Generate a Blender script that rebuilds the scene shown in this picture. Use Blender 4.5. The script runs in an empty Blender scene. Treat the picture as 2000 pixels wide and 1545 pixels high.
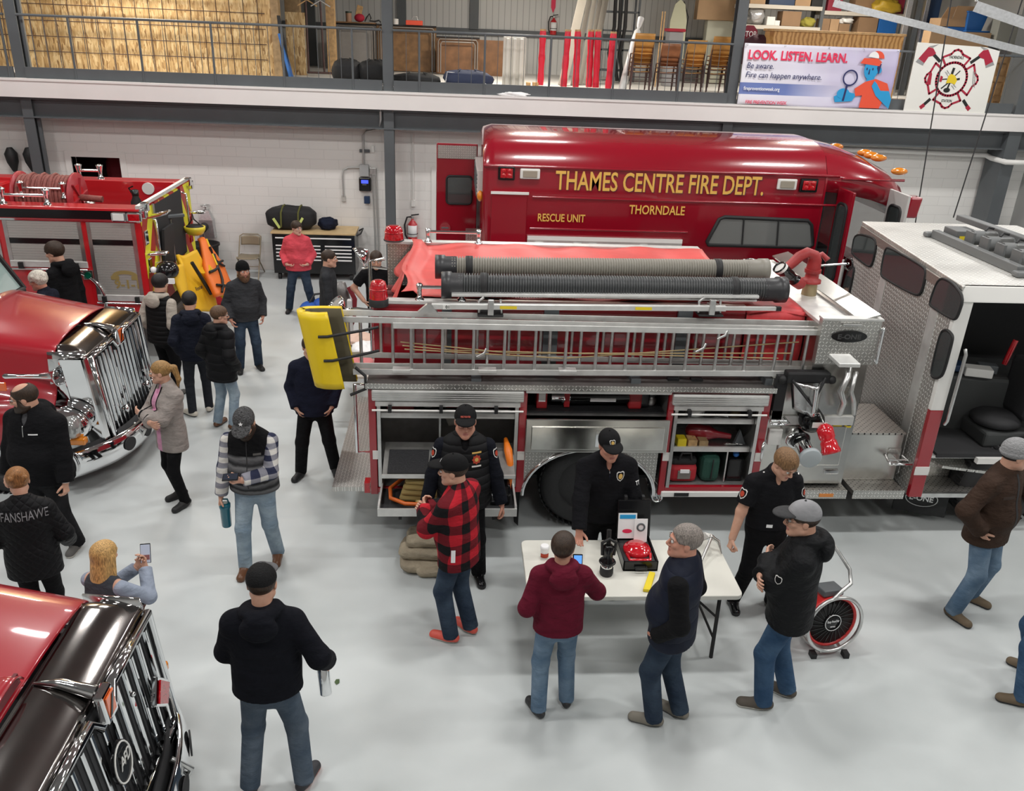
import bpy, bmesh, math, random
import numpy as np
from mathutils import Vector, Matrix
from mathutils.bvhtree import BVHTree
random.seed(7); np.random.seed(7)
PI = math.pi
scene = bpy.context.scene
COL = scene.collection

# ------------------------------------------------------------ camera
CAM_F, CAM_P, CAM_R, CAM_H, CAM_Y = 1660.0, .408357, .0422529, 5.086, .078285
def _cam_axes():
    cp, sp = math.cos(CAM_P), math.sin(CAM_P)
    fwd = Vector((math.sin(CAM_Y)*cp, math.cos(CAM_Y)*cp, -sp))
    rt = Vector((math.cos(CAM_Y), -math.sin(CAM_Y), 0)); up = rt.cross(fwd)
    r2 = rt*math.cos(CAM_R) + up*math.sin(CAM_R); u2 = up*math.cos(CAM_R) - rt*math.sin(CAM_R)
    return r2, u2, fwd
C_R, C_U, C_F = _cam_axes()
cam_d = bpy.data.cameras.new('camera'); cam = bpy.data.objects.new('camera', cam_d); COL.objects.link(cam)
cam_d.sensor_width = 36; cam_d.lens = CAM_F/2000*36; cam_d.clip_start = .05; cam_d.clip_end = 100
cam.matrix_world = Matrix(((C_R.x, C_U.x, -C_F.x, 0), (C_R.y, C_U.y, -C_F.y, 0), (C_R.z, C_U.z, -C_F.z, CAM_H), (0, 0, 0, 1)))
scene.camera = cam
def at(px, py, Y=None, Z=None, X=None):
    """world point on the plane Y=.., Z=.. or X=.. that a measured place of the photograph lies on"""
    d = C_R*((px-1000)/CAM_F) - C_U*((py-772.5)/CAM_F) + C_F
    t = Y/d.y if Y is not None else ((Z-CAM_H)/d.z if Z is not None else X/d.x)
    return Vector((0, 0, CAM_H)) + d*t

# ------------------------------------------------------------ look
vs = scene.view_settings
vs.view_transform = 'Standard'; vs.look = 'None'; vs.gamma = 1; vs.use_curve_mapping = False
vs.exposure = 0.0
scene.world = bpy.data.worlds.new('world'); scene.world.use_nodes = True
scene.world.node_tree.nodes['Background'].inputs[0].default_value = (.8, .85, .9, 1)
scene.world.node_tree.nodes['Background'].inputs[1].default_value = .0
LAMP_POWER = 98
LAMPS = [(x, y) for y in (2.2, 6.6, 11.0, 15.4) for x in (-8.2, -3.4, 1.4, 6.2, 10.4)]
for lx, ly in LAMPS:      # the high-bay lamps of the hall; their housings are built with the ceiling
    ld = bpy.data.lights.new('high_bay_light', 'AREA'); ld.shape = 'RECTANGLE'; ld.size = 1.15; ld.size_y = .34
    ld.energy = LAMP_POWER; ld.color = (1, .985, .96)
    lo = bpy.data.objects.new('high_bay_light', ld); lo.location = (lx, ly, 6.93); COL.objects.link(lo)
for lx, ly in ((-6.5, 19.2), (1.5, 20.2), (8.5, 20.2)):   # lamps above the storage deck
    ld = bpy.data.lights.new('storage_light', 'AREA'); ld.shape = 'RECTANGLE'; ld.size = 1.2; ld.size_y = .3
    ld.energy = 190; ld.color = (1, .93, .82)
    lo = bpy.data.objects.new('storage_light', ld); lo.location = (lx, ly, 6.9); COL.objects.link(lo)

# ------------------------------------------------------------ materials
MATS = {}
def mat(name, col=(.5, .5, .5), rough=.5, metal=0., coat=0., bump=0., bscale=60., var=0., vscale=5., emit=0., alpha=1., trans=0., spec=None):
    if name in MATS: return MATS[name]
    m = bpy.data.materials.new(name); m.use_nodes = True; nt = m.node_tree; b = nt.nodes['Principled BSDF']
    b.inputs['Base Color'].default_value = (*col, 1); b.inputs['Roughness'].default_value = rough
    b.inputs['Metallic'].default_value = metal; b.inputs['Coat Weight'].default_value = coat; b.inputs['Coat Roughness'].default_value = .05
    if spec is not None: b.inputs['Specular IOR Level'].default_value = spec
    if trans: b.inputs['Transmission Weight'].default_value = trans
    if alpha < 1: b.inputs['Alpha'].default_value = alpha
    if emit: b.inputs['Emission Color'].default_value = (*col, 1); b.inputs['Emission Strength'].default_value = emit
    tc = nt.nodes.new('ShaderNodeTexCoord')
    if var:
        n = nt.nodes.new('ShaderNodeTexNoise'); n.inputs['Scale'].default_value = vscale; n.inputs['Detail'].default_value = 5
        nt.links.new(tc.outputs['Object'], n.inputs['Vector'])
        r = nt.nodes.new('ShaderNodeValToRGB'); r.color_ramp.elements[0].position = .3; r.color_ramp.elements[1].position = .7
        r.color_ramp.elements[0].color = (*[c*(1-var) for c in col], 1); r.color_ramp.elements[1].color = (*[min(1, c*(1+var)) for c in col], 1)
        nt.links.new(n.outputs['Fac'], r.inputs['Fac']); nt.links.new(r.outputs['Color'], b.inputs['Base Color'])
    if bump:
        n = nt.nodes.new('ShaderNodeTexNoise'); n.inputs['Scale'].default_value = bscale; n.inputs['Detail'].default_value = 4
        nt.links.new(tc.outputs['Object'], n.inputs['Vector'])
        bp = nt.nodes.new('ShaderNodeBump'); bp.inputs['Strength'].default_value = bump; bp.inputs['Distance'].default_value = .01
        nt.links.new(n.outputs['Fac'], bp.inputs['Height']); nt.links.new(bp.outputs['Normal'], b.inputs['Normal'])
    MATS[name] = m; return m
class NB:
    """small node writer"""
    def __init__(s, m): s.nt = m.node_tree; s.b = s.nt.nodes['Principled BSDF']
    def n(s, t, **kw):
        o = s.nt.nodes.new(t)
        for k, v in kw.items():
            if k.startswith('i_'):
                key = k[2:]; key = int(key) if key.isdigit() else key.replace('_', ' ')
                if isinstance(v, bpy.types.NodeSocket): s.nt.links.new(v, o.inputs[key])
                else: o.inputs[key].default_value = v
            else: setattr(o, k, v)
        return o
    def m(s, op, a, b=0., c=None):
        o = s.nt.nodes.new('ShaderNodeMath'); o.operation = op
        for i, v in enumerate((a, b, c)):
            if v is None: continue
            if isinstance(v, bpy.types.NodeSocket): s.nt.links.new(v, o.inputs[i])
            else: o.inputs[i].default_value = v
        return o.outputs[0]
    def obj(s): return s.n('ShaderNodeTexCoord').outputs['Object']
    def sep(s, v): return s.n('ShaderNodeSeparateXYZ', i_0=v).outputs
    def ramp(s, f, stops, const=False):
        r = s.n('ShaderNodeValToRGB', i_0=f); cr = r.color_ramp
        if const: cr.interpolation = 'CONSTANT'
        while len(cr.elements) < len(stops): cr.elements.new(.5)
        for e, (p, c) in zip(cr.elements, stops): e.position = p; e.color = (*c, 1)
        return r.outputs['Color']
    def noise(s, v, sc, det=4.): return s.n('ShaderNodeTexNoise', i_Vector=v, i_Scale=sc, i_Detail=det).outputs['Fac']
    def mix(s, f, a, b, mode='MIX'):
        o = s.n('ShaderNodeMix', data_type='RGBA', blend_type=mode)
        for sk, v in ((o.inputs[0], f), (o.inputs[6], a), (o.inputs[7], b)):
            if isinstance(v, bpy.types.NodeSocket): s.nt.links.new(v, sk)
            elif isinstance(v, tuple): sk.default_value = (*v, 1)
            else: sk.default_value = v
        return o.outputs[2]
    def base(s, c): s.nt.links.new(c, s.b.inputs['Base Color'])
    def bump(s, h, st=.3, d=.01):
        o = s.n('ShaderNodeBump', i_Height=h, i_Strength=st, i_Distance=d); s.nt.links.new(o.outputs[0], s.b.inputs['Normal'])

RED = mat('red_paint', (.33, .004, .014), .28, coat=1.)
REDB = mat('bright_red_paint', (.56, .012, .018), .3, coat=1.)
CHROME = mat('chrome', (.86, .87, .88), .06, 1.)
ALU = mat('brushed_aluminium', (.66, .66, .65), .34, 1., var=.12, vscale=9)
ALUW = mat('pale_aluminium', (.74, .74, .72), .45, .6, var=.1, vscale=8)
STEEL = mat('stainless_steel', (.6, .59, .56), .26, 1., var=.14, vscale=3.5)
BLACK = mat('black_rubber', (.012, .012, .013), .6, bump=.1)
BLACKG = mat('black_gloss', (.008, .008, .009), .15)
DARK = mat('dark_interior', (.02, .02, .022), .7)
GREYP = mat('steel_grey_paint', (.095, .105, .112), .45, var=.08, vscale=2)
WHITEP = mat('white_paint', (.78, .77, .74), .4)
GLASS = mat('dark_glass', (.02, .025, .025), .03, coat=.5)
CLEAR = mat('clear_glass', (.9, .95, .93), .02, alpha=.16)
REDL = mat('red_lens', (.45, .004, .01), .08, coat=1., var=.3, vscale=40)
AMBER = mat('amber_lens', (.7, .22, .01), .15, coat=1.)
YEL = mat('yellow_vinyl', (.82, .58, .01), .42, bump=.25, bscale=9)
WOOD = mat('pale_wood', (.55, .34, .15), .5, var=.25, vscale=14)
def plate(name, ax, cell=.036, col=(.6, .59, .56), hi=(.92, .91, .88), rough=.32, holes=False):
    m = mat(name, col, rough, .9); nb = NB(m); o = nb.sep(nb.obj()); u = nb.m('DIVIDE', o[ax[0]], cell); v = nb.m('DIVIDE', o[ax[1]], cell)
    fu = nb.m('SUBTRACT', nb.m('FRACT', u), .5); fv = nb.m('SUBTRACT', nb.m('FRACT', v), .5)
    par = nb.m('MODULO', nb.m('ABSOLUTE', nb.m('ADD', nb.m('FLOOR', u), nb.m('FLOOR', v))), 2.)
    sg = nb.m('SUBTRACT', nb.m('MULTIPLY', par, 2.), 1.)
    a = nb.m('ADD', fu, nb.m('MULTIPLY', fv, sg)); b = nb.m('SUBTRACT', fu, nb.m('MULTIPLY', fv, sg))
    if holes: d = nb.m('ADD', nb.m('POWER', nb.m('DIVIDE', fu, .3), 2.), nb.m('POWER', nb.m('DIVIDE', fv, .22), 2.)); d = nb.m('ADD', d, par)
    else: d = nb.m('ADD', nb.m('POWER', nb.m('DIVIDE', a, .62), 2.), nb.m('POWER', nb.m('DIVIDE', b, .2), 2.))
    k = nb.m('SUBTRACT', 1., d); k = nb.m('MINIMUM', nb.m('MAXIMUM', nb.m('MULTIPLY', k, 2.5), 0.), 1.)
    nz = nb.noise(nb.obj(), 2.2); base = nb.ramp(nz, [(.35, tuple(c*.82 for c in col)), (.65, col)])
    nb.base(nb.mix(k, base, hi if not holes else (.05, .05, .05))); nb.bump(k, .6 if not holes else -.8, .006)
    return m
PL_XZ = plate('diamond_plate_side', (0, 2)); PL_YZ = plate('diamond_plate_end', (1, 2)); PL_XY = plate('diamond_plate_top', (0, 1))
PL_DK = plate('worn_diamond_plate', (0, 2), .04, (.2, .19, .18), (.55, .54, .5))
TREAD = plate('punched_tread', (0, 1), .035, (.6, .58, .54), (.05, .05, .05), holes=True)

# ------------------------------------------------------------ mesh writer
def wm(o):
    M = o.matrix_basis.copy()
    while o.parent: o = o.parent; M = o.matrix_basis @ M
    return M
def tag(o, label=None, cat=None, group=None, kind=None):
    for k, v in (('label', label), ('category', cat), ('group', group), ('kind', kind)):
        if v: o[k] = v
    return o
def empty(name, loc=(0, 0, 0), rz=0., label=None, cat=None, group=None):
    o = bpy.data.objects.new(name, None); o.empty_display_size = .1; o.location = loc; o.rotation_euler = (0, 0, rz)
    o.matrix_basis = Matrix.Translation(loc) @ Matrix.Rotation(rz, 4, 'Z')
    COL.objects.link(o); return tag(o, label, cat, group)
def V(*a): return Vector(a[0]) if len(a) == 1 else Vector(a)
def frame(d):
    d = V(d).normalized(); h = V(0, 0, 1) if abs(d.z) < .9 else V(1, 0, 0)
    a = d.cross(h).normalized(); return a, a.cross(d).normalized()
class MB:
    def __init__(s): s.v = []; s.f = []; s.mi = []; s.cur = 0; s.sm = []
    def add(s, vs_, fs, smooth=False):
        o = len(s.v); s.v += [tuple(p) for p in vs_]; s.f += [tuple(i+o for i in f) for f in fs]
        s.mi += [s.cur]*len(fs); s.sm += [smooth]*len(fs); return s
    def m(s, i): s.cur = i; return s
    def box(s, x0, x1, y0, y1, z0, z1):
        return s.add([(x, y, z) for x in (x0, x1) for y in (y0, y1) for z in (z0, z1)],
                     [(0, 1, 3, 2), (4, 6, 7, 5), (0, 4, 5, 1), (2, 3, 7, 6), (0, 2, 6, 4), (1, 5, 7, 3)])
    def obox(s, c, ax, ay, az):       # oriented box: centre and three half-vectors
        c = V(c); ax = V(ax); ay = V(ay); az = V(az)
        return s.add([c+ax*i+ay*j+az*k for i in (-1, 1) for j in (-1, 1) for k in (-1, 1)],
                     [(0, 1, 3, 2), (4, 6, 7, 5), (0, 4, 5, 1), (2, 3, 7, 6), (0, 2, 6, 4), (1, 5, 7, 3)])
    def bar(s, p, q, w, h=None, up=(0, 0, 1)):
        p = V(p); q = V(q); h = h or w; d = (q-p); dn = d.normalized(); u = V(up)
        if abs(dn.dot(u)) > .95: u = V(1, 0, 0)
        a = dn.cross(u).normalized(); u = a.cross(dn)
        return s.obox((p+q)/2, d/2, a*(w/2), u*(h/2))
    def ring(s, pts, closed=True): pass
    def loft(s, rings, cap=True, closed=True, smooth=True):
        n = len(rings[0]); vs_ = [p for r in rings for p in r]; fs = []
        for i in range(len(rings)-1):
            for j in range(n if closed else n-1):
                k = (j+1) % n; fs.append((i*n+j, i*n+k, (i+1)*n+k, (i+1)*n+j))
        s.add(vs_, fs, smooth)
        if cap and closed:
            s.add(rings[0], [tuple(range(n-1, -1, -1))]); s.add(rings[-1], [tuple(range(n))])
        return s
    def tube(s, pts, r, n=10, cap=True, rs=None):
        pts = [V(p) for p in pts]; rings = []; a = None
        for i, p in enumerate(pts):
            d = (pts[min(i+1, len(pts)-1)] - pts[max(i-1, 0)]).normalized()
            if a is None: a, b = frame(d)
            else:
                a = (a - d*a.dot(d)); a = a.normalized() if a.length > 1e-6 else frame(d)[0]; b = a.cross(d)
            rr = rs[i] if rs else r
            rings.append([p + a*(rr*math.cos(t*2*PI/n)) + b*(rr*math.sin(t*2*PI/n)) for t in range(n)])
        return s.loft(rings, cap)
    def cyl(s, p, q, r, n=16, r2=None): return s.tube([p, q], r, n, True, [r, r if r2 is None else r2])
    def lathe(s, p, d, prof, n=24):       # prof: (distance along d, radius)
        p = V(p); d = V(d).normalized(); a, b = frame(d)
        return s.loft([[p+d*h + a*(r*math.cos(t*2*PI/n)) + b*(r*math.sin(t*2*PI/n)) for t in range(n)] for h, r in prof])
    def sph(s, c, r, n=16, m=10):
        c = V(c); r = r if isinstance(r, (tuple, list)) else (r, r, r)
        return s.loft([[V(c.x+r[0]*math.sin(PI*i/m)*math.cos(2*PI*j/n), c.y+r[1]*math.sin(PI*i/m)*math.sin(2*PI*j/n), c.z-r[2]*math.cos(PI*i/m)) for j in range(n)]
                       for i in [.03]+list(range(1, m))+[m-.03]])
    def torus(s, c, d, R, r, n=28, m=10, a0=0., a1=2*PI):
        c = V(c); a, b = frame(d); full = abs(a1-a0-2*PI) < 1e-4; k = n if full else n+1
        pts = [c + a*(R*math.cos(a0+(a1-a0)*i/n)) + b*(R*math.sin(a0+(a1-a0)*i/n)) for i in range(k)]
        if full: pts = pts + [pts[0]]
        dn = V(d).normalized(); rings = []
        for p in pts:
            e = (p-c).normalized(); rings.append([p + e*(r*math.cos(2*PI*j/m)) + dn*(r*math.sin(2*PI*j/m)) for j in range(m)])
        return s.loft(rings, not full)
    def prism(s, poly, ax, lo, hi):       # polygon of 2-D points extruded along axis ax
        def P(q, h): return {'x': (h, q[0], q[1]), 'y': (q[0], h, q[1]), 'z': (q[0], q[1], h)}[ax]
        n = len(poly); vs_ = [P(q, lo) for q in poly] + [P(q, hi) for q in poly]
        fs = [tuple(range(n-1, -1, -1)), tuple(range(n, 2*n))] + [(i, (i+1) % n, n+(i+1) % n, n+i) for i in range(n)]
        return s.add(vs_, fs)
    def slab(s, pts, off):                # flat polygon in space thickened by vector off
        pts = [V(p) for p in pts]; off = V(off); n = len(pts)
        return s.add(pts + [p+off for p in pts], [tuple(range(n-1, -1, -1)), tuple(range(n, 2*n))] + [(i, (i+1) % n, n+(i+1) % n, n+i) for i in range(n)])
    def grid(s, fn, nu, nv, thick=None, smooth=True):
        vs_ = [V(fn(i/nu, j/nv)) for i in range(nu+1) for j in range(nv+1)]
        fs = [(i*(nv+1)+j, (i+1)*(nv+1)+j, (i+1)*(nv+1)+j+1, i*(nv+1)+j+1) for i in range(nu) for j in range(nv)]
        return s.add(vs_, fs, smooth)
    def build(s, name, mats, parent=None, bevel=0., solid=0., local=False, sub=0, label=None, cat=None, group=None, kind=None, weld=False):
        me = bpy.data.meshes.new(name); vv = s.v
        if parent is not None and not local:
            I = wm(parent).inverted(); vv = [tuple(I @ Vector(p)) for p in vv]
        me.from_pydata(vv, [], s.f)
        mats = mats if isinstance(mats, (list, tuple)) else [mats]
        for m in mats: me.materials.append(m)
        me.polygons.foreach_set('material_index', s.mi); me.polygons.foreach_set('use_smooth', s.sm)
        bm = bmesh.new(); bm.from_mesh(me)
        if weld: bmesh.ops.remove_doubles(bm, verts=bm.verts, dist=1e-5)
        bmesh.ops.recalc_face_normals(bm, faces=bm.faces); bm.to_mesh(me); bm.free()
        o = bpy.data.objects.new(name, me); COL.objects.link(o)
        if parent is not None: o.parent = parent
        if solid: md = o.modifiers.new('s', 'SOLIDIFY'); md.thickness = solid; md.offset = 0
        if bevel:
            md = o.modifiers.new('b', 'BEVEL'); md.width = bevel; md.segments = 2; md.limit_method = 'ANGLE'; md.angle_limit = .7
        if sub: md = o.modifiers.new('d', 'SUBSURF'); md.levels = sub; md.render_levels = sub
        return tag(o, label, cat, group, kind)
def rrect(w, h, r, n=4):
    out = []
    for cx, cy, a in ((w/2-r, h/2-r, 0), (-w/2+r, h/2-r, PI/2), (-w/2+r, -h/2+r, PI), (w/2-r, -h/2+r, 1.5*PI)):
        out += [(cx+r*math.cos(a+i*PI/2/n), cy+r*math.sin(a+i*PI/2/n)) for i in range(n+1)]
    return out
def text(s, loc, right, up, h, mt, parent, name='lettering', ext=.002, bold=0., shear=0., width=None, align='LEFT', spacing=1.):
    cu = bpy.data.curves.new(name, 'FONT'); cu.body = s; cu.extrude = .01; cu.offset = bold; cu.shear = shear; cu.resolution_u = 3; cu.space_character = spacing
    t = bpy.data.objects.new('t', cu); COL.objects.link(t)
    dg = bpy.context.evaluated_depsgraph_get(); me = bpy.data.meshes.new_from_object(t.evaluated_get(dg)); bpy.data.objects.remove(t)
    n = len(me.vertices); co = np.empty(n*3); me.vertices.foreach_get('co', co); co = co.reshape(-1, 3)
    w = co[:, 0].max()-co[:, 0].min(); co[:, 0] -= co[:, 0].min(); sc = h/.72; sx = sc
    if width: sx = width/w
    if align == 'CENTER': co[:, 0] -= w/2
    R = V(right).normalized(); U = V(up).normalized(); N = R.cross(U); L = V(loc)
    W = np.array([L + R*(c[0]*sx) + U*(c[1]*sc) + N*(ext*c[2]/.01) for c in co])
    if parent is not None:
        I = np.array(wm(parent).inverted()); W = W @ I[:3, :3].T + I[:3, 3]
    me.vertices.foreach_set('co', W.ravel()); me.materials.clear(); me.materials.append(mt); me.update()
    o = bpy.data.objects.new(name, me); COL.objects.link(o); o.parent = parent; me.name = name
    return o
def copy_tree(o, parent=None):
    c = o.copy(); COL.objects.link(c)
    if parent is not None: c.parent = parent
    for ch in [x for x in list(bpy.data.objects) if x.parent is o]: copy_tree(ch, c)
    return c
def place(o, loc, rz=0.):
    o.location = loc; o.rotation_euler = (0, 0, rz); o.matrix_basis = Matrix.Translation(loc) @ Matrix.Rotation(rz, 4, 'Z'); return o
# ------------------------------------------------------------ the hall
def pb(px0, py0, px1, py1, Y, d=.3):
    my = (py0+py1)/2; mx = (px0+px1)/2
    return (at(px0, my, Y=Y).x, at(px1, my, Y=Y).x, Y, Y+d, at(mx, py1, Y=Y).z, at(mx, py0, Y=Y).z)
def struct(o): o['kind'] = 'structure'; return o
YW, YC, ZD, YB = 18.5, 17.9, 3.92, 25.2       # block wall, column faces, storage deck level, far siding wall
m = mat('floor_epoxy', (.56, .585, .585), .42, spec=.35); nb = NB(m); o_ = nb.obj()
nz = nb.noise(o_, .7, 6); nz2 = nb.noise(o_, 5., 6)
nb.base(nb.mix(nb.m('MULTIPLY', nz2, .35), nb.ramp(nz, [(.3, (.47, .505, .505)), (.7, (.57, .60, .60))]), (.62, .645, .64)))
nb.nt.links.new(nb.m('ADD', .36, nb.m('MULTIPLY', nz2, .25)), nb.b.inputs['Roughness']); nb.bump(nb.noise(o_, 90.), .05, .002)
struct(MB().box(-14, 12.7, -3.2, 18.6, -.2, 0).build('floor', m))
m = mat('painted_block_wall', (.78, .76, .73), .55); nb = NB(m); s = nb.sep(nb.obj())
uv = nb.n('ShaderNodeCombineXYZ', i_0=s[0], i_1=s[2]).outputs[0]
br = nb.n('ShaderNodeTexBrick', i_Vector=uv, i_Scale=1., i_Mortar_Size=.006, i_Brick_Width=.6, i_Row_Height=.2)
br.inputs['Color1'].default_value = (.80, .785, .755, 1); br.inputs['Color2'].default_value = (.785, .77, .74, 1); br.inputs['Mortar'].default_value = (.70, .685, .66, 1)
nb.base(br.outputs['Color']); nb.bump(nb.m('ADD', nb.m('MULTIPLY', br.outputs['Fac'], -1.), nb.m('MULTIPLY', nb.noise(nb.obj(), 60.), .3)), .35, .01)
BLOCK = m
dx0, dx1, dz = at(852, 340, Y=YW).x, at(935, 340, Y=YW).x, 2.22       # doorway behind the rescue bus
hx0, hx1, hz0, hz1 = at(143, 330, Y=YW).x, at(237, 330, Y=YW).x, 1.35, at(190, 307, Y=YW).z
mb = MB()
for x0, x1, z0, z1 in ((-14, hx0, 0, 3.5), (hx0, hx1, 0, hz0), (hx0, hx1, hz1, 3.5), (hx1, dx0, 0, 3.5), (dx0, dx1, dz, 3.5), (dx1, 12.7, 0, 3.5)):
    mb.box(x0, x1, YW, YW+.2, z0, z1)
struct(mb.build('wall_back', BLOCK))
struct(MB().box(12.6, 12.8, -3.2, 26, 0, 7.6).build('wall_right', mat('pale_wall', (.42, .42, .41), .6)))
struct(MB().box(-14.2, -14, -3.2, 26, 0, 7.6).build('wall_left', MATS['pale_wall']))
struct(MB().box(-14, 12.6, -3.4, -3.2, 0, 7.6).build('wall_front', MATS['pale_wall']))
struct(MB().box(-14, 12.6, -3.3, 26, 7.4, 7.6).build('ceiling', mat('ceiling_steel', (.25, .25, .25), .6)))
fr = MB()   # white frames of the doorway and of the hatch
fr.box(dx0-.1, dx0, YW-.04, YW+.22, 0, dz+.1).box(dx1, dx1+.1, YW-.04, YW+.22, 0, dz+.1).box(dx0, dx1, YW-.04, YW+.22, dz, dz+.1)
struct(fr.build('trim_1', WHITEP))
fr = MB(); fr.box(hx0-.12, hx0, YW-.03, YW+.22, hz0, hz1+.12).box(hx1, hx1+.12, YW-.03, YW+.22, hz0, hz1+.12).box(hx0, hx1, YW-.03, YW+.22, hz1, hz1+.12)
struct(fr.build('trim_2', WHITEP))
for bx in ((dx0-.6, dx1+1, YW+2.2, YW+2.3, 0, 3.4), (dx0-.7, dx0-.6, YW+.2, YW+2.3, 0, 3.4)): struct(MB().box(*bx).build('wall_washroom', MATS['pale_wall']))
struct(MB().box(dx0-.6, dx1+1, YW+.1, YW+2.3, -.1, 0).build('floor_washroom', MATS['pale_wall']))
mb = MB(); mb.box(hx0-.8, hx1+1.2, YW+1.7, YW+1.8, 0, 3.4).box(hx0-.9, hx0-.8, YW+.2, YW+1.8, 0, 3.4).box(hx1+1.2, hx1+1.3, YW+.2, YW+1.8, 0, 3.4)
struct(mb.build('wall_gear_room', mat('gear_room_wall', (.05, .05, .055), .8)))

# mezzanine: deck slab, white fascia, grey girder, columns
struct(MB().box(-14, 12.6, YC+.02, YB, ZD-.14, ZD).build('floor_storage_deck', mat('deck_board', (.66, .64, .6), .6, var=.08, vscale=2)))
mb = MB(); mb.box(-14, 12.6, YC-.16, YC-.02, 3.5, 3.80).box(-14, 12.6, YC-.18, YC-.0, 3.80, 3.84).box(-14, 12.6, YC-.02, YC+.2, 3.5, 3.78)
struct(mb.build('trim_3', mat('white_fascia', (.80, .77, .75), .45, var=.03, vscale=1.2)))
mb = MB(); mb.box(-14, 12.6, YC+.09, YC+.13, 3.13, 3.78).box(-14, 12.6, YC-.02, YC+.24, 3.11, 3.135).box(-14, 12.6, YC-.02, YC+.24, 3.45, 3.5)
struct(mb.build('trim_4', GREYP))
for i, cx in enumerate((-8.27, -1.30, 5.61)):
    mb = MB(); mb.box(cx-.1, cx+.1, YC, YC+.02, 0, 7.4).box(cx-.1, cx+.1, YC+.2, YC+.22, 0, 7.4).box(cx-.012, cx+.012, YC+.02, YC+.2, 0, 7.4)
    if i == 0: mb.box(cx+.1, cx+.16, YC+.1, YC+.16, 0, 7.4)
    struct(mb.build('column_%d' % (i+1), GREYP))
cx = 11.72; mb = MB(); mb.box(cx-.14, cx+.14, YC-.1, YC-.08, 0, 7.4).box(cx-.14, cx-.12, YC-.08, YC+.5, 0, 7.4).box(cx-.012, cx+.14, YC-.08, YC+.4, 0, 7.4)
struct(mb.build('column_4', GREYP))
# upper back wall of ribbed siding over a painted lower band, with a girt
m = mat('ribbed_siding', (.58, .58, .56), .5, .1); nb = NB(m); s = nb.sep(nb.obj())
rib = nb.m('LESS_THAN', nb.m('FRACT', nb.m('MULTIPLY', s[0], 6.)), .12)
nb.base(nb.mix(rib, (.60, .60, .58), (.40, .40, .39))); nb.bump(rib, .4, .01)
struct(MB().box(-14, 12.6, YB, YB+.1, ZD, 7.4).build('wall_upper', m))
mb = MB(); mb.box(-4.6, 12.6, YB-.06, YB, 4.85, 5.02)
for px in (608, 785, 926): x = at(px, 40, Y=YB).x; mb.box(x-.12, x+.12, YB-.12, YB, ZD if px != 926 else 5.0, 7.4)
struct(mb.build('trim_5', GREYP))
# strand-board partition in the left half of the storage deck
m = mat('strand_board', (.62, .42, .2), .6); nb = NB(m); s = nb.sep(nb.obj()); oc = nb.obj()
def strands(rot, sc):
    mp = nb.n('ShaderNodeMapping', i_Vector=oc); mp.inputs['Rotation'].default_value = (0, rot, 0); mp.inputs['Scale'].default_value = sc
    return nb.n('ShaderNodeTexVoronoi', i_Vector=mp.outputs[0], i_Scale=1.).outputs
a = strands(.55, (30, 1, 6)); b = strands(-.5, (32, 1, 7)); c = strands(.05, (26, 1, 6))
fa = nb.n('ShaderNodeSeparateColor', i_0=a['Color']).outputs[0]; fb = nb.n('ShaderNodeSeparateColor', i_0=b['Color']).outputs[1]; fc = nb.n('ShaderNodeSeparateColor', i_0=c['Color']).outputs[2]
gd = nb.n('ShaderNodeSeparateColor', i_0=c['Color']).outputs[0]; sel = nb.m('GREATER_THAN', gd, .5); f = nb.m('ADD', nb.m('MULTIPLY', fa, sel), nb.m('MULTIPLY', nb.m('ADD', nb.m('MULTIPLY', fb, .7), nb.m('MULTIPLY', fc, .3)), nb.m('SUBTRACT', 1., sel)))
nb.base(nb.ramp(f, [(.04, (.26, .14, .05)), (.2, (.46, .28, .11)), (.55, (.60, .40, .18)), (.9, (.74, .56, .30))]))
OSB = m; YO = 19.7; xo = at(536, 100, Y=YO).x
struct(MB().box(-14, xo, YO, YO+.05, ZD, 7.4).build('wall_strand_board', OSB))
mb = MB().m(0).box(xo-.02, xo+.14, YO-.04, YO+.2, ZD, 7.4); mb.box(-14, xo, YO+.05, YO+.1, ZD, ZD+.1)
struct(mb.build('trim_6', mat('stud_wood', (.36, .24, .12), .6, var=.25, vscale=11)))

# lamp housings on the ceiling
HOUS = mat('lamp_housing', (.7, .7, .7), .4); LENS = mat('lamp_diffuser', (1, .98, .95), .5, emit=4.)
proto = None
for i, (lx, ly) in enumerate(LAMPS):
    if proto is None:
        r = empty('ceiling_lamp', (lx, ly, 7.0), 0, 'white linear high bay lamp hung below the hall ceiling', 'lamp', 'high bay lamps of the hall')
        MB().box(lx-.62, lx+.62, ly-.2, ly+.2, 6.96, 7.06).build('housing', HOUS, r)
        MB().box(lx-.56, lx+.56, ly-.16, ly+.16, 6.945, 6.96).build('diffuser', LENS, r)
        mb = MB(); [mb.cyl((lx+k, ly, 7.06), (lx+k, ly, 7.4), .008, 6) for k in (-.5, .5)]; mb.build('hanger', ALU, r); proto = r
    else: place(copy_tree(proto), (lx, ly, 7.0))

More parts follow.
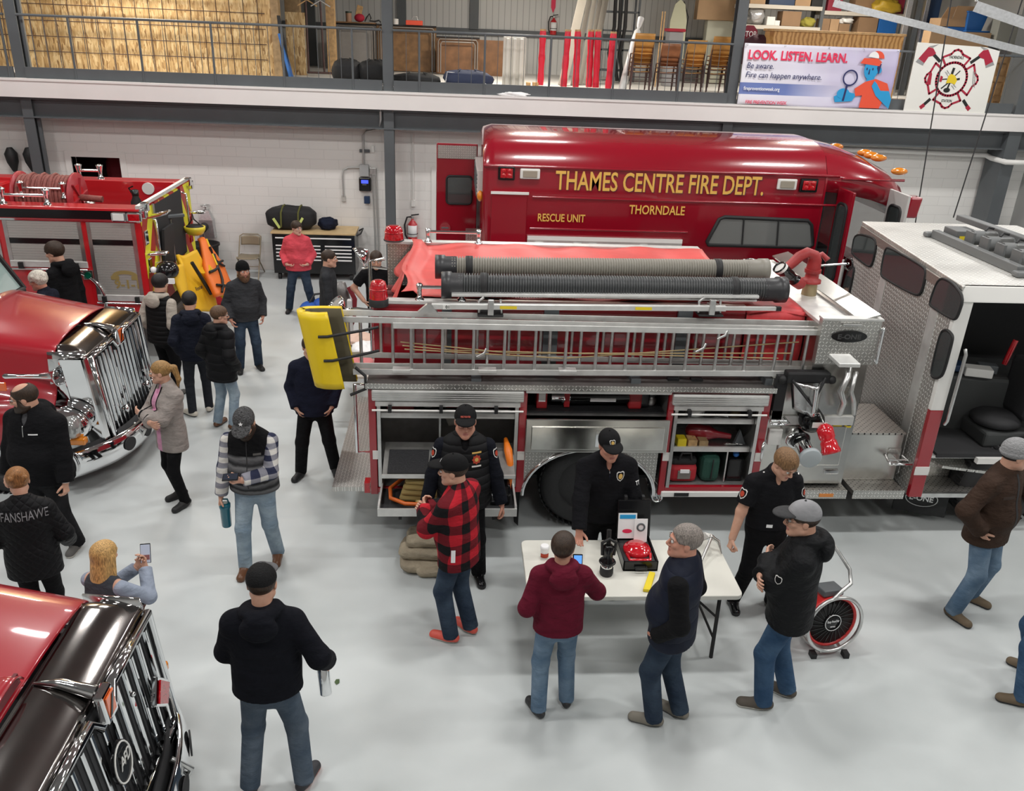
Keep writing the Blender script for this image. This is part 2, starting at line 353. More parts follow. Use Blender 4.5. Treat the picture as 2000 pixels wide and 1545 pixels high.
# guard railing of the deck: one section between each pair of posts' columns
YR = 17.86
xs = [-13.6, -12.3, -11.05, -9.75, -8.46, -7.23, -5.967, -4.616, -3.298, -1.975, -.687, .587, 1.875, 3.157, 4.471, 5.75, 7.0, 8.3, 9.55, 10.8, 11.9]
def rail_section(x0, x1, posts, label):
    r = empty('guard_railing', ((x0+x1)/2, YR, ZD-.08), 0, label, 'railing', None)
    MB().tube([(x0, YR, 4.95), (x1, YR, 4.95)], .024, 10).build('top_rail', GREYP, r)
    MB().box(x0, x1, YR-.005, YR+.03, 3.84, 4.04).build('toe_plate', GREYP, r)
    for x in posts: MB().tube([(x, YR, 3.84), (x, YR, 4.94)], .022, 10).build('post', GREYP, r)
    pts = sorted(posts+[x0, x1])
    for a, b in zip(pts, pts[1:]):
        n = max(1, round((b-a)/.24))
        for k in range(1, n):
            x = a+(b-a)*k/n; MB().tube([(x, YR+.005, 4.04), (x, YR+.005, 4.94)], .006, 6).build('baluster', GREYP, r)
rail_section(-14, -8.38, [x for x in xs if x < -8.4], 'grey railing along the deck edge, left of the leftmost steel column')
rail_section(-8.16, -1.41, [x for x in xs if -8.2 < x < -1.4], 'grey deck railing in front of the strand board wall')
rail_section(-1.19, 5.5, [x for x in xs if -1.2 < x < 5.5], 'grey deck railing in front of the stored tables and chair stacks')
rail_section(5.72, 11.55, [x for x in xs if 5.73 < x < 11.5], 'grey deck railing behind the printed banner and emblem board')
# welded wire mesh leaning on the strand board
r = empty('wire_mesh', (-7, YO-.05, ZD), 0, 'rusty welded wire mesh panel standing against the strand board wall', 'mesh')
RUST = mat('rusty_wire', (.07, .04, .03), .8)
for z in (4.25, 4.55, 4.85, 5.15, 5.45): MB().tube([(-14, YO-.05, z+.02*math.sin(z*9)), (at(520, 60, Y=YO).x, YO-.05, z)], .009, 5).build('wire', RUST, r)
k = 0
for px in range(-300, 520, 26):
    x = at(px, 60, Y=YO).x; k += 1
    MB().tube([(x, YO-.06, ZD+.02), (x+.02*math.sin(k), YO-.06, 5.62)], .009, 5).build('wire', RUST, r)
# rail hardware of the overhead doors, hung below the ceiling
GALV = mat('galvanised_steel', (.55, .56, .57), .38, .85, var=.12, vscale=30)
def angle(name, p, q, w, label, ext=3.):
    d = (q-p); q = p+d*ext; mb = MB(); mb.bar(p, q, .006, w); mb.bar(p+V(0, .03, w/2), q+V(0, .03, w/2), .06, .006)
    r = empty(name, p, 0, label, 'rail'); mb.build('channel', GALV, r)
    h = MB(); [h.cyl(p+d*t+V(0, .02, w/2), (p+d*t).xy.to_3d()+V(0, .02, 7.4), .008, 6) for t in (.03, ext*.9)]; h.build('hanger', GALV, r)
    return r
p, q = at(1628, 6, Y=12.5), at(2000, 100, Y=12.2); angle('door_rail', p, q, .09, 'long galvanised door rail crossing above the emblem board', 1.3)
p, q = at(1905, 12, Y=11.), at(2000, 45, Y=10.8); angle('door_rail', p, q, .12, 'short bright galvanised door rail at the top right corner', 1.6)
CORD = mat('black_cord', (.03, .03, .032), .5)
def cord(a, b, label):
    d = a-b; top = b+d*((7.35-b.z)/d.z); o = MB().tube([b, top], .011, 6).build('hanging_cord', CORD); return tag(o, label, 'cord', None)
cord(at(1858, 0, Y=15.3), at(1787, 440, Y=15.2), 'left of two dark cords hanging in front of the white fascia')
cord(at(1990, 20, Y=14.8), at(1862, 425, Y=14.9), 'right of two dark cords hanging in front of the emblem board')
# ------------------------------------------------------------ things stored on the deck
CARD = mat('cardboard', (.42, .27, .15), .75, var=.06, vscale=3); CARD2 = mat('dark_cardboard', (.27, .165, .09), .75, var=.08, vscale=3)
TAUPE = mat('taupe_tube', (.30, .27, .24), .4, .3); BLUEP = mat('blue_plastic', (.02, .13, .42), .4)
def thing1(mb, name, mt, label, cat, group=None, **k): return tag(mb.build(name, mt, **k), label, cat, group)
def feet(px, py): return at(px, py, Z=ZD)
# printed banner tied to the railing
YP = 17.78
r = empty('banner', (7.3, YP, 3.84), 0, 'white and lilac printed fire prevention banner hung on the railing', 'banner')
bx0, bx1, bz0, bz1 = 5.70, 8.86, 3.845, 4.985
m = mat('banner_print', (.85, .84, .9), .45); nb = NB(m); s = nb.sep(nb.obj()); u = nb.m('DIVIDE', nb.m('ADD', s[0], 1.6), 3.2); v = s[2]
vi = nb.noise(nb.obj(), 1.3, 2); band = nb.m('MULTIPLY', nb.m('GREATER_THAN', v, .2), nb.m('LESS_THAN', v, .42))
lil = nb.mix(nb.m('MULTIPLY', nb.m('MULTIPLY', u, vi), 1.3), (.84, .84, .90), (.40, .32, .62))
fade = nb.m('MAXIMUM', nb.m('SUBTRACT', .9, nb.m('MULTIPLY', nb.m('MAXIMUM', nb.m('SUBTRACT', u, .3), 0.), 2.6)), 0.)
nb.base(nb.mix(nb.m('MULTIPLY', band, fade), lil, (.09, .16, .47)))
def bsurf(u, v): return V(bx0+(bx1-bx0)*u, YP-.012*math.sin(u*17+v*5)*(.4+v)-.006*math.sin(v*19), bz0+(bz1-bz0)*v+.012*math.sin(u*9)*(1-v))
MB().grid(bsurf, 60, 20).build('sheet', m, r, solid=.003)
LR = mat('print_red', (.78, .03, .10), .5); LN = mat('print_navy', (.02, .025, .12), .5); LW = mat('print_white', (.9, .9, .9), .5)
SKY = mat('print_blue', (.02, .33, .66), .5); ORG = mat('print_orange', (.82, .09, .04), .5)
yt = YP-.035; X, Zv = (1, 0, 0), (0, 0, 1)
text('LOOK. LISTEN. LEARN.', (5.79, yt, 4.70), X, Zv, .17, LR, r, bold=.03, width=2.02)
text('Be aware.', (5.79, yt, 4.53), X, Zv, .11, LN, r, shear=.15, width=.54)
text('Fire can happen anywhere.', (5.79, yt, 4.36), X, Zv, .11, LN, r, shear=.15, width=1.55)
text('firepreventionweek.org', (5.78, yt, 4.12), X, Zv, .07, LW, r, bold=.01, width=.74)
text('FIRE PREVENTION WEEK', (5.86, yt, 3.865), X, Zv, .065, LR, r, bold=.01, width=.85)
def flat(mb, pts, y, t=.003): return mb.slab([(p[0], y, p[1]) for p in pts], (0, -t, 0))
def ell(cx, cz, rx, rz, n=20, a0=0, a1=2*PI): return [(cx+rx*math.cos(a0+(a1-a0)*i/n), cz+rz*math.sin(a0+(a1-a0)*i/n)) for i in range(n)]
mb = MB()
mb.m(0); flat(mb, ell(8.33, 4.60, .145, .20), yt); flat(mb, [(8.26, 4.52), (8.42, 4.52), (8.45, 4.30), (8.28, 4.30)], yt+.004)
flat(mb, [(8.78, 4.20), (8.86, 4.05), (8.84, 3.86), (8.52, 4.10), (8.40, 4.28), (8.44, 4.38), (8.5, 4.33), (8.6, 4.2)], yt-.007)
flat(mb, ell(7.84, 4.12, .13, .10), yt); flat(mb, [(7.66, 4.06), (7.9, 4.16), (8.12, 4.12), (8.05, 3.98), (7.70, 3.95)], yt+.004); flat(mb, ell(8.5, 4.58, .05, .06), yt+.004)
mb.m(1); flat(mb, [(8.06, 4.22), (8.26, 4.36), (8.46, 4.42), (8.72, 4.34), (8.82, 4.14), (8.70, 4.02), (8.64, 3.86), (8.22, 3.86), (8.24, 4.1), (8.1, 4.08)], yt+.002, .002)
flat(mb, [(8.08, 4.70), (8.14, 4.80), (8.42, 4.80), (8.52, 4.74), (8.48, 4.66)], yt-.004); flat(mb, ell(8.40, 4.80, .15, .14, 20, 0, PI), yt-.005)
mb.m(2); flat(mb, ell(8.33, 4.80, .11, .125, 16, 0, PI), yt-.007)
mb.m(3)
for c, rr in (((7.93, 4.42), .155),):
    o = ell(*c, rr, rr, 28); i_ = ell(*c, rr-.028, rr-.028, 28)
    for k in range(28): flat(mb, [o[k], o[(k+1) % 28], i_[(k+1) % 28], i_[k]], yt-.002)
flat(mb, [(7.87, 4.28), (7.91, 4.28), (7.88, 3.98), (7.84, 3.98)], yt-.003); flat(mb, [(8.46, 4.72), (8.52, 4.7), (8.5, 4.5), (8.44, 4.62)], yt-.003)
for ex in (8.24, 8.36): flat(mb, ell(ex, 4.60, .012, .025, 8), yt-.006)
flat(mb, [(8.29, 4.60), (8.305, 4.6), (8.31, 4.50), (8.28, 4.50)], yt-.006, .002)
mb.build('printed_figure', [SKY, ORG, LW, LN], r)
mb = MB(); [mb.torus((x, YP-.03, z), (0, 1, 0), .014, .004, 10, 5) for x in (5.74, 6.5, 7.4, 8.1, 8.82) for z in (4.955,)]; mb.build('eyelet', CHROME, r)

# emblem board leaning on the railing
r = empty('emblem_board', (10.0, 17.78, 3.84), 0, 'square white board painted with red fire station emblem and crossed axes', 'sign')
ex0, ex1, ez0, ez1 = 9.17, 10.9, 3.84, 5.09; ey = 17.74
MB().slab([(ex0, ey, ez0), (ex1, ey, ez0), (ex1, ey, ez1-.06), (10.6, ey, ez1), (ex0, ey, ez1+.04)], (0, .02, 0)).build('board', mat('board_white', (.8, .79, .74), .5), r)
EM = mat('emblem_red', (.38, .012, .04), .5); EK = mat('emblem_black', (.012, .012, .012), .5); EG = mat('emblem_grey', (.3, .3, .3), .5); EY = mat('emblem_yellow', (.75, .55, .02), .5)
cx, cz, R0 = 10.03, 4.47, .315; yf = ey-.002
def stroke(mb, pts, w, y=yf, closed=False):
    pts = [V(p[0], 0, p[1]) for p in pts]
    if closed: pts.append(pts[0])
    for a, b in zip(pts, pts[1:]):
        d = (b-a).normalized(); n = V(-d.z, 0, d.x)*(w/2); e = d*(w*.3)
        mb.slab([(q.x, y, q.z) for q in (a-e+n, b+e+n, b+e-n, a-e-n)], (0, -.003, 0))
mb = MB().m(0); stroke(mb, ell(cx, cz, R0, R0, 36), .045, closed=True)
top = [(-.20, .27), (-.29, .40), (-.12, .47), (-.07, .53), (0, .555), (.07, .53), (.12, .47), (.29, .40), (.20, .27)]
for k in range(4):
    c, s_ = math.cos(k*PI/2), math.sin(k*PI/2); f2 = 1. if k % 2 == 0 else 1.0
    stroke(mb, [(cx+(x*c-z*s_)*f2, cz+x*s_+z*c) for x, z in top], .04)
for sx in (-1, 1):       # crossed axes behind the cross
    mb.m(1); stroke(mb, [(cx+sx*.33, cz+.33), (cx+sx*.50, cz+.46)], .06, yf+.001); stroke(mb, [(cx-sx*.36, cz-.40), (cx-sx*.50, cz-.545)], .06, yf+.001)
    mb.m(0); stroke(mb, [(cx-sx*.47, cz-.52), (cx-sx*.51, cz-.555)], .075, yf)
    flat(mb, [(cx+sx*p[0], cz+p[1]) for p in [(.44, .47), (.52, .56), (.62, .58), (.78, .36), (.64, .28), (.58, .40), (.5, .42)]][::sx], yf-.001)
    mb.m(2); flat(mb, [(cx+sx*p[0], cz+p[1]) for p in [(.78, .36), (.82, .30), (.66, .235), (.64, .28)]][::sx], yf-.001)
    flat(mb, [(cx+sx*p[0], cz+p[1]) for p in [(.53, .57), (.42, .64), (.62, .59)]][::sx], yf-.001)
mb.m(3); flat(mb, [(cx-.10, cz-.08), (cx-.08, cz+.06), (cx-.03, cz+.10), (cx+.06, cz+.07), (cx+.12, cz-.02), (cx+.09, cz-.10), (cx, cz-.07)], yf-.004)
mb.m(1); stroke(mb, [(cx-.02, cz+.08), (cx, cz+.2)], .05, yf-.003); stroke(mb, [(cx+.05, cz+.06), (cx+.14, cz+.16)], .02); stroke(mb, [(cx-.06, cz-.08), (cx-.17, cz-.18)], .025)
stroke(mb, [(cx-.02, cz-.08), (cx-.04, cz-.17)], .035); flat(mb, ell(cx-.05, cz-.21, .07, .045, 14), yf-.003); stroke(mb, [(cx+.11, cz), (cx+.16, cz+.01)], .04); stroke(mb, [(cx-.1, cz), (cx-.2, cz-.01)], .02)
mb.m(0); flat(mb, [(cx-.24, cz+.06), (cx-.19, cz+.04), (cx-.2, cz-.06), (cx-.25, cz-.05)], yf-.003)
hx = cx-.46; flat(mb, [(hx-.045, cz-.12), (hx-.03, cz+.08), (hx, cz+.14), (hx+.03, cz+.08), (hx+.045, cz-.12)], yf-.003)
mb.m(2)
for q, e_ in (((cx+.44, cz+.17), (cx+.50, cz-.15)), ((cx-.15, cz+.15), (cx-.07, cz+.07)), ((cx+.04, cz-.1), (cx+.12, cz-.17))):
    d = V(e_[0]-q[0], 0, e_[1]-q[1]); n = V(-d.z, 0, d.x).normalized()*.022; L = d.length
    for sg in (-1, 1): stroke(mb, [(q[0]+n.x*sg, q[1]+n.z*sg), (e_[0]+n.x*sg, e_[1]+n.z*sg)], .008, yf-.001)
    for k in range(1, int(L/.03)): t = k*.03/L; stroke(mb, [(q[0]+d.x*t-n.x, q[1]+d.z*t-n.z), (q[0]+d.x*t+n.x, q[1]+d.z*t+n.z)], .007, yf-.001)
mb.build('emblem', [EM, EK, EG, EY], r)
text('THORNDALE', (cx-.155, yf-.003, cz+.385), X, Zv, .058, EK, r, width=.31, shear=.1); text('STATION', (cx-.11, yf-.003, cz-.44), X, Zv, .055, EK, r, width=.22, shear=.1)

# folding tables stored on their ends
def folded_table(px0, px1, pyf, pyt, d, top, label, frame_mt=TAUPE, n=2, grp='folding tables stored on the deck'):
    Y = feet((px0+px1)/2, pyf).y; x0, x1, _, _, _, zt = pb(px0, pyt, px1, pyf, Y)
    r = empty('folding_table', ((x0+x1)/2, Y, ZD), 0, label, 'table', grp)
    MB().box(x0, x1, Y+.02, Y+.06, ZD+.02, zt).build('table_top', top, r, bevel=.008)
    for k in range(n):
        o = .04+k*.05; w = .06*k
        MB().tube([(x0+.05+w, Y-o, ZD+.06), (x0+.05+w, Y-o, zt-.12-w), (x0+.09+w, Y-o, zt-.06-w), (x1-.09-w, Y-o, zt-.06-w), (x1-.05-w, Y-o, zt-.12-w), (x1-.05-w, Y-o, ZD+.06)], .016, 8).build('leg_frame', frame_mt, r)
    MB().box(x0, x1, Y-.02, Y+.02, zt-.03, zt+.005).build('apron', DARK, r)
    return (x0, x1, Y, zt)
GT = mat('grey_laminate', (.33, .31, .29), .5, var=.05, vscale=6); BT = mat('brown_hardboard', (.22, .115, .045), .55, var=.3, vscale=6); WT = mat('walnut_laminate', (.20, .095, .04), .45, var=.3, vscale=4)
ta = folded_table(658, 736, 137, 46, .5, GT, 'grey topped folding table on end behind the two black duffel bags')
tb = folded_table(736, 852, 141, 49, .5, BT, 'brown topped folding table on end directly right of the central column')
tc = folded_table(852, 936, 147, 72, .5, WT, 'walnut topped folding table behind the navy duffel bag')
Y = tc[2]+.2; x0, x1, _, _, _, zt = pb(900, 78, 984, 148, Y)
thing1(MB().box(x0, x1, Y, Y+.04, ZD, zt), 'walnut_sheet', WT, 'dark walnut panel standing right of the walnut folding table', 'panel', bevel=.006)
# clutter on the stored tables
def on_table(t, px): return at(px, 40, Y=t[2]-.0).x
z = ta[3]; y = ta[2]+.03
MB().box(ta[0]-.05, tb[1]+.05, ta[2]-.12, ta[2]+.36, z+.008, z+.035); tag(MB().box(ta[0]-.02, ta[1]-.02, y-.15, y+.35, z+.006, z+.036).build('loose_board', BT), 'brown board lying across the grey folding table', 'board')
z += .036; x = on_table(ta, 681); r = empty('jar', (x, y, z), 0, 'clear jar with dark lid on the stored grey table', 'jar')
MB().cyl((x, y, z), (x, y, z+.2), .075, 16).build('glass', mat('jar_glass', (.5, .3, .2), .1), r); MB().cyl((x, y, z+.2), (x, y, z+.24), .08, 16).build('lid', mat('lid_green', (.05, .08, .06), .5), r)
x = on_table(ta, 702); r = empty('tool_bag', (x, y, z), 0, 'small red bag with a wooden handled tool on the stored table', 'bag')
MB().sph((x, y, z+.1), (.13, .1, .1)).build('pouch', mat('red_fabric', (.5, .02, .05), .8, bump=.3), r); MB().obox((x+.0, y, z+.26), (.07, 0, -.02), (0, .03, 0), (.03, 0, .12)).build('handle', WOOD, r, bevel=.01)
x = on_table(ta, 720); tag(MB().tube([(x-.1, y, z+.02), (x-.05, y+.03, z+.12), (x+.02, y, z+.2), (x+.06, y-.03, z+.1), (x+.02, y, z+.04), (x+.15, y+.02, z+.03), (x+.26, y, z+.06), (x+.3, y, z+.01)], .018, 6).build('cable_coil', CORD), 'tangle of black cable on the stored grey table', 'cable')
x = on_table(tb, 810); zt = tb[3]+.006; r = empty('toolbox', (x, tb[2], zt), 0, 'flat orange toolbox on the brown stored table', 'toolbox'); y = tb[2]
MB().box(x-.22, x+.2, y-.1, y+.12, zt, zt+.11).build('case', ORG, r, bevel=.01); MB().tube([(x-.08, y, zt+.11), (x-.04, y, zt+.2), (x+.06, y, zt+.2), (x+.08, y, zt+.11)], .009, 6).build('handle', ALU, r)
x = on_table(tb, 773); tag(MB().cyl((x, y, zt), (x, y, zt+.13), .07, 14).build('paper_roll', WHITEP), 'white roll on the brown table beside the column', 'roll')

# duffel bags
BAGB = mat('black_nylon', (.012, .012, .013), .75, bump=.35, bscale=25); NAVYB = mat('navy_nylon', (.025, .035, .08), .7, bump=.35, bscale=22)
def lump(mb, c, r, seed, amp=.12, n=22, m_=14, flat_=True, p=2.6):
    c = V(c); rnd = random.Random(seed); ph = [rnd.uniform(0, 6.28) for _ in range(8)]
    def f(u, v):
        a = u*2*PI; b = -PI/2+PI*v
        sg = lambda t, e: math.copysign(abs(t)**(2/e), t)
        k = 1+amp*(math.sin(3*a+ph[0])*math.cos(2*b+ph[1])*.5+math.sin(5*a+ph[2]+3*b)*.3+math.sin(9*b+ph[3]+2*a)*.2)
        x = r[0]*sg(math.cos(b), p)*sg(math.cos(a), p)*k; y = r[1]*sg(math.cos(b), p)*sg(math.sin(a), p)*k; z = r[2]*sg(math.sin(b), p)*k
        if flat_: z = max(z, -r[2]*.92)
        return c+V(x, y, z)
    return mb.grid(f, n, m_)
def duffel(px0, px1, py0, py1, mt, label, seed, group=None, pipe=None):
    Y = 18.55; x0, x1, _, _, z0, z1 = pb(px0, py0, px1, py1, Y); z0 = ZD
    r = empty('duffel_bag', ((x0+x1)/2, Y, z0), 0, label, 'bag', group)
    c = ((x0+x1)/2, Y, (z0+z1)/2+.01); lump(MB(), c, ((x1-x0)/2, .26, (z1-z0)/2), seed, .1).build('body', mt, r, weld=True)
    for sx in (-.28, .28): MB().tube([(c[0]+sx*(x1-x0)-.03, Y-.2, c[2]+.04), (c[0]+sx*.5*(x1-x0), Y-.12, z1+.03), (c[0]+sx*(x1-x0)+.03, Y+.12, z1-.02)], .012, 6).build('strap', mt, r)
    if pipe: MB().tube([(x0+.06, Y-.2, z0+.05), (x0+.1, Y-.16, z1-.03), (x0+.5, Y-.17, z1-.06), (x1-.4, Y-.18, z1-.1), (x1-.06, Y-.2, z0+.05)], .008, 6).build('piping', LW, r)
duffel(648, 706, 116, 168, BAGB, 'black duffel bag at left of a pair beside the column', 1); duffel(698, 768, 118, 168, BAGB, 'black duffel bag half hidden by the central column', 2)
duffel(766, 862, 144, 170, BAGB, 'low flat black duffel bag right of the column', 3); duffel(864, 962, 138, 171, NAVYB, 'navy duffel bag with white piping behind the railing', 4, None, True)
# white moulded panel
Y = feet(1003, 172).y; x0, x1, _, _, _, zt = pb(982, 72, 1026, 172, Y)
r = empty('radiator_panel', ((x0+x1)/2, Y, ZD), 0, 'cream ribbed panel standing on end left of the red posts', 'panel')
MB().box(x0, x1, Y, Y+.06, ZD, zt).build('panel', mat('cream_enamel', (.72, .68, .6), .4), r, bevel=.01)
for k in (.12, .42, .72): MB().box(x0+(x1-x0)*k, x0+(x1-x0)*(k+.16), Y-.05, Y, ZD, zt-.03).build('rib', MATS['cream_enamel'], r, bevel=.02)
for px, w in ((1032, .09), (1046, .12)): p = feet(px, 172); tag(MB().box(p.x-w/2, p.x+w/2, p.y, p.y+.2, ZD, ZD+.11).build('wood_offcut', WOOD, bevel=.004), 'pale wood offcut on the deck, %s the cream panel' % ('touching' if px == 1032 else 'second from'), 'offcut')
# red wrapped posts
WRAP = mat('red_wrap', (.72, .02, .05), .35, bump=.5, bscale=14)
for (px, pyb, pt, pty, lab) in ((1055, 172, 1061, 57, 'leftmost'), (1100, 175, 1110, 58, 'second from left'), (1124, 176, 1129, 58, 'third from left'), (1150, 176, 1155, 58, 'fourth from left'), (1163, 177, 1169, 58, 'second from right'), (1187, 180, 1199, 62, 'rightmost')):
    p = feet(px, pyb); t = at(pt, pty, Y=p.y+.05); r = empty('wrapped_post', p, 0, 'red plastic wrapped wooden post on the deck, %s of the row' % lab, 'post')
    MB().tube([p+V(0, 0, 0), p+(t-p)*.04], .06, 12).build('wood_end', WOOD, r); q = p+(t-p)*.05; e = p+(t-p)*.97
    MB().tube([q+(e-q)*k/8 for k in range(9)], .07, 14, rs=[.066+.007*math.sin(k*2.1+px) for k in range(9)]).build('wrap', WRAP, r)
    MB().tube([e, t], .064, 12).build('top_end', WOOD, r)
# leaning trim boards and panel
BRD = mat('primed_board', (.36, .33, .28), .5, var=.05, vscale=3)
for i, (a, b, w) in enumerate(((1098, 1143, .2), (1118, 1156, .1), (1133, 1165, .1), (1142, 1177, .1), (1150, 1188, .14))):
    p = feet(a, 168-i); q = at(b, -25, Y=p.y+1.2); tag(MB().bar(p, q, w, .03, (0, 1, .3)).build('trim_board', BRD, bevel=.003), 'pale trim board leaning behind the red posts, number %s from left' % ('one', 'two', 'three', 'four', 'five')[i], 'board')
# extinguisher on the upper wall with arrow sign
def extinguisher(p, h, label, pin=True):
    r = empty('fire_extinguisher', p, 0, label, 'extinguisher'); R_ = h*.17; x, y, z = p
    MB().lathe(p, (0, 0, 1), [(0, R_*.9), (.02*h, R_), (.62*h, R_), (.72*h, R_*.6), (.76*h, R_*.3), (.82*h, R_*.3)], 18).build('cylinder', REDB, r)
    MB().cyl((x, y, z+.82*h), (x, y, z+.9*h), R_*.35, 10).build('valve', ALU, r); MB().obox((x+R_*.5, y, z+.95*h), (R_*.8, 0, .02*h), (0, .012, 0), (0, 0, .012)).build('lever', BLACK, r)
    MB().tube([(x-R_*.3, y, z+.88*h), (x-R_*1.1, y, z+.86*h), (x-R_*1.6, y-.01, z+.6*h), (x-R_*1.5, y-.01, z+.25*h), (x-R_*1.1, y-.01, z+.12*h)], R_*.17, 8).build('hose', BLACK, r)
    MB().grid(lambda u, v: V(x+R_*1.02*math.sin((u-.5)*2.2), y-R_*1.02*math.cos((u-.5)*2.2), z+h*(.2+.4*v)), 10, 2).build('label_sheet', LW, r, solid=.002)
    MB().torus((x, y, z+.3*h), (0, 0, 1), R_*1.03, .008, 20, 5).build('bracket', BLACK, r)
q = at(1080, 68, Y=YB-.15); extinguisher((q.x, q.y, q.z), .52, 'red fire extinguisher on the upper siding wall under an arrow sign')
q = at(1080, 24, Y=YB-.02); r = empty('arrow_sign', (q.x, q.y, q.z), 0, 'tall red arrow sign above the upper wall extinguisher', 'sign')
MB().slab([(q.x-.06, q.y, q.z+.12), (q.x-.06, q.y, q.z+.9), (q.x+.06, q.y, q.z+.9), (q.x+.06, q.y, q.z+.12), (q.x, q.y, q.z-.02)], (0, -.01, 0)).build('plate', LR, r)
# black rack with tools, white wrapped roll
p = feet(1215, 160); Y = p.y; x0, x1, _, _, _, zt = pb(1176, -30, 1245, 160, Y)
r = empty('metal_rack', ((x0+x1)/2, Y, ZD), 0, 'grey metal shelving rack behind the rightmost red post', 'rack')
for x in (x0, (x0+x1)/2+.1, x1):
    for y in (Y, Y+.5): MB().box(x-.025, x+.025, y, y+.04, ZD, 6.4).build('upright', GREYP, r)
for py in (25, 62, 100, 140): z = at(1215, py, Y=Y).z; MB().box(x0, x1, Y, Y+.54, z, z+.04).build('shelf', GREYP, r)
for i, px in enumerate((1196, 1206, 1217)): x = at(px, 60, Y=Y-.1).x; tag(MB().tube([(x, Y-.15, 6.2), (x+.03, Y-.17, 5.2), (x-.06, Y-.2, 4.6), (x+.08, Y-.18, ZD+.03)], .045, 8).build('tripod_leg_bundle', BLACK), ('first', 'second', 'third')[i]+' dark bundled tripod standing at the grey rack, counted from left', 'tripod')
p = feet(1213, 182); q = at(1252, 36, Y=p.y+.9); d = q-p
r = empty('wrapped_roll', p, 0, 'long white plastic wrapped roll leaning beside the chair stacks', 'roll')
MB().tube([p+d*t for t in (0, .05, .2, .45, .7, .82, .86, .9, 1.)], .08, 14, rs=[.03, .075, .085, .08, .085, .07, .02, .05, .07]).build('wrap', mat('white_film', (.78, .78, .76), .3, bump=.4, bscale=20), r)
# stacks of school chairs
HON = mat('honey_plywood', (.55, .27, .065), .4, var=.15, vscale=8); DKW = mat('dark_plywood', (.30, .12, .05), .4, var=.2, vscale=8); BRN = mat('brown_tube', (.09, .05, .045), .4, .3)
cproto = {}
def stack_chair(wood, label, grp):
    r = empty('school_chair', (0, 0, 0), 0, label, 'chair', grp)
    def seat(u, v): return V(-.19+.38*u, -.19+.38*v, .44+.012*math.cos(u*PI*2)*.5+.02*(1-v)**3*-1)
    MB().grid(seat, 8, 8).build('seat', wood, r, solid=.012, local=True)
    def back(u, v): return V(-.2+.4*u, .2+.05*v-.04*math.sin(u*PI), .56+.26*v)
    MB().grid(back, 10, 5).build('backrest', wood, r, solid=.012, local=True)
    for sx in (-1, 1):
        MB().tube([(sx*.2, .25, 0), (sx*.19, .17, .43), (sx*.19, .235, .8)], .012, 8).build('rear_leg', BRN, r, local=True)
        MB().tube([(sx*.2, -.2, 0), (sx*.19, -.16, .43), (sx*.19, .17, .43)], .012, 8).build('front_leg', BRN, r, local=True)
    MB().tube([(-.2, .2, .25), (.2, .2, .25)], .009, 6).build('stretcher', BRN, r, local=True)
    return r
for si, (px, pyb, n, wood, wl) in enumerate(((1247, 184, 5, HON, 'honey plywood'), (1300, 184, 3, DKW, 'reddish plywood'), (1348, 184, 4, HON, 'brownish plywood'), (1395, 185, 5, HON, 'orange plywood'))):
    p = feet(px, pyb); p.y = max(p.y-.2, 18.6); p.x = at(px, 140, Y=p.y).x
    for k in range(n):
        pos = ('bottom', 'second', 'third', 'fourth', 'fifth')[k]
        lab = '%s chair, %s of the %s stack from the white roll' % (wl, pos, ('first', 'second', 'third', 'fourth')[si])
        if wl not in cproto: c = cproto[wl] = stack_chair(wood, lab, 'stacked school chairs')
        else: c = copy_tree(cproto[wl]); c['label'] = lab
        place(c, (p.x, p.y-.035*k, ZD+.085*k), PI)
# further back: ironing board, bin, broom handles, cartons, panel
Y = 21.6
def item(px0, py0, px1, py1, Y, d, name, mt, label, cat, bev=.01, z0=None):
    b = list(pb(px0, py0, px1, py1, Y, d))
    if z0 is not None: b[4] = z0
    return tag(MB().box(*b).build(name, mt, bevel=bev), label, cat)
q = at(1325, 45, Y=23.3); r = empty('ironing_board', (q.x, 23.3, ZD), 0, 'ironing board with pale cover stood upright behind the chairs', 'ironing board')
z1 = at(1325, -2, Y=23.3).z; MB().prism([(q.x-.22, ZD+.4), (q.x+.22, ZD+.4), (q.x+.21, z1-.5), (q.x+.13, z1-.12), (q.x, z1), (q.x-.13, z1-.12), (q.x-.21, z1-.5)], 'y', 23.3, 23.34).build('board', mat('board_cover', (.55, .55, .40), .8), r)
MB().tube([(q.x+.2, 23.4, ZD), (q.x+.25, 23.36, z1-.4), (q.x+.1, 23.36, z1-.05)], .015, 8).build('leg', BLACK, r)
b = pb(1304, 62, 1335, 110, Y, .4); r = empty('storage_bin', ((b[0]+b[1])/2, Y, ZD), 0, 'grey storage bin with red lid below the ironing board', 'bin')
MB().box(b[0]+.02, b[1]-.02, Y, Y+.4, ZD, b[5]).build('tub', mat('grey_plastic', (.3, .3, .31), .5), r, bevel=.02); MB().box(b[0]-.02, b[1]+.02, Y-.02, Y+.42, b[5], b[5]+.07).build('lid', mat('dark_red_plastic', (.4, .02, .04), .45), r, bevel=.02)
for i, px in enumerate((1289, 1294)):
    p = at(px, 70, Y=21.2); tag(MB().tube([(p.x, 21.2, ZD), (p.x+.02, 21.25, at(px, 22, Y=21.2).z)], .014, 8).build('broom_handle', WOOD), ('left', 'right')[i]+' of two wooden broom handles behind the chair stacks', 'broom')
Y = 23.6
item(1375, 40, 1440, 170, Y, .3, 'cabinet_carcass', mat('pale_green_board', (.52, .52, .42), .6), 'pale greenish white cupboard under the large cardboard carton', 'cupboard', z0=ZD)
q = pb(1375, 40, 1440, 100, Y); zc = q[5]
bb = pb(1362, -12, 1436, 48, Y-.05); r = empty('cardboard_carton', ((bb[0]+bb[1])/2, Y, zc), 0, 'large brown cardboard carton with printed outline, standing on the pale cupboard', 'box')
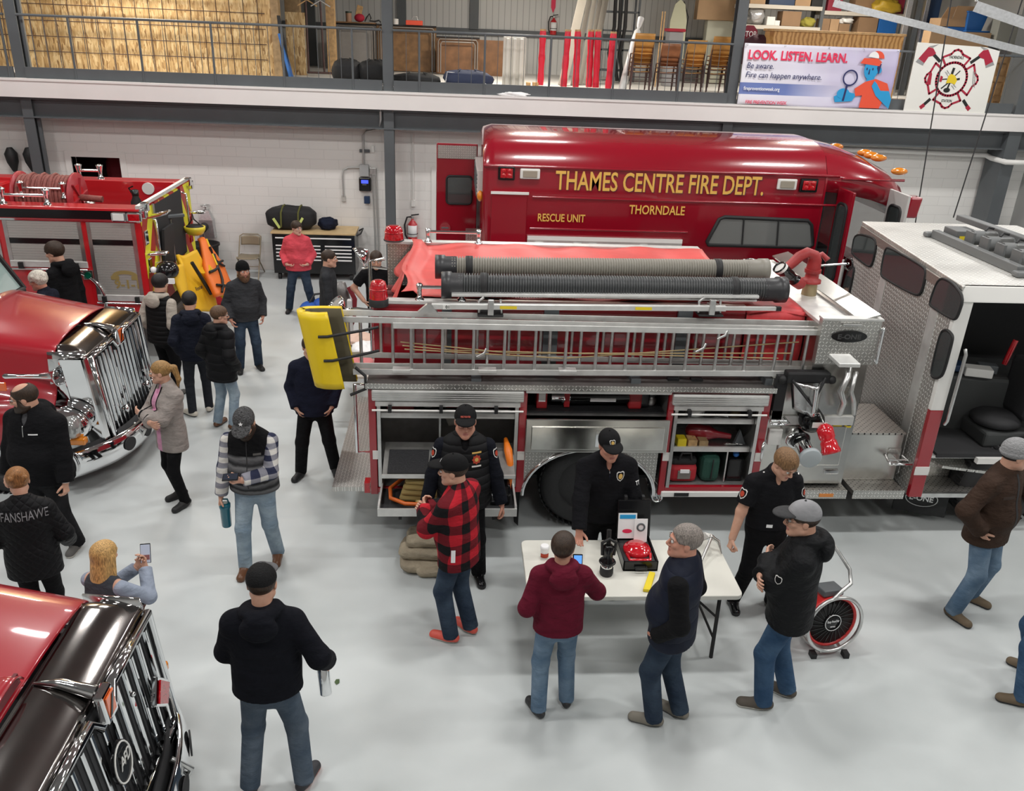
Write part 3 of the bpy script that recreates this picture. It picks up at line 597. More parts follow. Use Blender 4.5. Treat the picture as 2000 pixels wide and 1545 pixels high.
MB().box(bb[0], bb[1], Y-.1, Y+.25, zc, bb[5]+.3).build('carton', CARD, r, bevel=.01)
mk = MB(); yk = Y-.103
for x0, x1, z in ((.35, .6, .62), (.35, .6, .56), (.35, .75, .5)): w = bb[1]-bb[0]; mk.box(bb[0]+w*x0, bb[0]+w*x1, yk, Y-.09, zc+z, zc+z+.018)
mk.build('print', DARK, r)
# shelving at right with boxes
YS = 22.6
r = empty('pallet_shelving', (9, YS, ZD), 0, 'long cream shelving unit of stored boxes at the right of the deck', 'shelf')
SH = mat('cream_steel', (.56, .52, .45), .5)
lv = {}
for k, (pa, pb_) in enumerate((((1452, 6), (1607, 14)), ((1447, 47), (1602, 54)), ((1612, 18), (1765, 30)), ((1604, 66), (1760, 74)))):
    a = at(*pa, Y=YS); b = at(*pb_, Y=YS); z = (a.z+b.z)/2; lv[k] = z; MB().box(a.x, b.x, YS, YS+.7, z-.09, z).build('shelf', SH, r)
for px in (1452, 1605, 1765):
    x = at(px, 40, Y=YS).x; MB().box(x-.04, x+.04, YS+.02, YS+.1, ZD, 6.6).build('upright', GREYP, r); MB().box(x-.04, x+.04, YS+.6, YS+.68, ZD, 6.6).build('upright', GREYP, r)
def boxon(px0, px1, z, h, mt, label, name='cardboard_box', cat='box', d=.4, y=None):
    y = YS+.05 if y is None else y; x0 = at(px0, 40, Y=y).x; x1 = at(px1, 40, Y=y).x
    return tag(MB().box(x0, x1, y, y+d, z+.002, z+h).build(name, mt, bevel=.008), label, cat)
DKB = mat('dark_blue_plastic', (.015, .04, .1), .5); GRN = mat('teal_plastic', (.12, .22, .2), .4)
SILV = mat('clear_bag', (.5, .5, .5), .2, .5, bump=1., bscale=12)
r2 = MB(); lump(r2, (at(1476, 30, Y=YS+.2).x, YS+.25, lv[1]+.2), (.24, .2, .2), 11, .25); tag(r2.build('plastic_bag', SILV, weld=True), 'crumpled clear plastic bag on the middle shelf, left end', 'bag')
boxon(1498, 1514, lv[1], .2, WHITEP, 'white carton on the middle shelf beside the clear bag'); boxon(1514, 1524, lv[1], .12, WHITEP, 'small white box on the middle shelf beside the white carton')
boxon(1527, 1564, lv[1], .34, CARD2, 'brown cardboard box with white labels on the middle shelf')
r2 = MB(); lump(r2, (at(1578, 40, Y=YS+.2).x, YS+.2, lv[1]+.1), (.18, .15, .11), 12, .3); tag(r2.build('yellow_cloth', mat('olive_cloth', (.34, .3, .05), .9, bump=.4), weld=True), 'crumpled olive yellow cloth on the middle shelf', 'cloth')
boxon(1497, 1547, lv[0], .3, DKB, 'dark blue crate on the upper shelf left of the rail', 'crate', 'crate'); boxon(1548, 1578, lv[0], .3, CARD, 'brown box on the upper shelf beside the dark blue crate')
boxon(1580, 1606, lv[0], .26, BLACK, 'black case on the upper shelf', 'case', 'case'); boxon(1460, 1490, lv[0], .25, CARD, 'brown box at the left end of the upper shelf')
boxon(1612, 1640, lv[2], .3, mat('maroon_plastic', (.25, .02, .04), .5), 'maroon crate on the right upper shelf', 'crate', 'crate'); boxon(1665, 1706, lv[2], .34, CARD2, 'brown box on the right upper shelf behind the door rail')
boxon(1706, 1727, lv[2], .3, DKB, 'dark blue box at the right upper shelf', 'crate', 'crate'); boxon(1744, 1764, lv[2], .4, MATS['maroon_plastic'], 'dark red box at the far end of the right upper shelf', 'crate', 'crate')
r2 = MB(); lump(r2, (at(1733, 15, Y=YS-.1).x, YS-.02, lv[2]+.14), (.34, .2, .15), 14, .35); tag(r2.build('gold_cloth', mat('gold_cloth', (.5, .33, .03), .5, bump=.5, bscale=16), weld=True), 'shiny gold yellow cloth hanging over the right upper shelf', 'cloth')
boxon(1606, 1622, lv[3], .36, CARD2, 'narrow brown box on the lower right shelf, leftmost'); boxon(1623, 1640, lv[3], .36, CARD, 'narrow brown box on the lower right shelf, second from left'); boxon(1641, 1662, lv[3], .26, CARD2, 'low brown box on the lower right shelf under white plastic')
r2 = MB(); lump(r2, (at(1655, 40, Y=YS+.1).x, YS+.2, lv[3]+.33), (.2, .15, .07), 15, .4); tag(r2.build('plastic_sheet', mat('white_film', (.78, .78, .76), .3), weld=True), 'white plastic sheet lying on the low brown box', 'plastic')
boxon(1678, 1716, lv[3], .44, CARD2, 'large brown box on the lower right shelf beside the blue tub'); boxon(1718, 1754, lv[3], .44, BLUEP, 'blue tub on the lower right shelf', 'tub', 'tub')
boxon(1486, 1555, ZD, .6, GRN, 'teal storage tub standing behind the wooden counter', 'storage_tub', 'tub'); boxon(1560, 1602, ZD, .6, DARK, 'dark tub standing behind the wooden counter', 'storage_tub', 'tub', y=YS-.5)
# stop sign, wooden counter
Y = 20.4; q = at(1464, 66, Y=Y); r = empty('stop_sign', (q.x, Y, ZD), 0, 'maroon hand held stop paddle sign behind the column', 'sign')
MB().slab([(q.x+.19*math.cos(PI/8+k*PI/4), Y, q.z+.19*math.sin(PI/8+k*PI/4)) for k in range(8)], (0, .02, 0)).build('plate', mat('maroon_sign', (.22, .01, .03), .4), r)
text('STOP', (q.x, Y-.004, q.z-.06), X, Zv, .12, LW, r, width=.3, align='CENTER', bold=.01); MB().box(q.x-.02, q.x+.02, Y+.02, Y+.04, ZD, q.z).build('handle', WOOD, r)
r2 = MB(); p = at(1480, 78, Y=20.2); lump(r2, (p.x, 20.2, p.z-.25), (.35, .2, .34), 16, .15); tag(r2.build('dark_sack', mat('maroon_black', (.05, .012, .02), .8), weld=True), 'dark maroon sack slumped below the stop sign', 'sack')
Y = 19.6; b = pb(1508, 66, 1762, 120, Y, .6); b = list(b); b[4] = ZD
VEN = mat('oak_veneer', (.52, .27, .085), .4); nb = NB(VEN); wv = nb.n('ShaderNodeTexWave', i_Vector=nb.obj(), i_Scale=3.2, i_Distortion=7., i_Detail=3.); wv.bands_direction = 'X'
nb.base(nb.ramp(wv.outputs['Fac'], [(.1, (.36, .17, .045)), (.7, (.60, .34, .12))]))
r = empty('wooden_counter', ((b[0]+b[1])/2, Y, ZD), 0, 'oak veneer counter standing behind the printed banner', 'counter')
MB().box(*b).build('carcass', VEN, r, bevel=.004); MB().box(b[0]-.03, b[1]+.03, Y-.04, Y+.64, b[5], b[5]+.05).build('counter_top', WOOD, r, bevel=.006)
# right end: cartons, blue bins, crate, dark panels, wooden crate
def stack(px0, py0, px1, py1, Y, d, name, mt, label, cat): return item(px0, py0, px1, py1, Y, d, name, mt, label, cat)
rr = empty('open_carton', (at(1866, 40, Y=20.6).x, 20.6, 4.9), 0, 'open cardboard carton with raised flaps beside the blue recycling bin', 'box')
b = pb(1837, 36, 1893, 52, 20.6, .5); MB().box(*b).build('carton', CARD, rr); MB().slab([(b[0], 20.6, b[5]), (b[0]+.25, 20.6, b[5]), (b[0]+.25, 20.5, b[5]+.24), (b[0]+.05, 20.5, b[5]+.22)], (0, .01, 0)).build('flap', CARD, rr)
MB().slab([(b[0]+.27, 20.6, b[5]), (b[1], 20.6, b[5]), (b[1], 20.52, b[5]+.26), (b[0]+.27, 20.52, b[5]+.26)], (0, .01, 0)).build('flap', CARD, rr)
b2 = pb(1850, 52, 1895, 66, 20.6, .5); tag(MB().box(b2[0], b2[1], 20.6, 21.1, b2[4], b[4]-.002).build('blue_tote', BLUEP, bevel=.02), 'small blue tote under the open carton', 'tote')
def taper(px0, py0, px1, py1, Y, d, label, z0=None):
    b = list(pb(px0, py0, px1, py1, Y, d)); b[4] = z0 or b[4]; r = empty('recycling_bin', ((b[0]+b[1])/2, Y, b[4]), 0, label, 'bin'); k = .07; a = [(b[0]+k, Y+k, b[4]), (b[1]-k, Y+k, b[4]), (b[1]-k, Y+d-k, b[4]), (b[0]+k, Y+d-k, b[4])]; c = [(b[0], Y, b[5]), (b[1], Y, b[5]), (b[1], Y+d, b[5]), (b[0], Y+d, b[5])]
    MB().loft([a, c], smooth=False).build('tub', BLUEP, r, bevel=.02); MB().box(b[0]-.02, b[1]+.02, Y-.02, Y+d+.02, b[5]-.03, b[5]).build('rim', BLUEP, r, bevel=.01); return b
bA = taper(1888, 22, 1930, 60, 20.5, .5, 'blue recycling bin, upper of two nested by the right door rail', at(1906, 60, Y=20.5).z-.06); taper(1884, 60, 1928, 92, 20.5, .6, 'blue recycling bin, lower of two at the right door rail', ZD+.01)
item(1816, 62, 1935, 86, 20.1, .35, 'flat_carton', CARD, 'flat brown carton behind the emblem board top edge', 'box', z0=ZD)
item(1950, 28, 1996, 86, 20.0, .3, 'wall_cabinet', mat('grey_green_metal', (.28, .29, .26), .5), 'grey green metal box below the short door rail', 'cabinet')
for i, (px0, px1) in enumerate(((1770, 1781), (1790, 1800), (1806, 1814), (1815, 1836))): item(px0, -40, px1, 82, 21.4+.1*i, .1, 'stored_panel', (GALV, GREYP, GALV, DKB)[i], ('narrow bright metal stud', 'grey metal stud', 'second bright metal stud', 'dark blue panel')[i]+' standing upright behind the emblem board', 'panel', z0=ZD)
CR = mat('crate_pine', (.33, .19, .08), .6, var=.25, vscale=9); Y = 18.9
b = pb(1935, 112, 2010, 205, Y, .8); r = empty('wooden_crate', ((b[0]+b[1])/2, Y, ZD), 0, 'rough pine slatted crate right of the emblem board', 'crate')
for k in range(5): x = b[0]+(b[1]-b[0])*k/5; MB().box(x, x+.11, Y+.04, Y+.06, ZD, b[5]).build('slat', CR, r)
for z in (ZD+.1, (ZD+b[5])/2, b[5]-.12): MB().box(b[0], b[1], Y, Y+.04, z, z+.11).build('rail', CR, r)
MB().box(b[0], b[1], Y+.7, Y+.74, ZD, b[5]).build('back', CR, r)
# left end: leaning dark panel, blue board, strand-board offcut, coat rack, posts
Y = 19.3
p0 = at(541, 30, Y=Y); p1 = at(556, 152, Y=Y); tag(MB().slab([(p0.x, Y, p0.z), (p0.x+.06, Y, p0.z), (p1.x+.18, Y-.1, ZD), (p1.x, Y-.1, ZD)], (0, -.03, 0)).build('black_sheet', BLACK), 'thin black panel leaning at the end of the strand board wall', 'panel')
p0 = at(562, 100, Y=Y); tag(MB().bar((at(573, 152, Y=Y).x, Y-.2, ZD), (p0.x-.14, Y+.05, p0.z+.3), .05, .24, (0, 1, 0)).build('blue_board', BLUEP), 'narrow blue board leaning beside the black panel', 'board')
b = pb(560, 24, 598, 152, 20.6, .03); tag(MB().box(b[0], b[1], 20.6, 20.63, ZD, b[5]).build('strand_board_sheet', OSB), 'small strand board sheet standing beside the coat rack', 'sheet')
for i, (px, w) in enumerate(((572, .34), (645, .2))): x = at(px, 40, Y=21.3).x; tag(MB().box(x-w/2, x+w/2, 21.3, 21.5, ZD, 7.3).build('timber_post', WOOD if i else MATS['stud_wood'], bevel=.006), ('dark timber post left of the coat rack', 'pale timber post right of the coat rack')[i], 'post')
Y = 20.3; x = at(612, 30, Y=Y).x; r = empty('coat_rack', (x, Y, ZD), 0, 'dark wheeled coat rack with wooden hangers on the deck', 'rack')
MB().tube([(x-.16, Y, ZD+.08), (x-.14, Y, 6.4)], .022, 8).build('upright', BRN, r); MB().tube([(x+.14, Y+.3, ZD+.08), (x+.1, Y+.3, 6.4)], .022, 8).build('upright', BRN, r); MB().tube([(x-.2, Y, ZD+.08), (x+.35, Y+.1, ZD+.08)], .022, 8).build('base_bar', BRN, r); MB().tube([(x-.3, Y, 5.62), (x+.4, Y, 5.62)], .016, 8).build('hanging_bar', ALU, r)
for k in range(2):
    xx = x-.12+.28*k; r = empty('coat_hanger', (xx, Y, 5.34), 0, ('pale wooden coat hanger on the coat rack', 'grey coat hanger on the coat rack')[k], 'hanger')
    MB().tube([(xx-.2, Y-.05, 5.34), (xx, Y, 5.46), (xx+.2, Y+.05, 5.34)], .016, 6).build('shoulder', (WOOD, ALU)[k], r); MB().tube([(xx, Y, 5.46), (xx, Y, 5.58), (xx+.03, Y, 5.62), (xx+.05, Y, 5.58)], .004, 5).build('hook', CHROME, r)
r2 = MB(); p = at(1005, 187, Y=17.76); lump(r2, (p.x, 17.79, 3.87), (.28, .045, .035), 18, .6); tag(r2.build('white_rag', LW, weld=True), 'crumpled white rag lying on the white ledge outside the railing', 'rag')
# ------------------------------------------------------------ the main pumper, side on to the camera
Y0 = 7.9
ENG = empty('fire_engine', (2.4, 9.2, 0), 0, 'red and steel pumper with open roller compartments and bare metal cab, nearest full vehicle', 'fire engine')
LINER = mat('compartment_liner', (.26, .255, .25), .5, .5, var=.2, vscale=6)
def P(mb, name, mt, **k): return mb.build(name, mt, ENG, **k)
def liner(x0, x1, z0, z1, y0, d, name):
    t = .015; mb = MB()
    mb.box(x0, x1, y0+d, y0+d+t, z0, z1).box(x0-t, x0, y0, y0+d, z0-t, z1+t).box(x1, x1+t, y0, y0+d, z0-t, z1+t).box(x0, x1, y0, y0+d, z0-t, z0).box(x0, x1, y0, y0+d, z1, z1+t)
    return P(mb, name, LINER)
mb = MB()
for x0, x1 in ((-.83, -.755), (.70, .78), (2.245, 2.31), (3.245, 3.33)): mb.box(x0, x1, Y0, Y0+.05, .5 if x0 != .70 else .53, 1.74)
mb.box(-.83, 3.33, Y0, Y0+.05, 1.70, 1.75); mb.box(2.31, 3.245, Y0, Y0+.05, .55, .605); mb.box(-.755, .70, Y0, Y0+.05, .52, .58)
mb.box(-.83, -.80, Y0+.05, 10.5, .5, 1.75).box(3.30, 3.33, Y0+.05, 10.5, .5, 1.75).box(-.8, 3.3, 10.45, 10.5, .5, 1.75)
P(mb, 'lower_body', RED, bevel=.006)
P(MB().box(-.8, 3.3, Y0+.75, 10.4, .55, 1.74), 'tank', DARK)
liner(-.755, .70, .58, 1.70, Y0+.05, .6, 'compartment'); liner(.78, 2.245, 1.43, 1.70, Y0+.05, .5, 'compartment'); liner(2.31, 3.245, .605, 1.70, Y0+.05, .6, 'compartment')
def shutter(x0, x1, z1):
    r = P(MB().box(x0-.05, x1+.05, Y0-.05, Y0+.04, z1-.115, z1+.005), 'roller_shutter', ALUW, bevel=.012)
    mb = MB(); [mb.box(x0-.045, x1+.045, Y0-.056, Y0-.05, z1-.1+k*.024, z1-.09+k*.024) for k in range(4)]; mb.build('slat_ribs', ALU, r)
    MB().box(x0-.02, x1+.02, Y0-.02, Y0+.03, z1-.185, z1-.13).build('bottom_slat', ALUW, r, bevel=.006)
    MB().tube([(x0-.05, Y0-.05, z1-.215), (x1+.05, Y0-.05, z1-.215)], .011, 8).build('lift_bar', WHITEP, r)
    for k in ((.09, .45, .84) if x1-x0 > 1.2 else (.15, .85)): x = x0+(x1-x0)*k; MB().box(x-.018, x+.018, Y0-.07, Y0-.01, z1-.235, z1-.165).build('bracket', BLACK, r)
    P(MB().box(x0-.005, x0+.03, Y0-.012, Y0+.04, .6, z1-.1), 'shutter_track', ALU); P(MB().box(x1-.03, x1+.005, Y0-.012, Y0+.04, .6, z1-.1), 'shutter_track', ALU)
shutter(-.74, .69, 1.715); shutter(2.325, 3.235, 1.70)
P(MB().box(.76, 2.26, Y0-.03, Y0, 1.695, 1.735), 'door_header', ALUW, bevel=.005)
o = P(MB().box(.77, 2.27, Y0-.06, Y0-.03, 1.04, 1.42), 'drop_door', STEEL, bevel=.01); MB().box(.83, 2.22, Y0-.075, Y0-.06, 1.08, 1.34).build('door_face', mat('scuffed_steel', (.72, .71, .67), .2, 1., var=.2, vscale=5), o, bevel=.02)
MB().box(1.50, 1.68, Y0-.082, Y0-.072, 1.12, 1.30).build('latch_plate', CHROME, o)
# fender plate round the rear wheel
xc, ra, rb, zb = 1.485, .715, .55, .5
arc = [(xc+ra*math.cos(PI*k/24), zb+rb*math.sin(PI*k/24)) for k in range(25)]
mb = MB()
for (a, b) in zip(arc, arc[1:]): mb.slab([(a[0], Y0+.01, a[1]), (a[0], Y0+.01, 1.06), (b[0], Y0+.01, 1.06), (b[0], Y0+.01, b[1])], (0, .02, 0))
P(mb, 'fender_panel', PL_XZ); P(MB().tube([(x, Y0, z) for x, z in arc], .022, 8), 'fender_rim', CHROME)
P(MB().loft([[(x, y, z) for x, z in arc] for y in (Y0+.03, Y0+.7)], cap=False, closed=False), 'wheel_well', DARK)
def wheel(c, R, w, parent, dirn=-1, rim=ALU, hubr=.5):
    c = V(c); d = V(0, dirn, 0); tz = MB()
    tz.lathe(c-d*(w/2), d, [(0, R*.6), (0, R*.86), (w*.12, R*.97), (w*.2, R), (w*.8, R), (w*.88, R*.97), (w, R*.86), (w*1.0, R*.62), (w*.9, R*.58)], 48)
    t = tz.build('tire', mat('tire_rubber', (.022, .022, .023), .65, bump=.3, bscale=30), parent)
    tr = MB()
    for k in range(48):
        a = k*2*PI/48; p = c+V(math.cos(a)*R, 0, math.sin(a)*R); e = V(-math.sin(a), 0, math.cos(a)); n = V(math.cos(a), 0, math.sin(a))
        for s in (-.3, .3): tr.obox(p+d*(w*s), e*.02, d*(w*.16), n*.004)
    tr.build('tread_block', BLACK, t, kind='stuff')
    MB().lathe(c+d*(w*.2), d, [(0, R*.58), (.02, R*.57), (.03, R*.5), (-.06, R*.42), (-.08, R*.25), (.02, R*.22), (.06, R*.16), (.07, .02)], 32).build('rim', rim, parent)
    nb_ = MB(); [nb_.cyl(c+d*(w*.2-.06)+V(math.cos(a), 0, math.sin(a))*R*.33, c+d*(w*.2-.02)+V(math.cos(a), 0, math.sin(a))*R*.33, .016, 6) for a in [k*2*PI/10 for k in range(10)]]
    nb_.build('lug_nuts', CHROME, parent, kind='stuff')
w = empty('wheel', (1.5, 8.2, 0)); bpy.data.objects.remove(w)
wheel((1.5, 8.3, .53), .53, .52, ENG, -1, WHITEP); wheel((1.5, 10.2, .53), .53, .5, ENG, 1, WHITEP)
P(MB().obox((.73, 8.25, .32), (.02, -.04, 0), (0, .26, 0), (0, 0, .24)), 'mud_flap', BLACK); P(MB().torus((.70, 8.1, .3), (1, .1, 0), .1, .006, 24, 5), 'flap_emblem', ALU)
o = P(MB().tube([(2.27, 8.5, .42), (2.27, 7.98, .42)], .055, 16, cap=False), 'exhaust_pipe', CHROME, solid=.008)
P(MB().box(2.28, 3.32, Y0-.02, Y0+.04, .485, .55), 'rub_rail', WHITEP, bevel=.01); P(MB().box(2.42, 2.58, Y0-.03, Y0-.018, .50, .54), 'marker_light', BLACKG)
for x in (-.80, .70, 2.25, 3.25): P(MB().box(x, x+.075, Y0-.004, Y0, .92, 1.02), 'reflective_tape', WHITEP)
# shelf above the compartments and upper body walls
P(MB().box(-.84, 3.34, Y0-.03, 8.36, 1.75, 1.775), 'shelf_deck', mat('worn_shelf_top', (.13, .12, .115), .5, .5, var=.2, vscale=7, bump=.2)); P(MB().box(-.85, 3.35, Y0-.045, Y0-.03, 1.73, 1.785), 'shelf_edge', PL_XZ)
for x in (2.25, 2.5): P(MB().box(x, x+.12, 8.05, 8.12, 1.775, 1.80), 'shelf_latch', BLACK)
P(MB().box(-.80, 3.08, 8.35, 8.42, 1.775, 2.47), 'hosebed_side', RED, bevel=.006); P(MB().box(-.80, -.5, 8.33, 8.45, 2.47, 2.5), 'rail_cap', ALUW); P(MB().box(-.5, 3.08, 8.33, 8.45, 2.47, 2.5), 'rail_cap', ALUW)
P(MB().box(-.80, 3.08, 10.38, 10.45, 1.775, 2.60), 'hosebed_side', PL_XZ, bevel=.004); P(MB().box(-.82, 3.1, 10.34, 10.48, 2.60, 2.63), 'rail_cap', ALUW)
P(MB().box(-.78, 3.06, 8.42, 10.38, 2.0, 2.05), 'hosebed_floor', DARK)
hb = MB()
for k in range(6): hb.tube([(-.78, 8.75+k*.22, 2.09), (.2, 8.75+k*.22, 2.1)], .055, 8)
for k in range(5): hb.tube([(-.76, 8.9+k*.22, 2.19), (.2, 8.9+k*.22, 2.2)], .055, 8)
P(hb, 'packed_hose', mat('dark_red_hose', (.1, .02, .02), .8), kind='stuff')
P(MB().box(-.10, .0, 8.33, 8.36, 1.78, 2.46), 'conduit_plate', GREYP); P(MB().box(.95, 1.1, 8.3, 8.36, 1.78, 2.46), 'mount_plate', GREYP); P(MB().box(2.35, 2.50, 8.3, 8.36, 1.78, 2.46), 'mount_plate', GREYP)
# folded vinyl covers
VIN = mat('faded_red_vinyl', (.62, .085, .075), .5, bump=.25, bscale=7, var=.12, vscale=3); VIN2 = mat('worn_red_vinyl', (.46, .03, .035), .55, bump=.2, bscale=8, var=.35, vscale=6)
def tarp(u, v):
    y = 8.46+(10.34-8.46)*v; x0 = -.52+.05*math.sin(v*9); x1 = 3.12+.28*(1-abs(v-.0)) * .3
    x = x0+(x1-x0)*u; z = 2.50+.12*v-.05*math.sin(PI*v)*(1+.4*math.sin(u*23))+.012*math.sin(u*31+v*9)+.012*math.sin(u*11-v*14)
    return V(x, y, z+(.06 if u < .04 else 0))
o = P(MB().grid(tarp, 60, 16), 'hosebed_cover', VIN, solid=.004)
def drape(u, v):
    y = 8.9+1.35*u; return V(-.52-.14*v-.05*math.sin(u*15)*v, y, 2.58-.42*v*(1-.5*u)+.02*math.sin(u*20)-.05*u)
P(MB().grid(drape, 24, 8), 'cover_flap', VIN, solid=.004)
def cover(u, v):
    y = 8.32+(10.3-8.32)*v; return V(3.08+.64*u, y, 2.46+.03*math.sin(PI*u)+.01*math.sin(v*17+u*5)-(.03 if v < .02 else 0))
P(MB().grid(cover, 10, 24), 'crosslay_cover', VIN2, solid=.004)
P(MB().grid(lambda u, v: V(3.08+.63*u, 8.33-.03*math.sin(PI*v)+.01*math.sin(u*8+v*5), 2.46-.62*v), 12, 8), 'crosslay_flap', VIN2, solid=.004)
# grab rails, beacons and work lights
def grab(x0, x1, y, z, nm='grab_rail'):
    r = P(MB().tube([(x0, y, z+.13), (x1, y, z+.13)], .018, 10), nm, CHROME)
    for x in (x0, x1): MB().lathe((x, y, z), (0, 0, 1), [(0, .05), (.015, .045), (.03, .025), (.1, .025), (.16, .035), (.17, .02)], 14).build('stanchion', CHROME, r)
grab(-.33, .1, 8.40, 2.5); grab(-.3, .32, 10.36, 2.63)
def beacon(c, R, h, parent, base=.05, mt=REDL):
    x, y, z = c; b = MB().lathe(c, (0, 0, 1), [(0, R*1.05), (base, R*1.05), (base+.005, R)], 28).build('beacon_base', BLACK, parent)
    z2 = z+base; d = MB().lathe((x, y, z2), (0, 0, 1), [(0, R), (h*.7, R*.88), (h*.92, R*.75), (h, R*.5), (h, .01)], 28).build('beacon_dome', mt, parent)
    MB().torus((x, y, z2+h*.55), (0, 0, 1), R*.93, .006, 24, 5).build('dome_rib', mt, d); return d
beacon((-.74, 8.34, 2.45), .095, .19, ENG, .07); beacon((-.72, 10.42, 2.63), .12, .17, ENG, .01)
def worklight(p, d, R, parent):
    d = V(d); o = MB().lathe(p, d, [(0, .015), (R*.3, R*.55), (R*.8, R*.9), (R*1.15, R), (R*1.15, R*.92), (R*.9, R*.85)], 22).build('work_light', CHROME, parent)
    MB().lathe(V(p)+d.normalized()*R*1.02, d, [(0, R*.92), (.012, R*.5), (.016, .01)], 22).build('lens', mat('lamp_glass', (.5, .48, .45), .05, .3), o); return o
worklight((-1.12, 8.62, 2.26), (-.6, -.25, .55), .13, ENG); worklight((-1.02, 10.3, 2.52), (-.8, -.2, -.5), .13, ENG); worklight((3.36, 9.2, 2.66), (-.2, -.5, .6), .1, ENG)
P(MB().cyl((3.36, 9.2, 2.46), (3.36, 9.2, 2.67), .02, 8), 'lamp_stem', CHROME)
for y in (8.62, 10.3): P(MB().tube([(-.8, y, 2.3), (-1.0, y, 2.32), (-1.1, y, 2.3)], .016, 8), 'lamp_stem', CHROME)
P(MB().tube([(-.82, 8.05, 1.7), (-.97, 8.0, 1.72), (-.97, 8.0, .95), (-.83, 8.05, .93)], .018, 10), 'rear_handrail', CHROME); P(MB().tube([(-.82, 10.2, 2.45), (-1.0, 10.2, 2.42), (-1.0, 10.2, 1.2)], .022, 10), 'rear_handrail', CHROME)
P(MB().box(-1.25, -.83, 8.0, 10.4, .48, .53), 'tailboard', PL_XY)
P(MB().box(-.9, -.84, 7.93, 8.05, .5, .62), 'tail_lamp', REDL)
# pump module
P(MB().box(3.33, 4.30, Y0+.06, 10.5, .62, 1.86).box(3.72, 4.30, Y0+.06, 10.5, 1.86, 2.44).box(3.33, 3.72, 8.38, 10.5, 1.86, 2.42), 'pump_module', STEEL); P(MB().box(-.8, 7.2, 8.35, 10.3, .46, .5), 'added_shade_panel', DARK); P(MB().box(3.72, 4.12, Y0+.02, 10.5, 2.44, 2.475), 'walk_deck', ALUW, bevel=.004)  # dark panel below the chassis is added to block light and darken the floor
P(MB().obox((4.2, 9.2, 2.55), (.1, 0, .03), (0, 1.3, 0), (-.003, 0, .008)), 'hinged_flap', STEEL)
P(MB().box(3.70, 4.32, Y0-.02, Y0+.06, 2.05, 2.53), 'control_plate', PL_XZ, bevel=.004); P(MB().box(3.70, 4.33, Y0-.03, Y0+.08, 2.525, 2.545), 'plate_cap', ALUW)
o = P(MB().slab([(4.0+.185*math.cos(a), Y0-.024, 2.36+.062*math.sin(a)) for a in [k*PI/16 for k in range(32)]], (0, -.012, 0)), 'maker_badge', BLACKG); text('E-ONE', (4.0, Y0-.038, 2.335), (1, 0, 0), (0, 0, 1), .05, mat('badge_grey', (.06, .06, .06), .3), o, 'badge_lettering', width=.24, align='CENTER', bold=.03)
P(MB().box(3.9, 4.1, Y0-.06, Y0-.03, 2.475, 2.50), 'plate_handle', ALU, bevel=.005)
P(MB().slab([(3.83, Y0-.02, 2.17), (4.05, Y0-.02, 2.17), (4.12, Y0-.15, 2.11), (3.90, Y0-.15, 2.11)], (0, 0, -.04)), 'fold_step', ALUW, bevel=.004)
for zz in (2.44, 2.1): P(MB().sph((4.33, Y0-.04, zz), .025), 'rail_bracket', CHROME)
P(MB().tube([(4.33, Y0-.05, 2.44), (4.33, Y0-.05, 2.08)], .016, 8), 'panel_handrail', CHROME)
P(MB().box(3.33, 4.27, Y0+.03, Y0+.06, 1.34, 1.44), 'panel_band', ALUW, bevel=.004); P(MB().box(3.50, 4.22, Y0+.04, Y0+.062, .85, 1.32), 'access_panel', STEEL, bevel=.012)
def onp(px, py, y=Y0): return at(px, py, Y=y)
q = onp(1587, 745); BUCK = mat('crumpled_foil', (.72, .72, .72), .22, 1., bump=.35, bscale=9)
mb = MB(); a = onp(1553, 752, 7.74); b = onp(1618, 748, 7.74); c = onp(1605, 812, 7.74); d = onp(1556, 808, 7.74)
S_ = empty('strainer_cone', (q.x, 7.75, 1.4), 0, 'shiny foil coloured cone bag strapped to the pump panel', 'bag')
def cone_(u, v):
    l = a.lerp(d, v); r_ = b.lerp(c, v); m_ = l.lerp(r_, u); k = math.sin(PI*u); return V(m_.x, 7.86-.16*k*(1-.25*v)-.05*(abs(u-.55) < .12), m_.z)
MB().grid(cone_, 14, 8).build('cone', BUCK, S_, solid=.01)
MB().tube([a+V(0, .08, .02), a.lerp(b, .55)+V(0, -.06, -.22), b+V(0, .08, .02)], .016, 6).build('strap', BLACK, S_); MB().box(a.x-.06, b.x+.06, 7.82, 7.94, a.z-.02, a.z+.1).build('bracket', BLACK, S_, bevel=.02)
for xx in (a.x-.1, b.x+.08): MB().sph((xx, 7.84, a.z+.02), .045, 8, 6).build('knob', BLACK, S_)
P(MB().box(a.x-.12, a.x-.01, Y0+.0, Y0+.07, c.z-.12, a.z+.03), 'black_recess', DARK)
q = onp(1588, 822, 7.86); P(MB().lathe(q+V(0, .1, 0), (0, -1, -.15), [(0, .13), (.1, .13), (.14, .11), (.16, .05), (.16, .01)], 24), 'intake_cap', BLACKG); P(MB().box(q.x-.06, q.x+.1, 7.73, 7.735, q.z-.02, q.z+.04), 'cap_label', WHITEP)
p1 = onp(1608, 828, 7.72); p2 = onp(1622, 878, 7.6)
r = empty('red_nozzle', p2, 0, 'red capped hose adapter hanging on a chain from the pump panel', 'adapter'); MB().lathe(p1, p2-p1, [(0, .03), (.02, .06), (.05, .085), (.14, .085), (.17, .07), (.19, .085), (.25, .09), (.28, .1), (.31, .1), (.315, .02)], 24).build('body', mat('glossy_red', (.6, .01, .02), .15, coat=1.), r); MB().tube([p1+V(0, 0, .01), p1+V(-.02, .08, .08), p1+V(-.05, .16, .05)], .008, 5).build('chain', CHROME, r)
p1 = onp(1560, 858, 7.86); p2 = onp(1582, 898, 7.5)
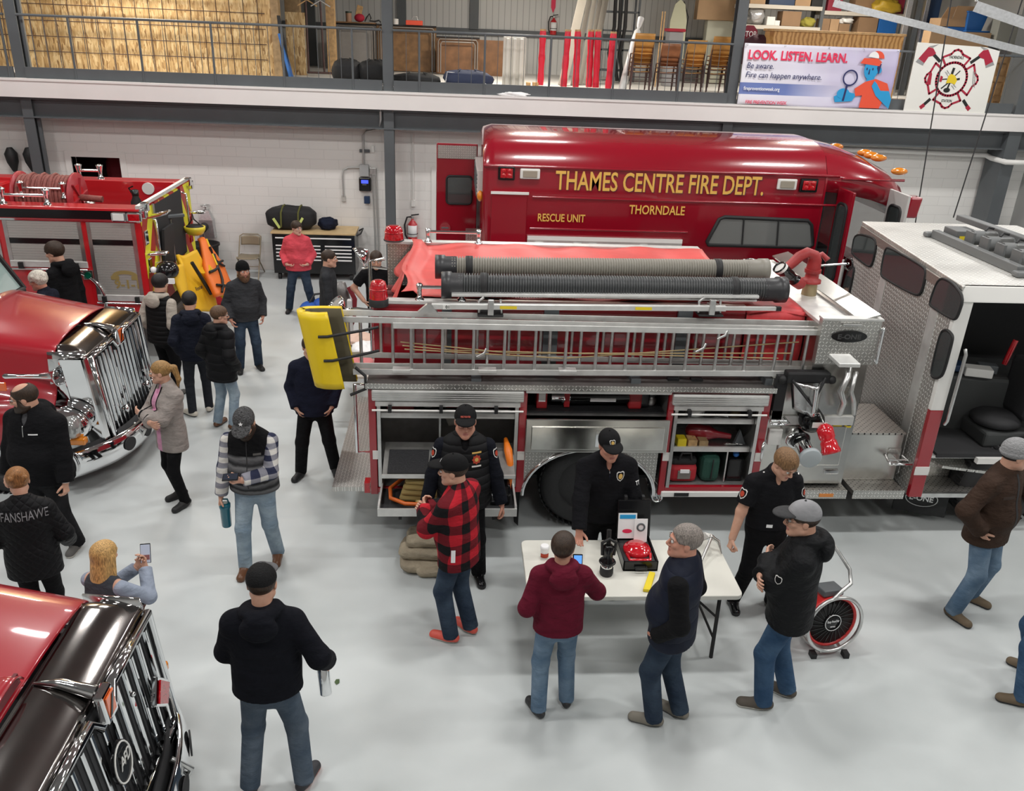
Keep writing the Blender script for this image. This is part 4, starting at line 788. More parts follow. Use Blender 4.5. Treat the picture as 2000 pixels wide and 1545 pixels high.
o = P(MB().tube([p1+V(0, .1, 0), p1+V(0, -.1, 0), p1.lerp(p2, .45)+V(0, 0, .02), p2], .075, 18, rs=[.1, .085, .075, .085]), 'discharge_elbow', CHROME); MB().lathe(p2+V(-.003, .02, .03), p2-p1.lerp(p2, .5), [(0, .085), (.0, .11), (.045, .11), (.05, .1), (.05, .01)], 24).build('grey_cap', mat('cap_grey', (.45, .5, .52), .5), o)
P(MB().torus(p1+V(-.02, -.08, .03), (0, 1, .3), .085, .022, 20, 8), 'valve_wheel', BLACKG); P(MB().lathe(p1+V(-.06, -.02, 0), (-.2, -1, 0), [(0, .09), (.03, .09), (.05, .06), (.05, .01)], 18), 'pressure_gauge', CHROME)
for i in range(2):
    px = 1648+i*14; pts = [onp(px+10, 718+10*i, 7.85), onp(px+8, 735, 7.76), onp(px-6+6*i, 765, 7.72), onp(px+6*i, 785, 7.74), onp(px-8+14*i, 808, 7.85)]; P(MB().tube(pts, .024 if i else .032, 10), 'control_lever', ALU)
P(MB().obox(onp(1652, 770, 7.84), (.03, 0, .07), (0, .03, 0), (.02, 0, -.005)), 'lever_bracket', STEEL)
SG = mat('warning_yellow', (.8, .62, .02), .5)
for (x0, y0, x1, y1) in ((1624, 816, 1646, 829), (1626, 830, 1643, 841), (1650, 823, 1663, 835)):
    bx = pb(x0, y0, x1, y1, Y0+.055); o = P(MB().box(bx[0], bx[1], bx[2]-.004, bx[2], bx[4], bx[5]), 'warning_label', SG); w_ = bx[1]-bx[0]; MB().box(bx[0]+w_*.35, bx[1]-w_*.1, bx[2]-.006, bx[2]-.003, bx[4]+.02, bx[5]-.015).build('pictogram', BLACK, o)
def foldstep(px, py, y, s=1.):
    c = onp(px, py, y); o = P(MB().box(c.x-.06*s, c.x+.06*s, y-.0, y+.03, c.z-.02, c.z+.09*s), 'fold_step', STEEL)
    MB().tube([(c.x-.08*s, y, c.z+.02), (c.x-.1*s, y-.14*s, c.z), (c.x+.1*s, y-.14*s, c.z), (c.x+.08*s, y, c.z+.02)], .014*s, 8).build('tread_hoop', CHROME, o); MB().box(c.x-.004, c.x+.004, y-.14*s, y, c.z-.005, c.z+.015).build('tread_bar', CHROME, o)
    MB().tube([(c.x-.09*s, y-.07*s, c.z+.01), (c.x+.09*s, y-.07*s, c.z+.01)], .01*s, 6).build('tread_bar', CHROME, o)
foldstep(1516, 818, Y0+.0); bx = pb(1500, 838, 1526, 868, Y0+.04); P(MB().box(bx[0], bx[1], Y0+.02, Y0+.06, bx[4], bx[5]), 'fuel_door', WHITEP, bevel=.006)
P(MB().tube([onp(1494, 860, 7.9), onp(1490, 872, 7.82), onp(1488, 888, 7.82), onp(1486, 898, 7.9)], .016, 8), 'panel_handle', CHROME)
P(MB().box(*pb(1610, 918, 1638, 926, Y0+.04, .03)), 'panel_hinge', CHROME, bevel=.006)
# running boards
P(MB().box(3.33, 4.33, 7.86, 8.12, .535, .585), 'running_board', TREAD); P(MB().box(3.33, 4.33, 7.85, 7.865, .49, .59), 'board_edge', PL_XZ); P(MB().box(4.02, 4.18, 7.842, 7.85, .515, .55), 'amber_marker', AMBER)
P(MB().box(4.40, 4.98, 7.86, 8.12, .535, .585), 'running_board', TREAD); P(MB().box(4.40, 4.98, 7.85, 7.865, .49, .59), 'board_edge', PL_XZ)
P(MB().box(4.36, 4.98, 8.11, 8.7, .585, 1.15), 'step_riser', STEEL, bevel=.008); P(MB().box(4.36, 4.99, 8.10, 8.9, 1.15, 1.17), 'upper_tread', TREAD); foldstep(1745, 893, 8.1, 1.2)
# cab: bare metal rear wall, white roof, open door
c0, c1 = V(5.05, 7.9, 0), V(5.44, 11.05, 0); cn = V(c1.y-c0.y, -(c1.x-c0.x), 0).normalized(); cu = (c1-c0).normalized(); ZT = 2.85
def cw(px, py, off=0.):
    d = (at(px, py, Y=10)-V(0, 0, CAM_H)); o = V(0, 0, CAM_H); q = c0-cn*off; return o+d*((q-o).dot(cn)/d.dot(cn))
PLC = plate('cab_diamond_plate', (1, 2), .05, (.50, .48, .45), (1, 1, .97), .42)
PLC.node_tree.nodes['Principled BSDF'].inputs['Metallic'].default_value = .55
def rounded(p, n=2):
    for _ in range(n): p = [a.lerp(b, t) for a, b in zip(p, p[1:]+p[:1]) for t in (.22, .78)]
    return p
def prism_wall(z0, z1, a, b, ch):   # wall with chamfered upper corners
    pts = [c0+cu*a+V(0, 0, z0), c0+cu*b+V(0, 0, z0), c0+cu*b+V(0, 0, z1-ch), c0+cu*(b-ch)+V(0, 0, z1), c0+cu*(a+ch*.6)+V(0, 0, z1), c0+cu*a+V(0, 0, z1-ch)]
    return MB().slab(pts, cn*.04)
L_ = (c1-c0).length
P(prism_wall(.5, ZT, 0, L_, .1), 'cab_rear_wall', PLC)
for (pa, pb2, w_) in (((1738, 482), (1692, 760), .2), ((1838, 548), (1768, 790), .2)):
    a = cw(*pa, .006); b = cw(*pb2, .006); b = V(a.x, a.y, .6); P(MB().slab([a+cu*w_/2-V(0, 0, .02), b+cu*w_/2, b-cu*w_/2, a-cu*w_/2-V(0, 0, .02)], cn*.008), 'corner_strip', ALUW)
P(MB().slab([c0+cu*.1+V(0, 0, ZT-.1)-cn*.004, c0+cu*(L_-.1)+V(0, 0, ZT-.1)-cn*.004, c0+cu*(L_-.1)+V(0, 0, ZT)-cn*.004, c0+cu*.1+V(0, 0, ZT)-cn*.004], -cn*.008), 'eave_strip', mat('perforated_strip', (.45, .4, .37), .4, .8, bump=.6, bscale=50))
wins = (((1670, 456), (1704, 463), (1713, 474), (1703, 520), (1694, 520), (1665, 497), (1664, 489)), ((1729, 486), (1737, 483), (1805, 521), (1809, 533), (1800, 572), (1789, 578), (1724, 542), (1720, 533)), ((1834, 541), (1860, 551), (1883, 581), (1870, 620), (1862, 625), (1818, 598), (1816, 590)),
        ((1657, 523), (1667, 521), (1668, 530), (1654, 594), (1644, 599), (1640, 591)), ((1837, 649), (1849, 643), (1861, 655), (1860, 667), (1843, 731), (1832, 739), (1821, 737), (1819, 725)))
CABG = mat('cab_window_glass', (.06, .07, .07), .03, coat=1.)
for wn in wins:
    pts = rounded([cw(*p, .012) for p in wn]); o = P(MB().slab(pts, -cn*.004), 'cab_window', CABG); MB().tube(pts+[pts[0], pts[1]], .015, 8, cap=False).build('gasket', BLACK, o)
P(MB().tube([cw(1660, 508, .03)+V(-.08, 0, 0), cw(1636, 622, .03)+V(-.08, 0, 0)], .025, 10), 'cab_handrail', ALUW)
xr = 7.6
PLR = plate('cab_roof_plate', (0, 1), .06, (.66, .65, .62), (.80, .79, .76), .5)
roof = [(c0.x+.02, 7.9), (xr, 7.9), (xr, 11.0), (c1.x, 11.0)]
P(MB().prism(roof, 'z', ZT, ZT+.05), 'cab_roof', PLR, bevel=.01)
P(MB().slab([(c0.x, 7.86, ZT-.11), (xr, 7.86, ZT-.11), (xr, 7.9, ZT+.05), (c0.x+.05, 7.9, ZT+.05)], (0, .06, 0)), 'roof_edge', WHITEP, bevel=.01)
P(MB().slab([(c0.x+.0, 7.87, 2.74), (c0.x+.16, 7.87, 2.74), (c0.x+.145, 7.87, 1.55), (c0.x-.0, 7.87, 1.55)], (0, .06, 0)), 'door_pillar', WHITEP, bevel=.006)
P(MB().slab([(c0.x, 7.87, 1.55), (c0.x+.145, 7.87, 1.55), (c0.x+.15, 7.87, .5), (c0.x-.0, 7.87, .5)], (0, .06, 0)), 'lower_pillar', RED, bevel=.006); P(MB().box(c0.x-.005, c0.x+.155, 7.862, 7.87, .78, .88), 'reflective_tape', WHITEP)
P(MB().tube([(c0.x+.19, 7.85, 2.25), (c0.x+.19, 7.82, 2.2), (c0.x+.18, 7.82, 1.45), (c0.x+.18, 7.85, 1.4)], .018, 8), 'door_handrail', ALU)
P(MB().box(5.5, xr, 9.4, 9.45, .5, ZT), 'cab_bulkhead', DARK); P(MB().box(5.3, xr, 7.95, 9.4, .95, 1.0), 'cab_floor', mat('cab_carpet', (.03, .03, .032), .9)); P(MB().box(xr-.05, xr, 7.9, 10.4, .5, ZT), 'cab_front', WHITEP)
CG = mat('cab_grey', (.05, .053, .053), .6)
P(MB().obox((6.2, 8.9, 1.3), (.55, -.1, 0), (.07, .36, 0), (0, 0, .36)), 'engine_cover', CG, bevel=.05)
q = onp(1950, 800, 8.35); P(MB().sph((q.x, 8.35, 1.25), (.28, .26, .1)), 'seat_cushion', DARK); P(MB().box(q.x-.24, q.x+.3, 8.1, 8.6, 1.0, 1.18), 'seat_base', CG, bevel=.03); P(MB().box(q.x+.15, q.x+.3, 8.1, 8.6, 1.3, 1.95), 'seat_back', DARK, bevel=.06)
P(MB().obox((6.45, 7.9, 1.35), (.14, 0, 0), (0, .03, 0), (0.02, 0, .34)), 'cab_door_panel', CG, bevel=.02); P(MB().box(6.38, 6.44, 7.855, 7.87, 1.3, 1.45), 'door_latch', CHROME)
for nm, c_, s_, mt in (('medical_box', (5.95, 8.6, 1.72), (.14, .08, .05), WHITEP), ('radio', (6.12, 8.7, 1.72), (.1, .06, .05), GREYP), ('glove_bag', (5.75, 8.8, 1.71), (.12, .1, .04), DKB), ('headset', (5.55, 8.8, 1.71), (.09, .06, .04), BLACK)):
    tag(MB().obox(c_, (s_[0], -s_[0]*.3, 0), (s_[1]*.3, s_[1], 0), (0, 0, s_[2])).build(nm, mt, bevel=.012), {'medical_box': 'white carton on the engine cover inside the open cab', 'radio': 'grey radio unit beside the white carton in the open cab', 'glove_bag': 'dark blue pouch on the engine cover in the open cab', 'headset': 'black headset lump at the far end of the engine cover in the cab'}[nm], nm.replace('_', ' '))
tag(MB().tube([(6.35, 8.75, 1.75), (6.38, 8.74, 1.95), (6.4, 8.74, 2.05)], .03, 8).build('red_flashlight', mat('glossy_red', (.6, .01, .02), .2)), 'red torch standing upright inside the open cab', 'torch')
P(MB().box(c0.x+.15, 6.3, 7.92, 8.3, .5, .54), 'entry_step', TREAD); P(MB().box(c0.x+.15, 6.3, 8.28, 8.32, .5, .95), 'step_well', PL_XZ); P(MB().slab([(5.35, 8.28, .80), (6.1, 8.28, .80), (6.0, 8.0, .72), (5.5, 8.1, .74)], (0, 0, .03)), 'middle_step', PL_XY)
P(MB().box(c0.x+.16, 6.3, 7.96, 8.3, .94, .97), 'door_sill', ALUW); P(MB().box(5.75, 6.05, 7.9, 7.96, .9, .965), 'sill_trim', WHITEP); P(MB().box(c0.x+.15, 6.6, 7.88, 7.92, .49, .54), 'step_edge', ALU)
P(MB().box(5.5, 7.5, 8.4, 10.4, .5, .94), 'cab_underbody', DARK)
o = P(MB().obox((5.42, 8.2, .30), (.26, -.1, 0), (.004, .012, 0), (0, 0, .2)), 'mud_flap', BLACK); E_ = V(.26, -.1, 0).normalized(); en = V(-.1, -.26, 0).normalized()
MB().tube([V(5.42, 8.2, .3)+en*.016+E_*(.17*math.cos(a))+V(0, 0, .1*math.sin(a)) for a in [k*PI/14 for k in range(29)]], .006, 5).build('badge_ring', ALU, o); text('E-ONE', V(5.42, 8.2, .27)+en*.016, E_, (0, 0, 1), .07, ALU, o, 'badge_lettering', width=.25, align='CENTER', bold=.02)
wheel((6.25, 8.2, .53), .53, .34, ENG, -1, ALU); wheel((6.25, 10.2, .53), .53, .34, ENG, 1, ALU)
P(MB().box(-.7, 7.4, 8.75, 8.95, .55, .8), 'chassis_rail', DARK); P(MB().box(-.7, 7.4, 9.6, 9.8, .55, .8), 'chassis_rail', DARK)
# lamp bar and rack on the cab roof
RK = mat('rack_grey', (.14, .145, .145), .45); zr = ZT+.05
P(MB().bar((5.95, 8.35, zr+.05), (5.95, 10.1, zr+.05), .09, .1), 'roof_rack_beam', RK, bevel=.01); P(MB().bar((6.45, 8.4, zr+.22), (6.35, 10.3, zr+.22), .12, .07), 'roof_rack_beam', RK, bevel=.01)
P(MB().box(5.85, 6.5, 8.25, 8.36, zr, zr+.06), 'rack_foot', RK, bevel=.02); P(MB().box(5.85, 6.5, 10.1, 10.2, zr, zr+.06), 'rack_foot', RK, bevel=.02); P(MB().box(6.02, 6.3, 9.75, 10.05, zr, zr+.16), 'control_box', RK, bevel=.01); P(MB().box(6.06, 6.14, 9.745, 9.75, zr+.05, zr+.1), 'yellow_label', SG)
for k in range(4):
    y = 8.6+k*.3; o = P(MB().tube([(6.05, y, zr+.14), (6.4, y, zr+.14)], .085, 10), 'flood_lamp', RK); MB().box(6.02, 6.05, y-.08, y+.08, zr+.07, zr+.21).build('bezel', RK, o); MB().box(6.15, 6.3, y-.1, y-.085, zr+.05, zr+.22).build('yoke', ALU, o)
    MB().tube([(6.2, y, zr+.22), (6.24, y+.02, zr+.26), (6.3, y, zr+.25)], .014, 6).build('clamp', BLACK, o)
for k in range(3): y = 8.5+k*.35; o = P(MB().tube([(6.6, y, zr+.14), (7.0, y, zr+.14)], .085, 10), 'flood_lamp', RK); MB().tube([(6.75, y, zr+.22), (6.8, y+.02, zr+.27), (6.9, y, zr+.25)], .014, 6).build('clamp', BLACK, o)
P(MB().sph((6.75, 10.15, zr+.03), (.12, .08, .03)), 'roof_dome', WHITEP)
_mon0 = set(bpy.data.objects)
# water monitor on the deck
MON = mat('monitor_red', (.34, .03, .03), .5, var=.15, vscale=12)
b0 = V(3.98, 8.95, 2.475); o = P(MB().lathe(b0, (0, 0, 1), [(0, .1), (.14, .095), (.2, .09)], 20), 'monitor_base', mat('dull_brass', (.35, .28, .16), .5, .5)); MB().lathe(b0+V(0, 0, .2), (0, 0, 1), [(0, .13), (.05, .13), (.06, .09), (.15, .09), (.16, .11), (.22, .11)], 20).build('swivel', MON, o)
MB().tube([b0+V(0, 0, .42), b0+V(0, 0, .56), b0+V(-.03, 0, .64), b0+V(-.12, 0, .68), b0+V(-.22, -.01, .62), b0+V(-.3, -.02, .52), b0+V(-.42, -.05, .4)], .075, 14, rs=[.095, .09, .085, .08, .075, .07, .065]).build('elbow', MON, o)
MB().tube([b0+V(.02, .1, .56), b0+V(.14, .12, .62), b0+V(.2, .05, .55)], .045, 10).build('yoke_arm', MON, o)
MB().lathe(b0+V(-.22, -.15, .22), (-.75, -.1, .62), [(-.04, .03), (0, .08), (.1, .09), (.11, .075), (.2, .07), (.21, .085), (.3, .085), (.31, .095), (.38, .1), (.44, .1), (.44, .085), (.36, .06)], 22).build('nozzle', BLACKG, o)
MB().lathe(b0+V(-.22, -.15, .22), (-.75, -.1, .62), [(-.08, .03), (-.04, .08), (.06, .09), (.09, .09)], 20).build('nozzle_heel', MON, o); MB().lathe(b0+V(-.22, -.15, .22)+V(-.75, -.1, .62).normalized()*.38, (-.75, -.1, .62), [(0, .101), (.04, .101)], 20).build('nozzle_ring', WHITEP, o)
MB().torus(b0+V(.5, .05, .5), (1, .1, 0), .1, .012, 22, 6).build('hand_wheel', BLACKG, o); MB().tube([b0+V(.1, .05, .46), b0+V(.5, .05, .5)], .02, 8).build('wheel_shaft', CHROME, o)
_c = b0-V(2.4, 9.2, 0); _M = Matrix.Translation(_c) @ Matrix.Diagonal((.82, .82, .70, 1)) @ Matrix.Translation(-_c)
for _o in set(bpy.data.objects)-_mon0:
    if _o.type == 'MESH': _o.data.transform(_M)
# ------------------------------------------------------------ what the pumper carries
def hose(px0, py0, px1, py1, Y, R, label, seed):
    a, b = at(px0, py0, Y=Y), at(px1, py1, Y=Y); d = b-a; L = d.length; dn = d.normalized()
    r = empty('suction_hose', (a+b)/2, 0, label, 'hose', None); n = int(L/.03); prof = []
    for k in range(n): t = .16+(L-.36)*k/n; w = (L-.36)/n; prof += [(t, R*.84), (t+w*.35, R*.84), (t+w*.5, R), (t+w*.85, R)]
    MB().lathe(a, dn, prof, 20).build('ribbed_tube', (mat('ribbed_hose_light', (.25, .235, .20), .45), mat('ribbed_hose_dark', (.055, .058, .06), .35))[seed], r)
    CB = mat('black_coupling', (.03, .03, .033), .4); MB().lathe(a, dn, [(0, R*.7), (0, R*1.12), (.1, R*1.12), (.11, R*1.0), (.22, R*1.0), (.23, R*.8)], 24).build('coupling', CB, r)
    MB().lathe(b-dn*.24, dn, [(0, R*.8), (0, R*1.0), (.13, R*1.0), (.14, R*1.12), (.24, R*1.12), (.24, R*.8), (.1, R*.7)], 24).build('coupling', (MATS['ribbed_hose_light'], CB)[seed], r)
    for t in (.1+.02*seed, .845+.0*seed): p = a+d*t; MB().lathe(p-dn*.035, dn, [(0, R*1.0), (0, R*1.06), (.07, R*1.06), (.07, R*1.0)], 24).build('strap', BLACK, r)
hose(850, 521, 1498, 528, 8.74, .112, 'pale ribbed suction hose, the upper of two on the pumper', 0); hose(862, 556, 1533, 566, 8.42, .122, 'dark ribbed suction hose, the lower of two on the pumper', 1)
a, b = at(882, 574, Y=8.30), at(1480, 578, Y=8.30); P(MB().bar(a, b, .1, .03), 'hose_tray', ALUW, bevel=.004)
P(MB().box(a.x, b.x, 8.30, 8.6, a.z-.02, a.z), 'tray_floor', ALUW)
# adjustable strut stowed above the ladders
a, b = at(835, 598, Y=8.16), at(1525, 603, Y=8.16); d = b-a
r = empty('rescue_strut', (a+b)/2, 0, 'long aluminium strut numbered 10 stowed between hoses and ladders', 'strut')
MB().bar(a, a+d*.84, .05, .055).build('outer_tube', ALUW, r, bevel=.006); MB().bar(a+d*.84, b, .035, .035).build('inner_tube', ALUW, r); MB().bar(a+d*.985, b, .04, .042).build('tip', BLACK, r)
MB().slab([a+V(-.1, -.03, -.06), a+V(.1, -.03, -.06), a+V(.04, -.03, .03), a+V(0, -.03, .03)], (0, .06, 0)).build('foot', ALU, r)
q = a+d*.045+V(0, -.027, -.02); MB().box(q.x-.01, q.x+.06, q.y-.002, q.y, q.z-.003, q.z+.042).build('number_plate', WHITEP, r); text('10', q+V(.052, -.003, .038), (-1, 0, 0), (0, 0, -1), .032, BLACK, r, bold=.01)
for t0 in (.2, .58): q = a+d*t0+V(0, -.027, 0); MB().box(q.x, q.x+.17, q.y-.002, q.y, q.z-.015, q.z+.015).build('yellow_label', SG, r)
for px in (958, 1387):
    q = at(px, 598, Y=8.2); o = P(MB().box(q.x-.13, q.x+.13, 8.12, 8.36, q.z-.09, q.z-.07), 'strut_cradle', BLACK, bevel=.008); MB().box(q.x-.03, q.x+.03, 8.11, 8.15, q.z-.07, q.z+.09).build('clamp', ALU, o, bevel=.006); MB().tube([(q.x-.11, 8.2, q.z-.07), (q.x-.12, 8.2, q.z+.05), (q.x-.07, 8.2, q.z+.09)], .014, 6).build('hook', ALU, o); MB().tube([(q.x+.11, 8.2, q.z-.07), (q.x+.1, 8.2, q.z+.07)], .014, 6).build('hook', ALU, o)
# ladders nested on the pumper's side
def ladder(pt0, pt1, pb0, pb1, Y, nr, label, r0=.04, hook=False, dark=False):
    a, b = at(*pt0, Y=Y), at(*pt1, Y=Y); c, d = at(*pb0, Y=Y), at(*pb1, Y=Y); mt = ALUW
    r = empty('ladder', (a+b)/2, 0, label, 'ladder', None)
    for p, q in ((a, b), (c, d)):
        mb = MB(); mb.bar(p, q, .055, .022).bar(p+V(0, -.02, .024), q+V(0, -.02, .024), .016, .05); mb.build('rail', mt, r, bevel=.003)
    for k in range(nr):
        t = r0+(1-2*r0)*k/(nr-1); p = a.lerp(b, t); q = c.lerp(d, min(1, max(0, (p.x-c.x)/(d.x-c.x)))); p.x = q.x = max(p.x, c.x+.01); o = MB().tube([p, q], .017, 10).build('rung', ALU, r)
    return r, a, b, c, d
ladder((640, 612), (1580, 634), (668, 694), (1590, 712), 8.27, 15, 'rearmost aluminium ladder against the red side, longest toward the yellow pad')
ladder((665, 626), (1590, 645), (672, 716), (1600, 722), 8.12, 15, 'middle aluminium ladder of three nested on the pumper side')
rf, a, b, c, d = ladder((768, 638), (1612, 652), (690, 728), (1600, 732), 7.99, 14, 'front aluminium extension ladder of three nested on the pumper side')
ROPE = mat('hemp_rope', (.42, .31, .16), .85)
for k, (p, q, r_) in enumerate((((782, 668), (1000, 690), (1545, 690)), ((790, 682), (1100, 700), (1560, 668)), ((786, 675), (880, 684), (1520, 700)))):
    MB().tube([at(*p, Y=8.02), at(*q, Y=8.03), at(*r_, Y=8.02)], .007, 6).build('halyard_rope', ROPE, rf)
for px, py in ((940, 690), (1368, 680), (1410, 655)): q = at(px, py, Y=7.97); MB().tube([q+V(-.04, 0, -.04), q+V(.03, -.02, .01), q+V(.05, 0, .05)], .014, 6).build('pawl', ALU, rf)
for t in (.1, .28, .45): q = c.lerp(d, t); MB().box(q.x-.09, q.x+.09, 7.95, 8.06, q.z+.012, q.z+.045).build('guide_bracket', ALUW, rf, bevel=.004)
for px in (930, 1240, 1500): q = at(px, 735, Y=8.05); P(MB().box(q.x-.05, q.x+.05, 7.97, 8.3, 1.775, q.z), 'ladder_bracket', GREYP)
# yellow pad wrapped round the ladder ends
LP = empty('ladder_pad', (-1.35, 8.15, 1.6), 0, 'yellow vinyl impact pad wrapped round the ladder ends with black straps', 'pad')
z0, z1 = at(640, 762, Y=7.8).z, at(620, 613, Y=7.85).z
path = [(-1.13, 7.84), (-1.22, 7.82), (-1.32, 7.83), (-1.40, 7.87), (-1.43, 7.92), (-1.44, 7.98), (-1.42, 8.04), (-1.36, 8.08), (-1.22, 8.10), (-1.03, 8.10)]
def padg(off):
    def f(u, v):
        k = u*(len(path)-1); i = min(int(k), len(path)-2); t = k-i; p = V(*path[i], 0).lerp(V(*path[i+1], 0), t); d = (V(*path[i+1], 0)-V(*path[i], 0)).normalized(); n = V(-d.y, d.x, 0)
        return V(p.x+.08-.13*v, p.y, z0+(z1-z0)*v)+n*off*-1
    return f
MB().grid(lambda u, v: padg(0)(u, v)+V(0, 0, 0), 30, 12).build('outer_face', YEL, LP, solid=.014); MB().grid(padg(.07), 30, 8).build('inner_liner', mat('olive_canvas', (.10, .085, .05), .9), LP, solid=.012)
for vv in (0., 1.):
    rim = MB()
    top = [padg(0)(u/30, vv) for u in range(31)]; inn = [padg(.07)(u/30, vv) for u in range(31)]
    rim.loft([top, inn], cap=False, closed=False)
    rim.build('edge_band', YEL, LP, solid=.006)
for k, vv in enumerate((.72, .40)):
    a_ = padg(0)(.06, vv)+V(.0, -.02, 0); MB().tube([padg(0)(.16, vv)+V(0, -.025, 0), a_, V(-.85, 7.93, a_.z+.03), V(-.72, 8.0, a_.z+.04)], .014, 6).build('strap', BLACK, LP)
MB().tube([(-.95, 7.95, 1.92), (-.85, 7.9, 1.85), (-.85, 7.88, 1.72), (-1.0, 7.86, 1.66)], .016, 6).build('strap', BLACK, LP)
# slide-out trays and loads of the left compartment
TR = mat('tray_grey', (.36, .355, .34), .45, .6, var=.15, vscale=7)
z = 1.15; P(MB().box(-.72, .67, 7.98, 8.5, 1.39, 1.41), 'shelf', ALU); P(MB().box(-.72, .67, 7.94, 7.98, 1.375, 1.43), 'shelf_lip', ALUW)
P(MB().box(-.12, -.1, 8.0, 8.5, 1.0, 1.4), 'divider', ALU)
o = P(MB().slab([(-.68, 8.08, 1.03), (.66, 8.08, 1.03), (.66, 7.55, .90), (-.68, 7.55, .90)], (0, .006, -.02)), 'upper_tray', TR); MB().slab([(-.68, 7.55, .90), (.66, 7.55, .90), (.66, 7.55, .935), (-.68, 7.55, .935)], (0, -.02, 0)).build('tray_lip', ALUW, o)
MB().slab([(-.63, 7.95, .998), (-.22, 7.95, .998), (-.22, 7.6, .912), (-.63, 7.6, .912)], (0, -.004, .012)).build('rubber_mat', mat('ribbed_mat', (.02, .02, .022), .5, bump=.6, bscale=60), o)
o = P(MB().box(-.72, .68, 7.42, 8.45, .55, .57), 'lower_tray', DARK); MB().box(-.72, .68, 7.40, 7.42, .535, .62).build('tray_lip', ALUW, o); MB().box(-.72, -.7, 7.42, 8.4, .55, .64).build('tray_side', ALUW, o); MB().box(.66, .68, 7.42, 8.4, .55, .64).build('tray_side', ALUW, o)
for x in (-.5, .45): MB().box(x-.015, x+.015, 7.46, 7.5, .46, .54).build('tray_latch', BLACK, o)
HOR = mat('orange_hose', (.62, .13, .02), .4)
pts = [(-.25, 8.1, .62), (-.5, 8.0, .64), (-.62, 7.8, .63), (-.6, 7.6, .63), (-.45, 7.49, .63), (-.2, 7.47, .63), (.1, 7.5, .63), (.25, 7.6, .63)]
tag(MB().tube(pts, .022, 10).build('air_hose', HOR), 'orange hose looped on the lower slide out tray', 'hose')
CAN = mat('tan_canvas', (.45, .34, .13), .9, bump=.3, bscale=20)
r = empty('folded_canvas', (-.15, 7.75, .58), 0, 'folded tan canvas hose roll on the lower tray', 'canvas')
for k in range(4): MB().obox((-.30+.01*k, 7.75, .615+.065*k), (.2-.01*k, -.02, 0), (.02, .16, 0), (0, 0, .03)).build('fold', CAN, r, bevel=.028)
MB().obox((-.16, 7.6, .6), (.18, .04, 0), (-.02, .06, 0), (0, 0, .025)).build('strap_end', CAN, r, bevel=.02)
r = empty('battery_pack', (.5, 7.75, .57), 0, 'black power unit on the lower tray beside the officer in the vest', 'power unit'); MB().box(.4, .62, 7.55, 7.85, .575, .8).build('case', BLACKG, r, bevel=.03); MB().box(.43, .5, 7.545, 7.55, .62, .72).build('gauge', CHROME, r); MB().tube([(.46, 7.6, .8), (.46, 7.6, .92), (.52, 7.75, .93), (.52, 7.75, .8)], .014, 6).build('handle', CHROME, r)
tag(MB().tube([(.58, 8.0, 1.12), (.60, 7.85, 1.06), (.62, 7.75, .95), (.62, 7.72, .8), (.61, 7.72, .66)], .03, 8, rs=[.02, .045, .035, .03, .02]).build('orange_case', mat('safety_orange', (.85, .2, .01), .4)), 'bright orange bent tool case at right of the left compartment', 'case')
lump_ = lambda c, r_, s, nm, mt, lab, cat, **k: tag(lump(MB(), c, r_, s, **k).build(nm, mt, weld=True), lab, cat)
lump_((-.3, 8.15, 1.51), (.16, .1, .09), 21, 'plastic_bundle', SILV, 'crumpled clear plastic bundle on the top shelf of the left compartment', 'bundle', amp=.3)
tag(MB().box(-.66, -.38, 8.05, 8.3, 1.412, 1.5).build('red_case', mat('dull_red', (.3, .05, .05), .5), bevel=.01), 'flat red and white case at the left end of the top shelf', 'case')
tag(MB().tube([(-.05, 8.1, 1.45), (.6, 8.1, 1.45)], .025, 8).build('pry_bar', mat('tool_red', (.35, .015, .02), .4)), 'long red handled bar on the top shelf of the left compartment', 'bar')
tag(MB().tube([(.2, 8.05, 1.43), (.62, 8.03, 1.43)], .018, 8).build('pry_bar', ALU), 'short bare metal bar on the top shelf of the left compartment', 'bar')
tag(MB().tube([(-.05, 8.3, 1.35), (.0, 8.25, 1.2), (.25, 8.2, 1.3), (.45, 8.2, 1.36)], .06, 10).build('rolled_hose', mat('hose_grey', (.3, .28, .25), .8)), 'grey folded hose below the top shelf', 'hose')
# middle compartment: cutting tool and couplings
zf = 1.432; tag(MB().box(.8, 2.23, 7.98, 8.4, zf, zf+.02).build('ribbed_mat', MATS['ribbed_mat']), 'black ribbed mat on the middle compartment floor', 'mat')
q = at(1050, 780, Y=8.12); r = empty('hydraulic_cutter', (1.3, 8.12, zf+.02), 0, 'long red and black cordless rescue tool in the middle compartment', 'rescue tool'); zt = zf+.12
MB().box(.89, 1.0, 8.04, 8.2, zf+.02, zf+.24).build('end_plate', mat('tool_red', (.5, .015, .02), .4), r, bevel=.01); MB().box(.91, .98, 8.035, 8.04, zf+.1, zf+.2).build('label_plate', LW, r)
MB().lathe((1.05, 8.12, zt), (1, 0, 0), [(0, .05), (.1, .05), (.12, .07), (.2, .07), (.21, .05)], 16).build('collar', CHROME, r); MB().tube([(1.25, 8.12, zt), (1.9, 8.12, zt+.02)], .075, 12).build('body', BLACKG, r); MB().box(1.45, 1.72, 8.03, 8.045, zt-.01, zt+.025).build('white_label', LW, r)
MB().box(1.18, 1.24, 8.05, 8.2, zf+.03, zf+.22).build('grip_ring', MATS['tool_red'], r, bevel=.01); MB().box(1.86, 2.0, 8.04, 8.2, zf+.02, zf+.24).build('head', MATS['tool_red'], r, bevel=.02); MB().box(1.93, 2.08, 8.06, 8.2, zf+.04, zf+.22).build('battery', BLACKG, r, bevel=.01)
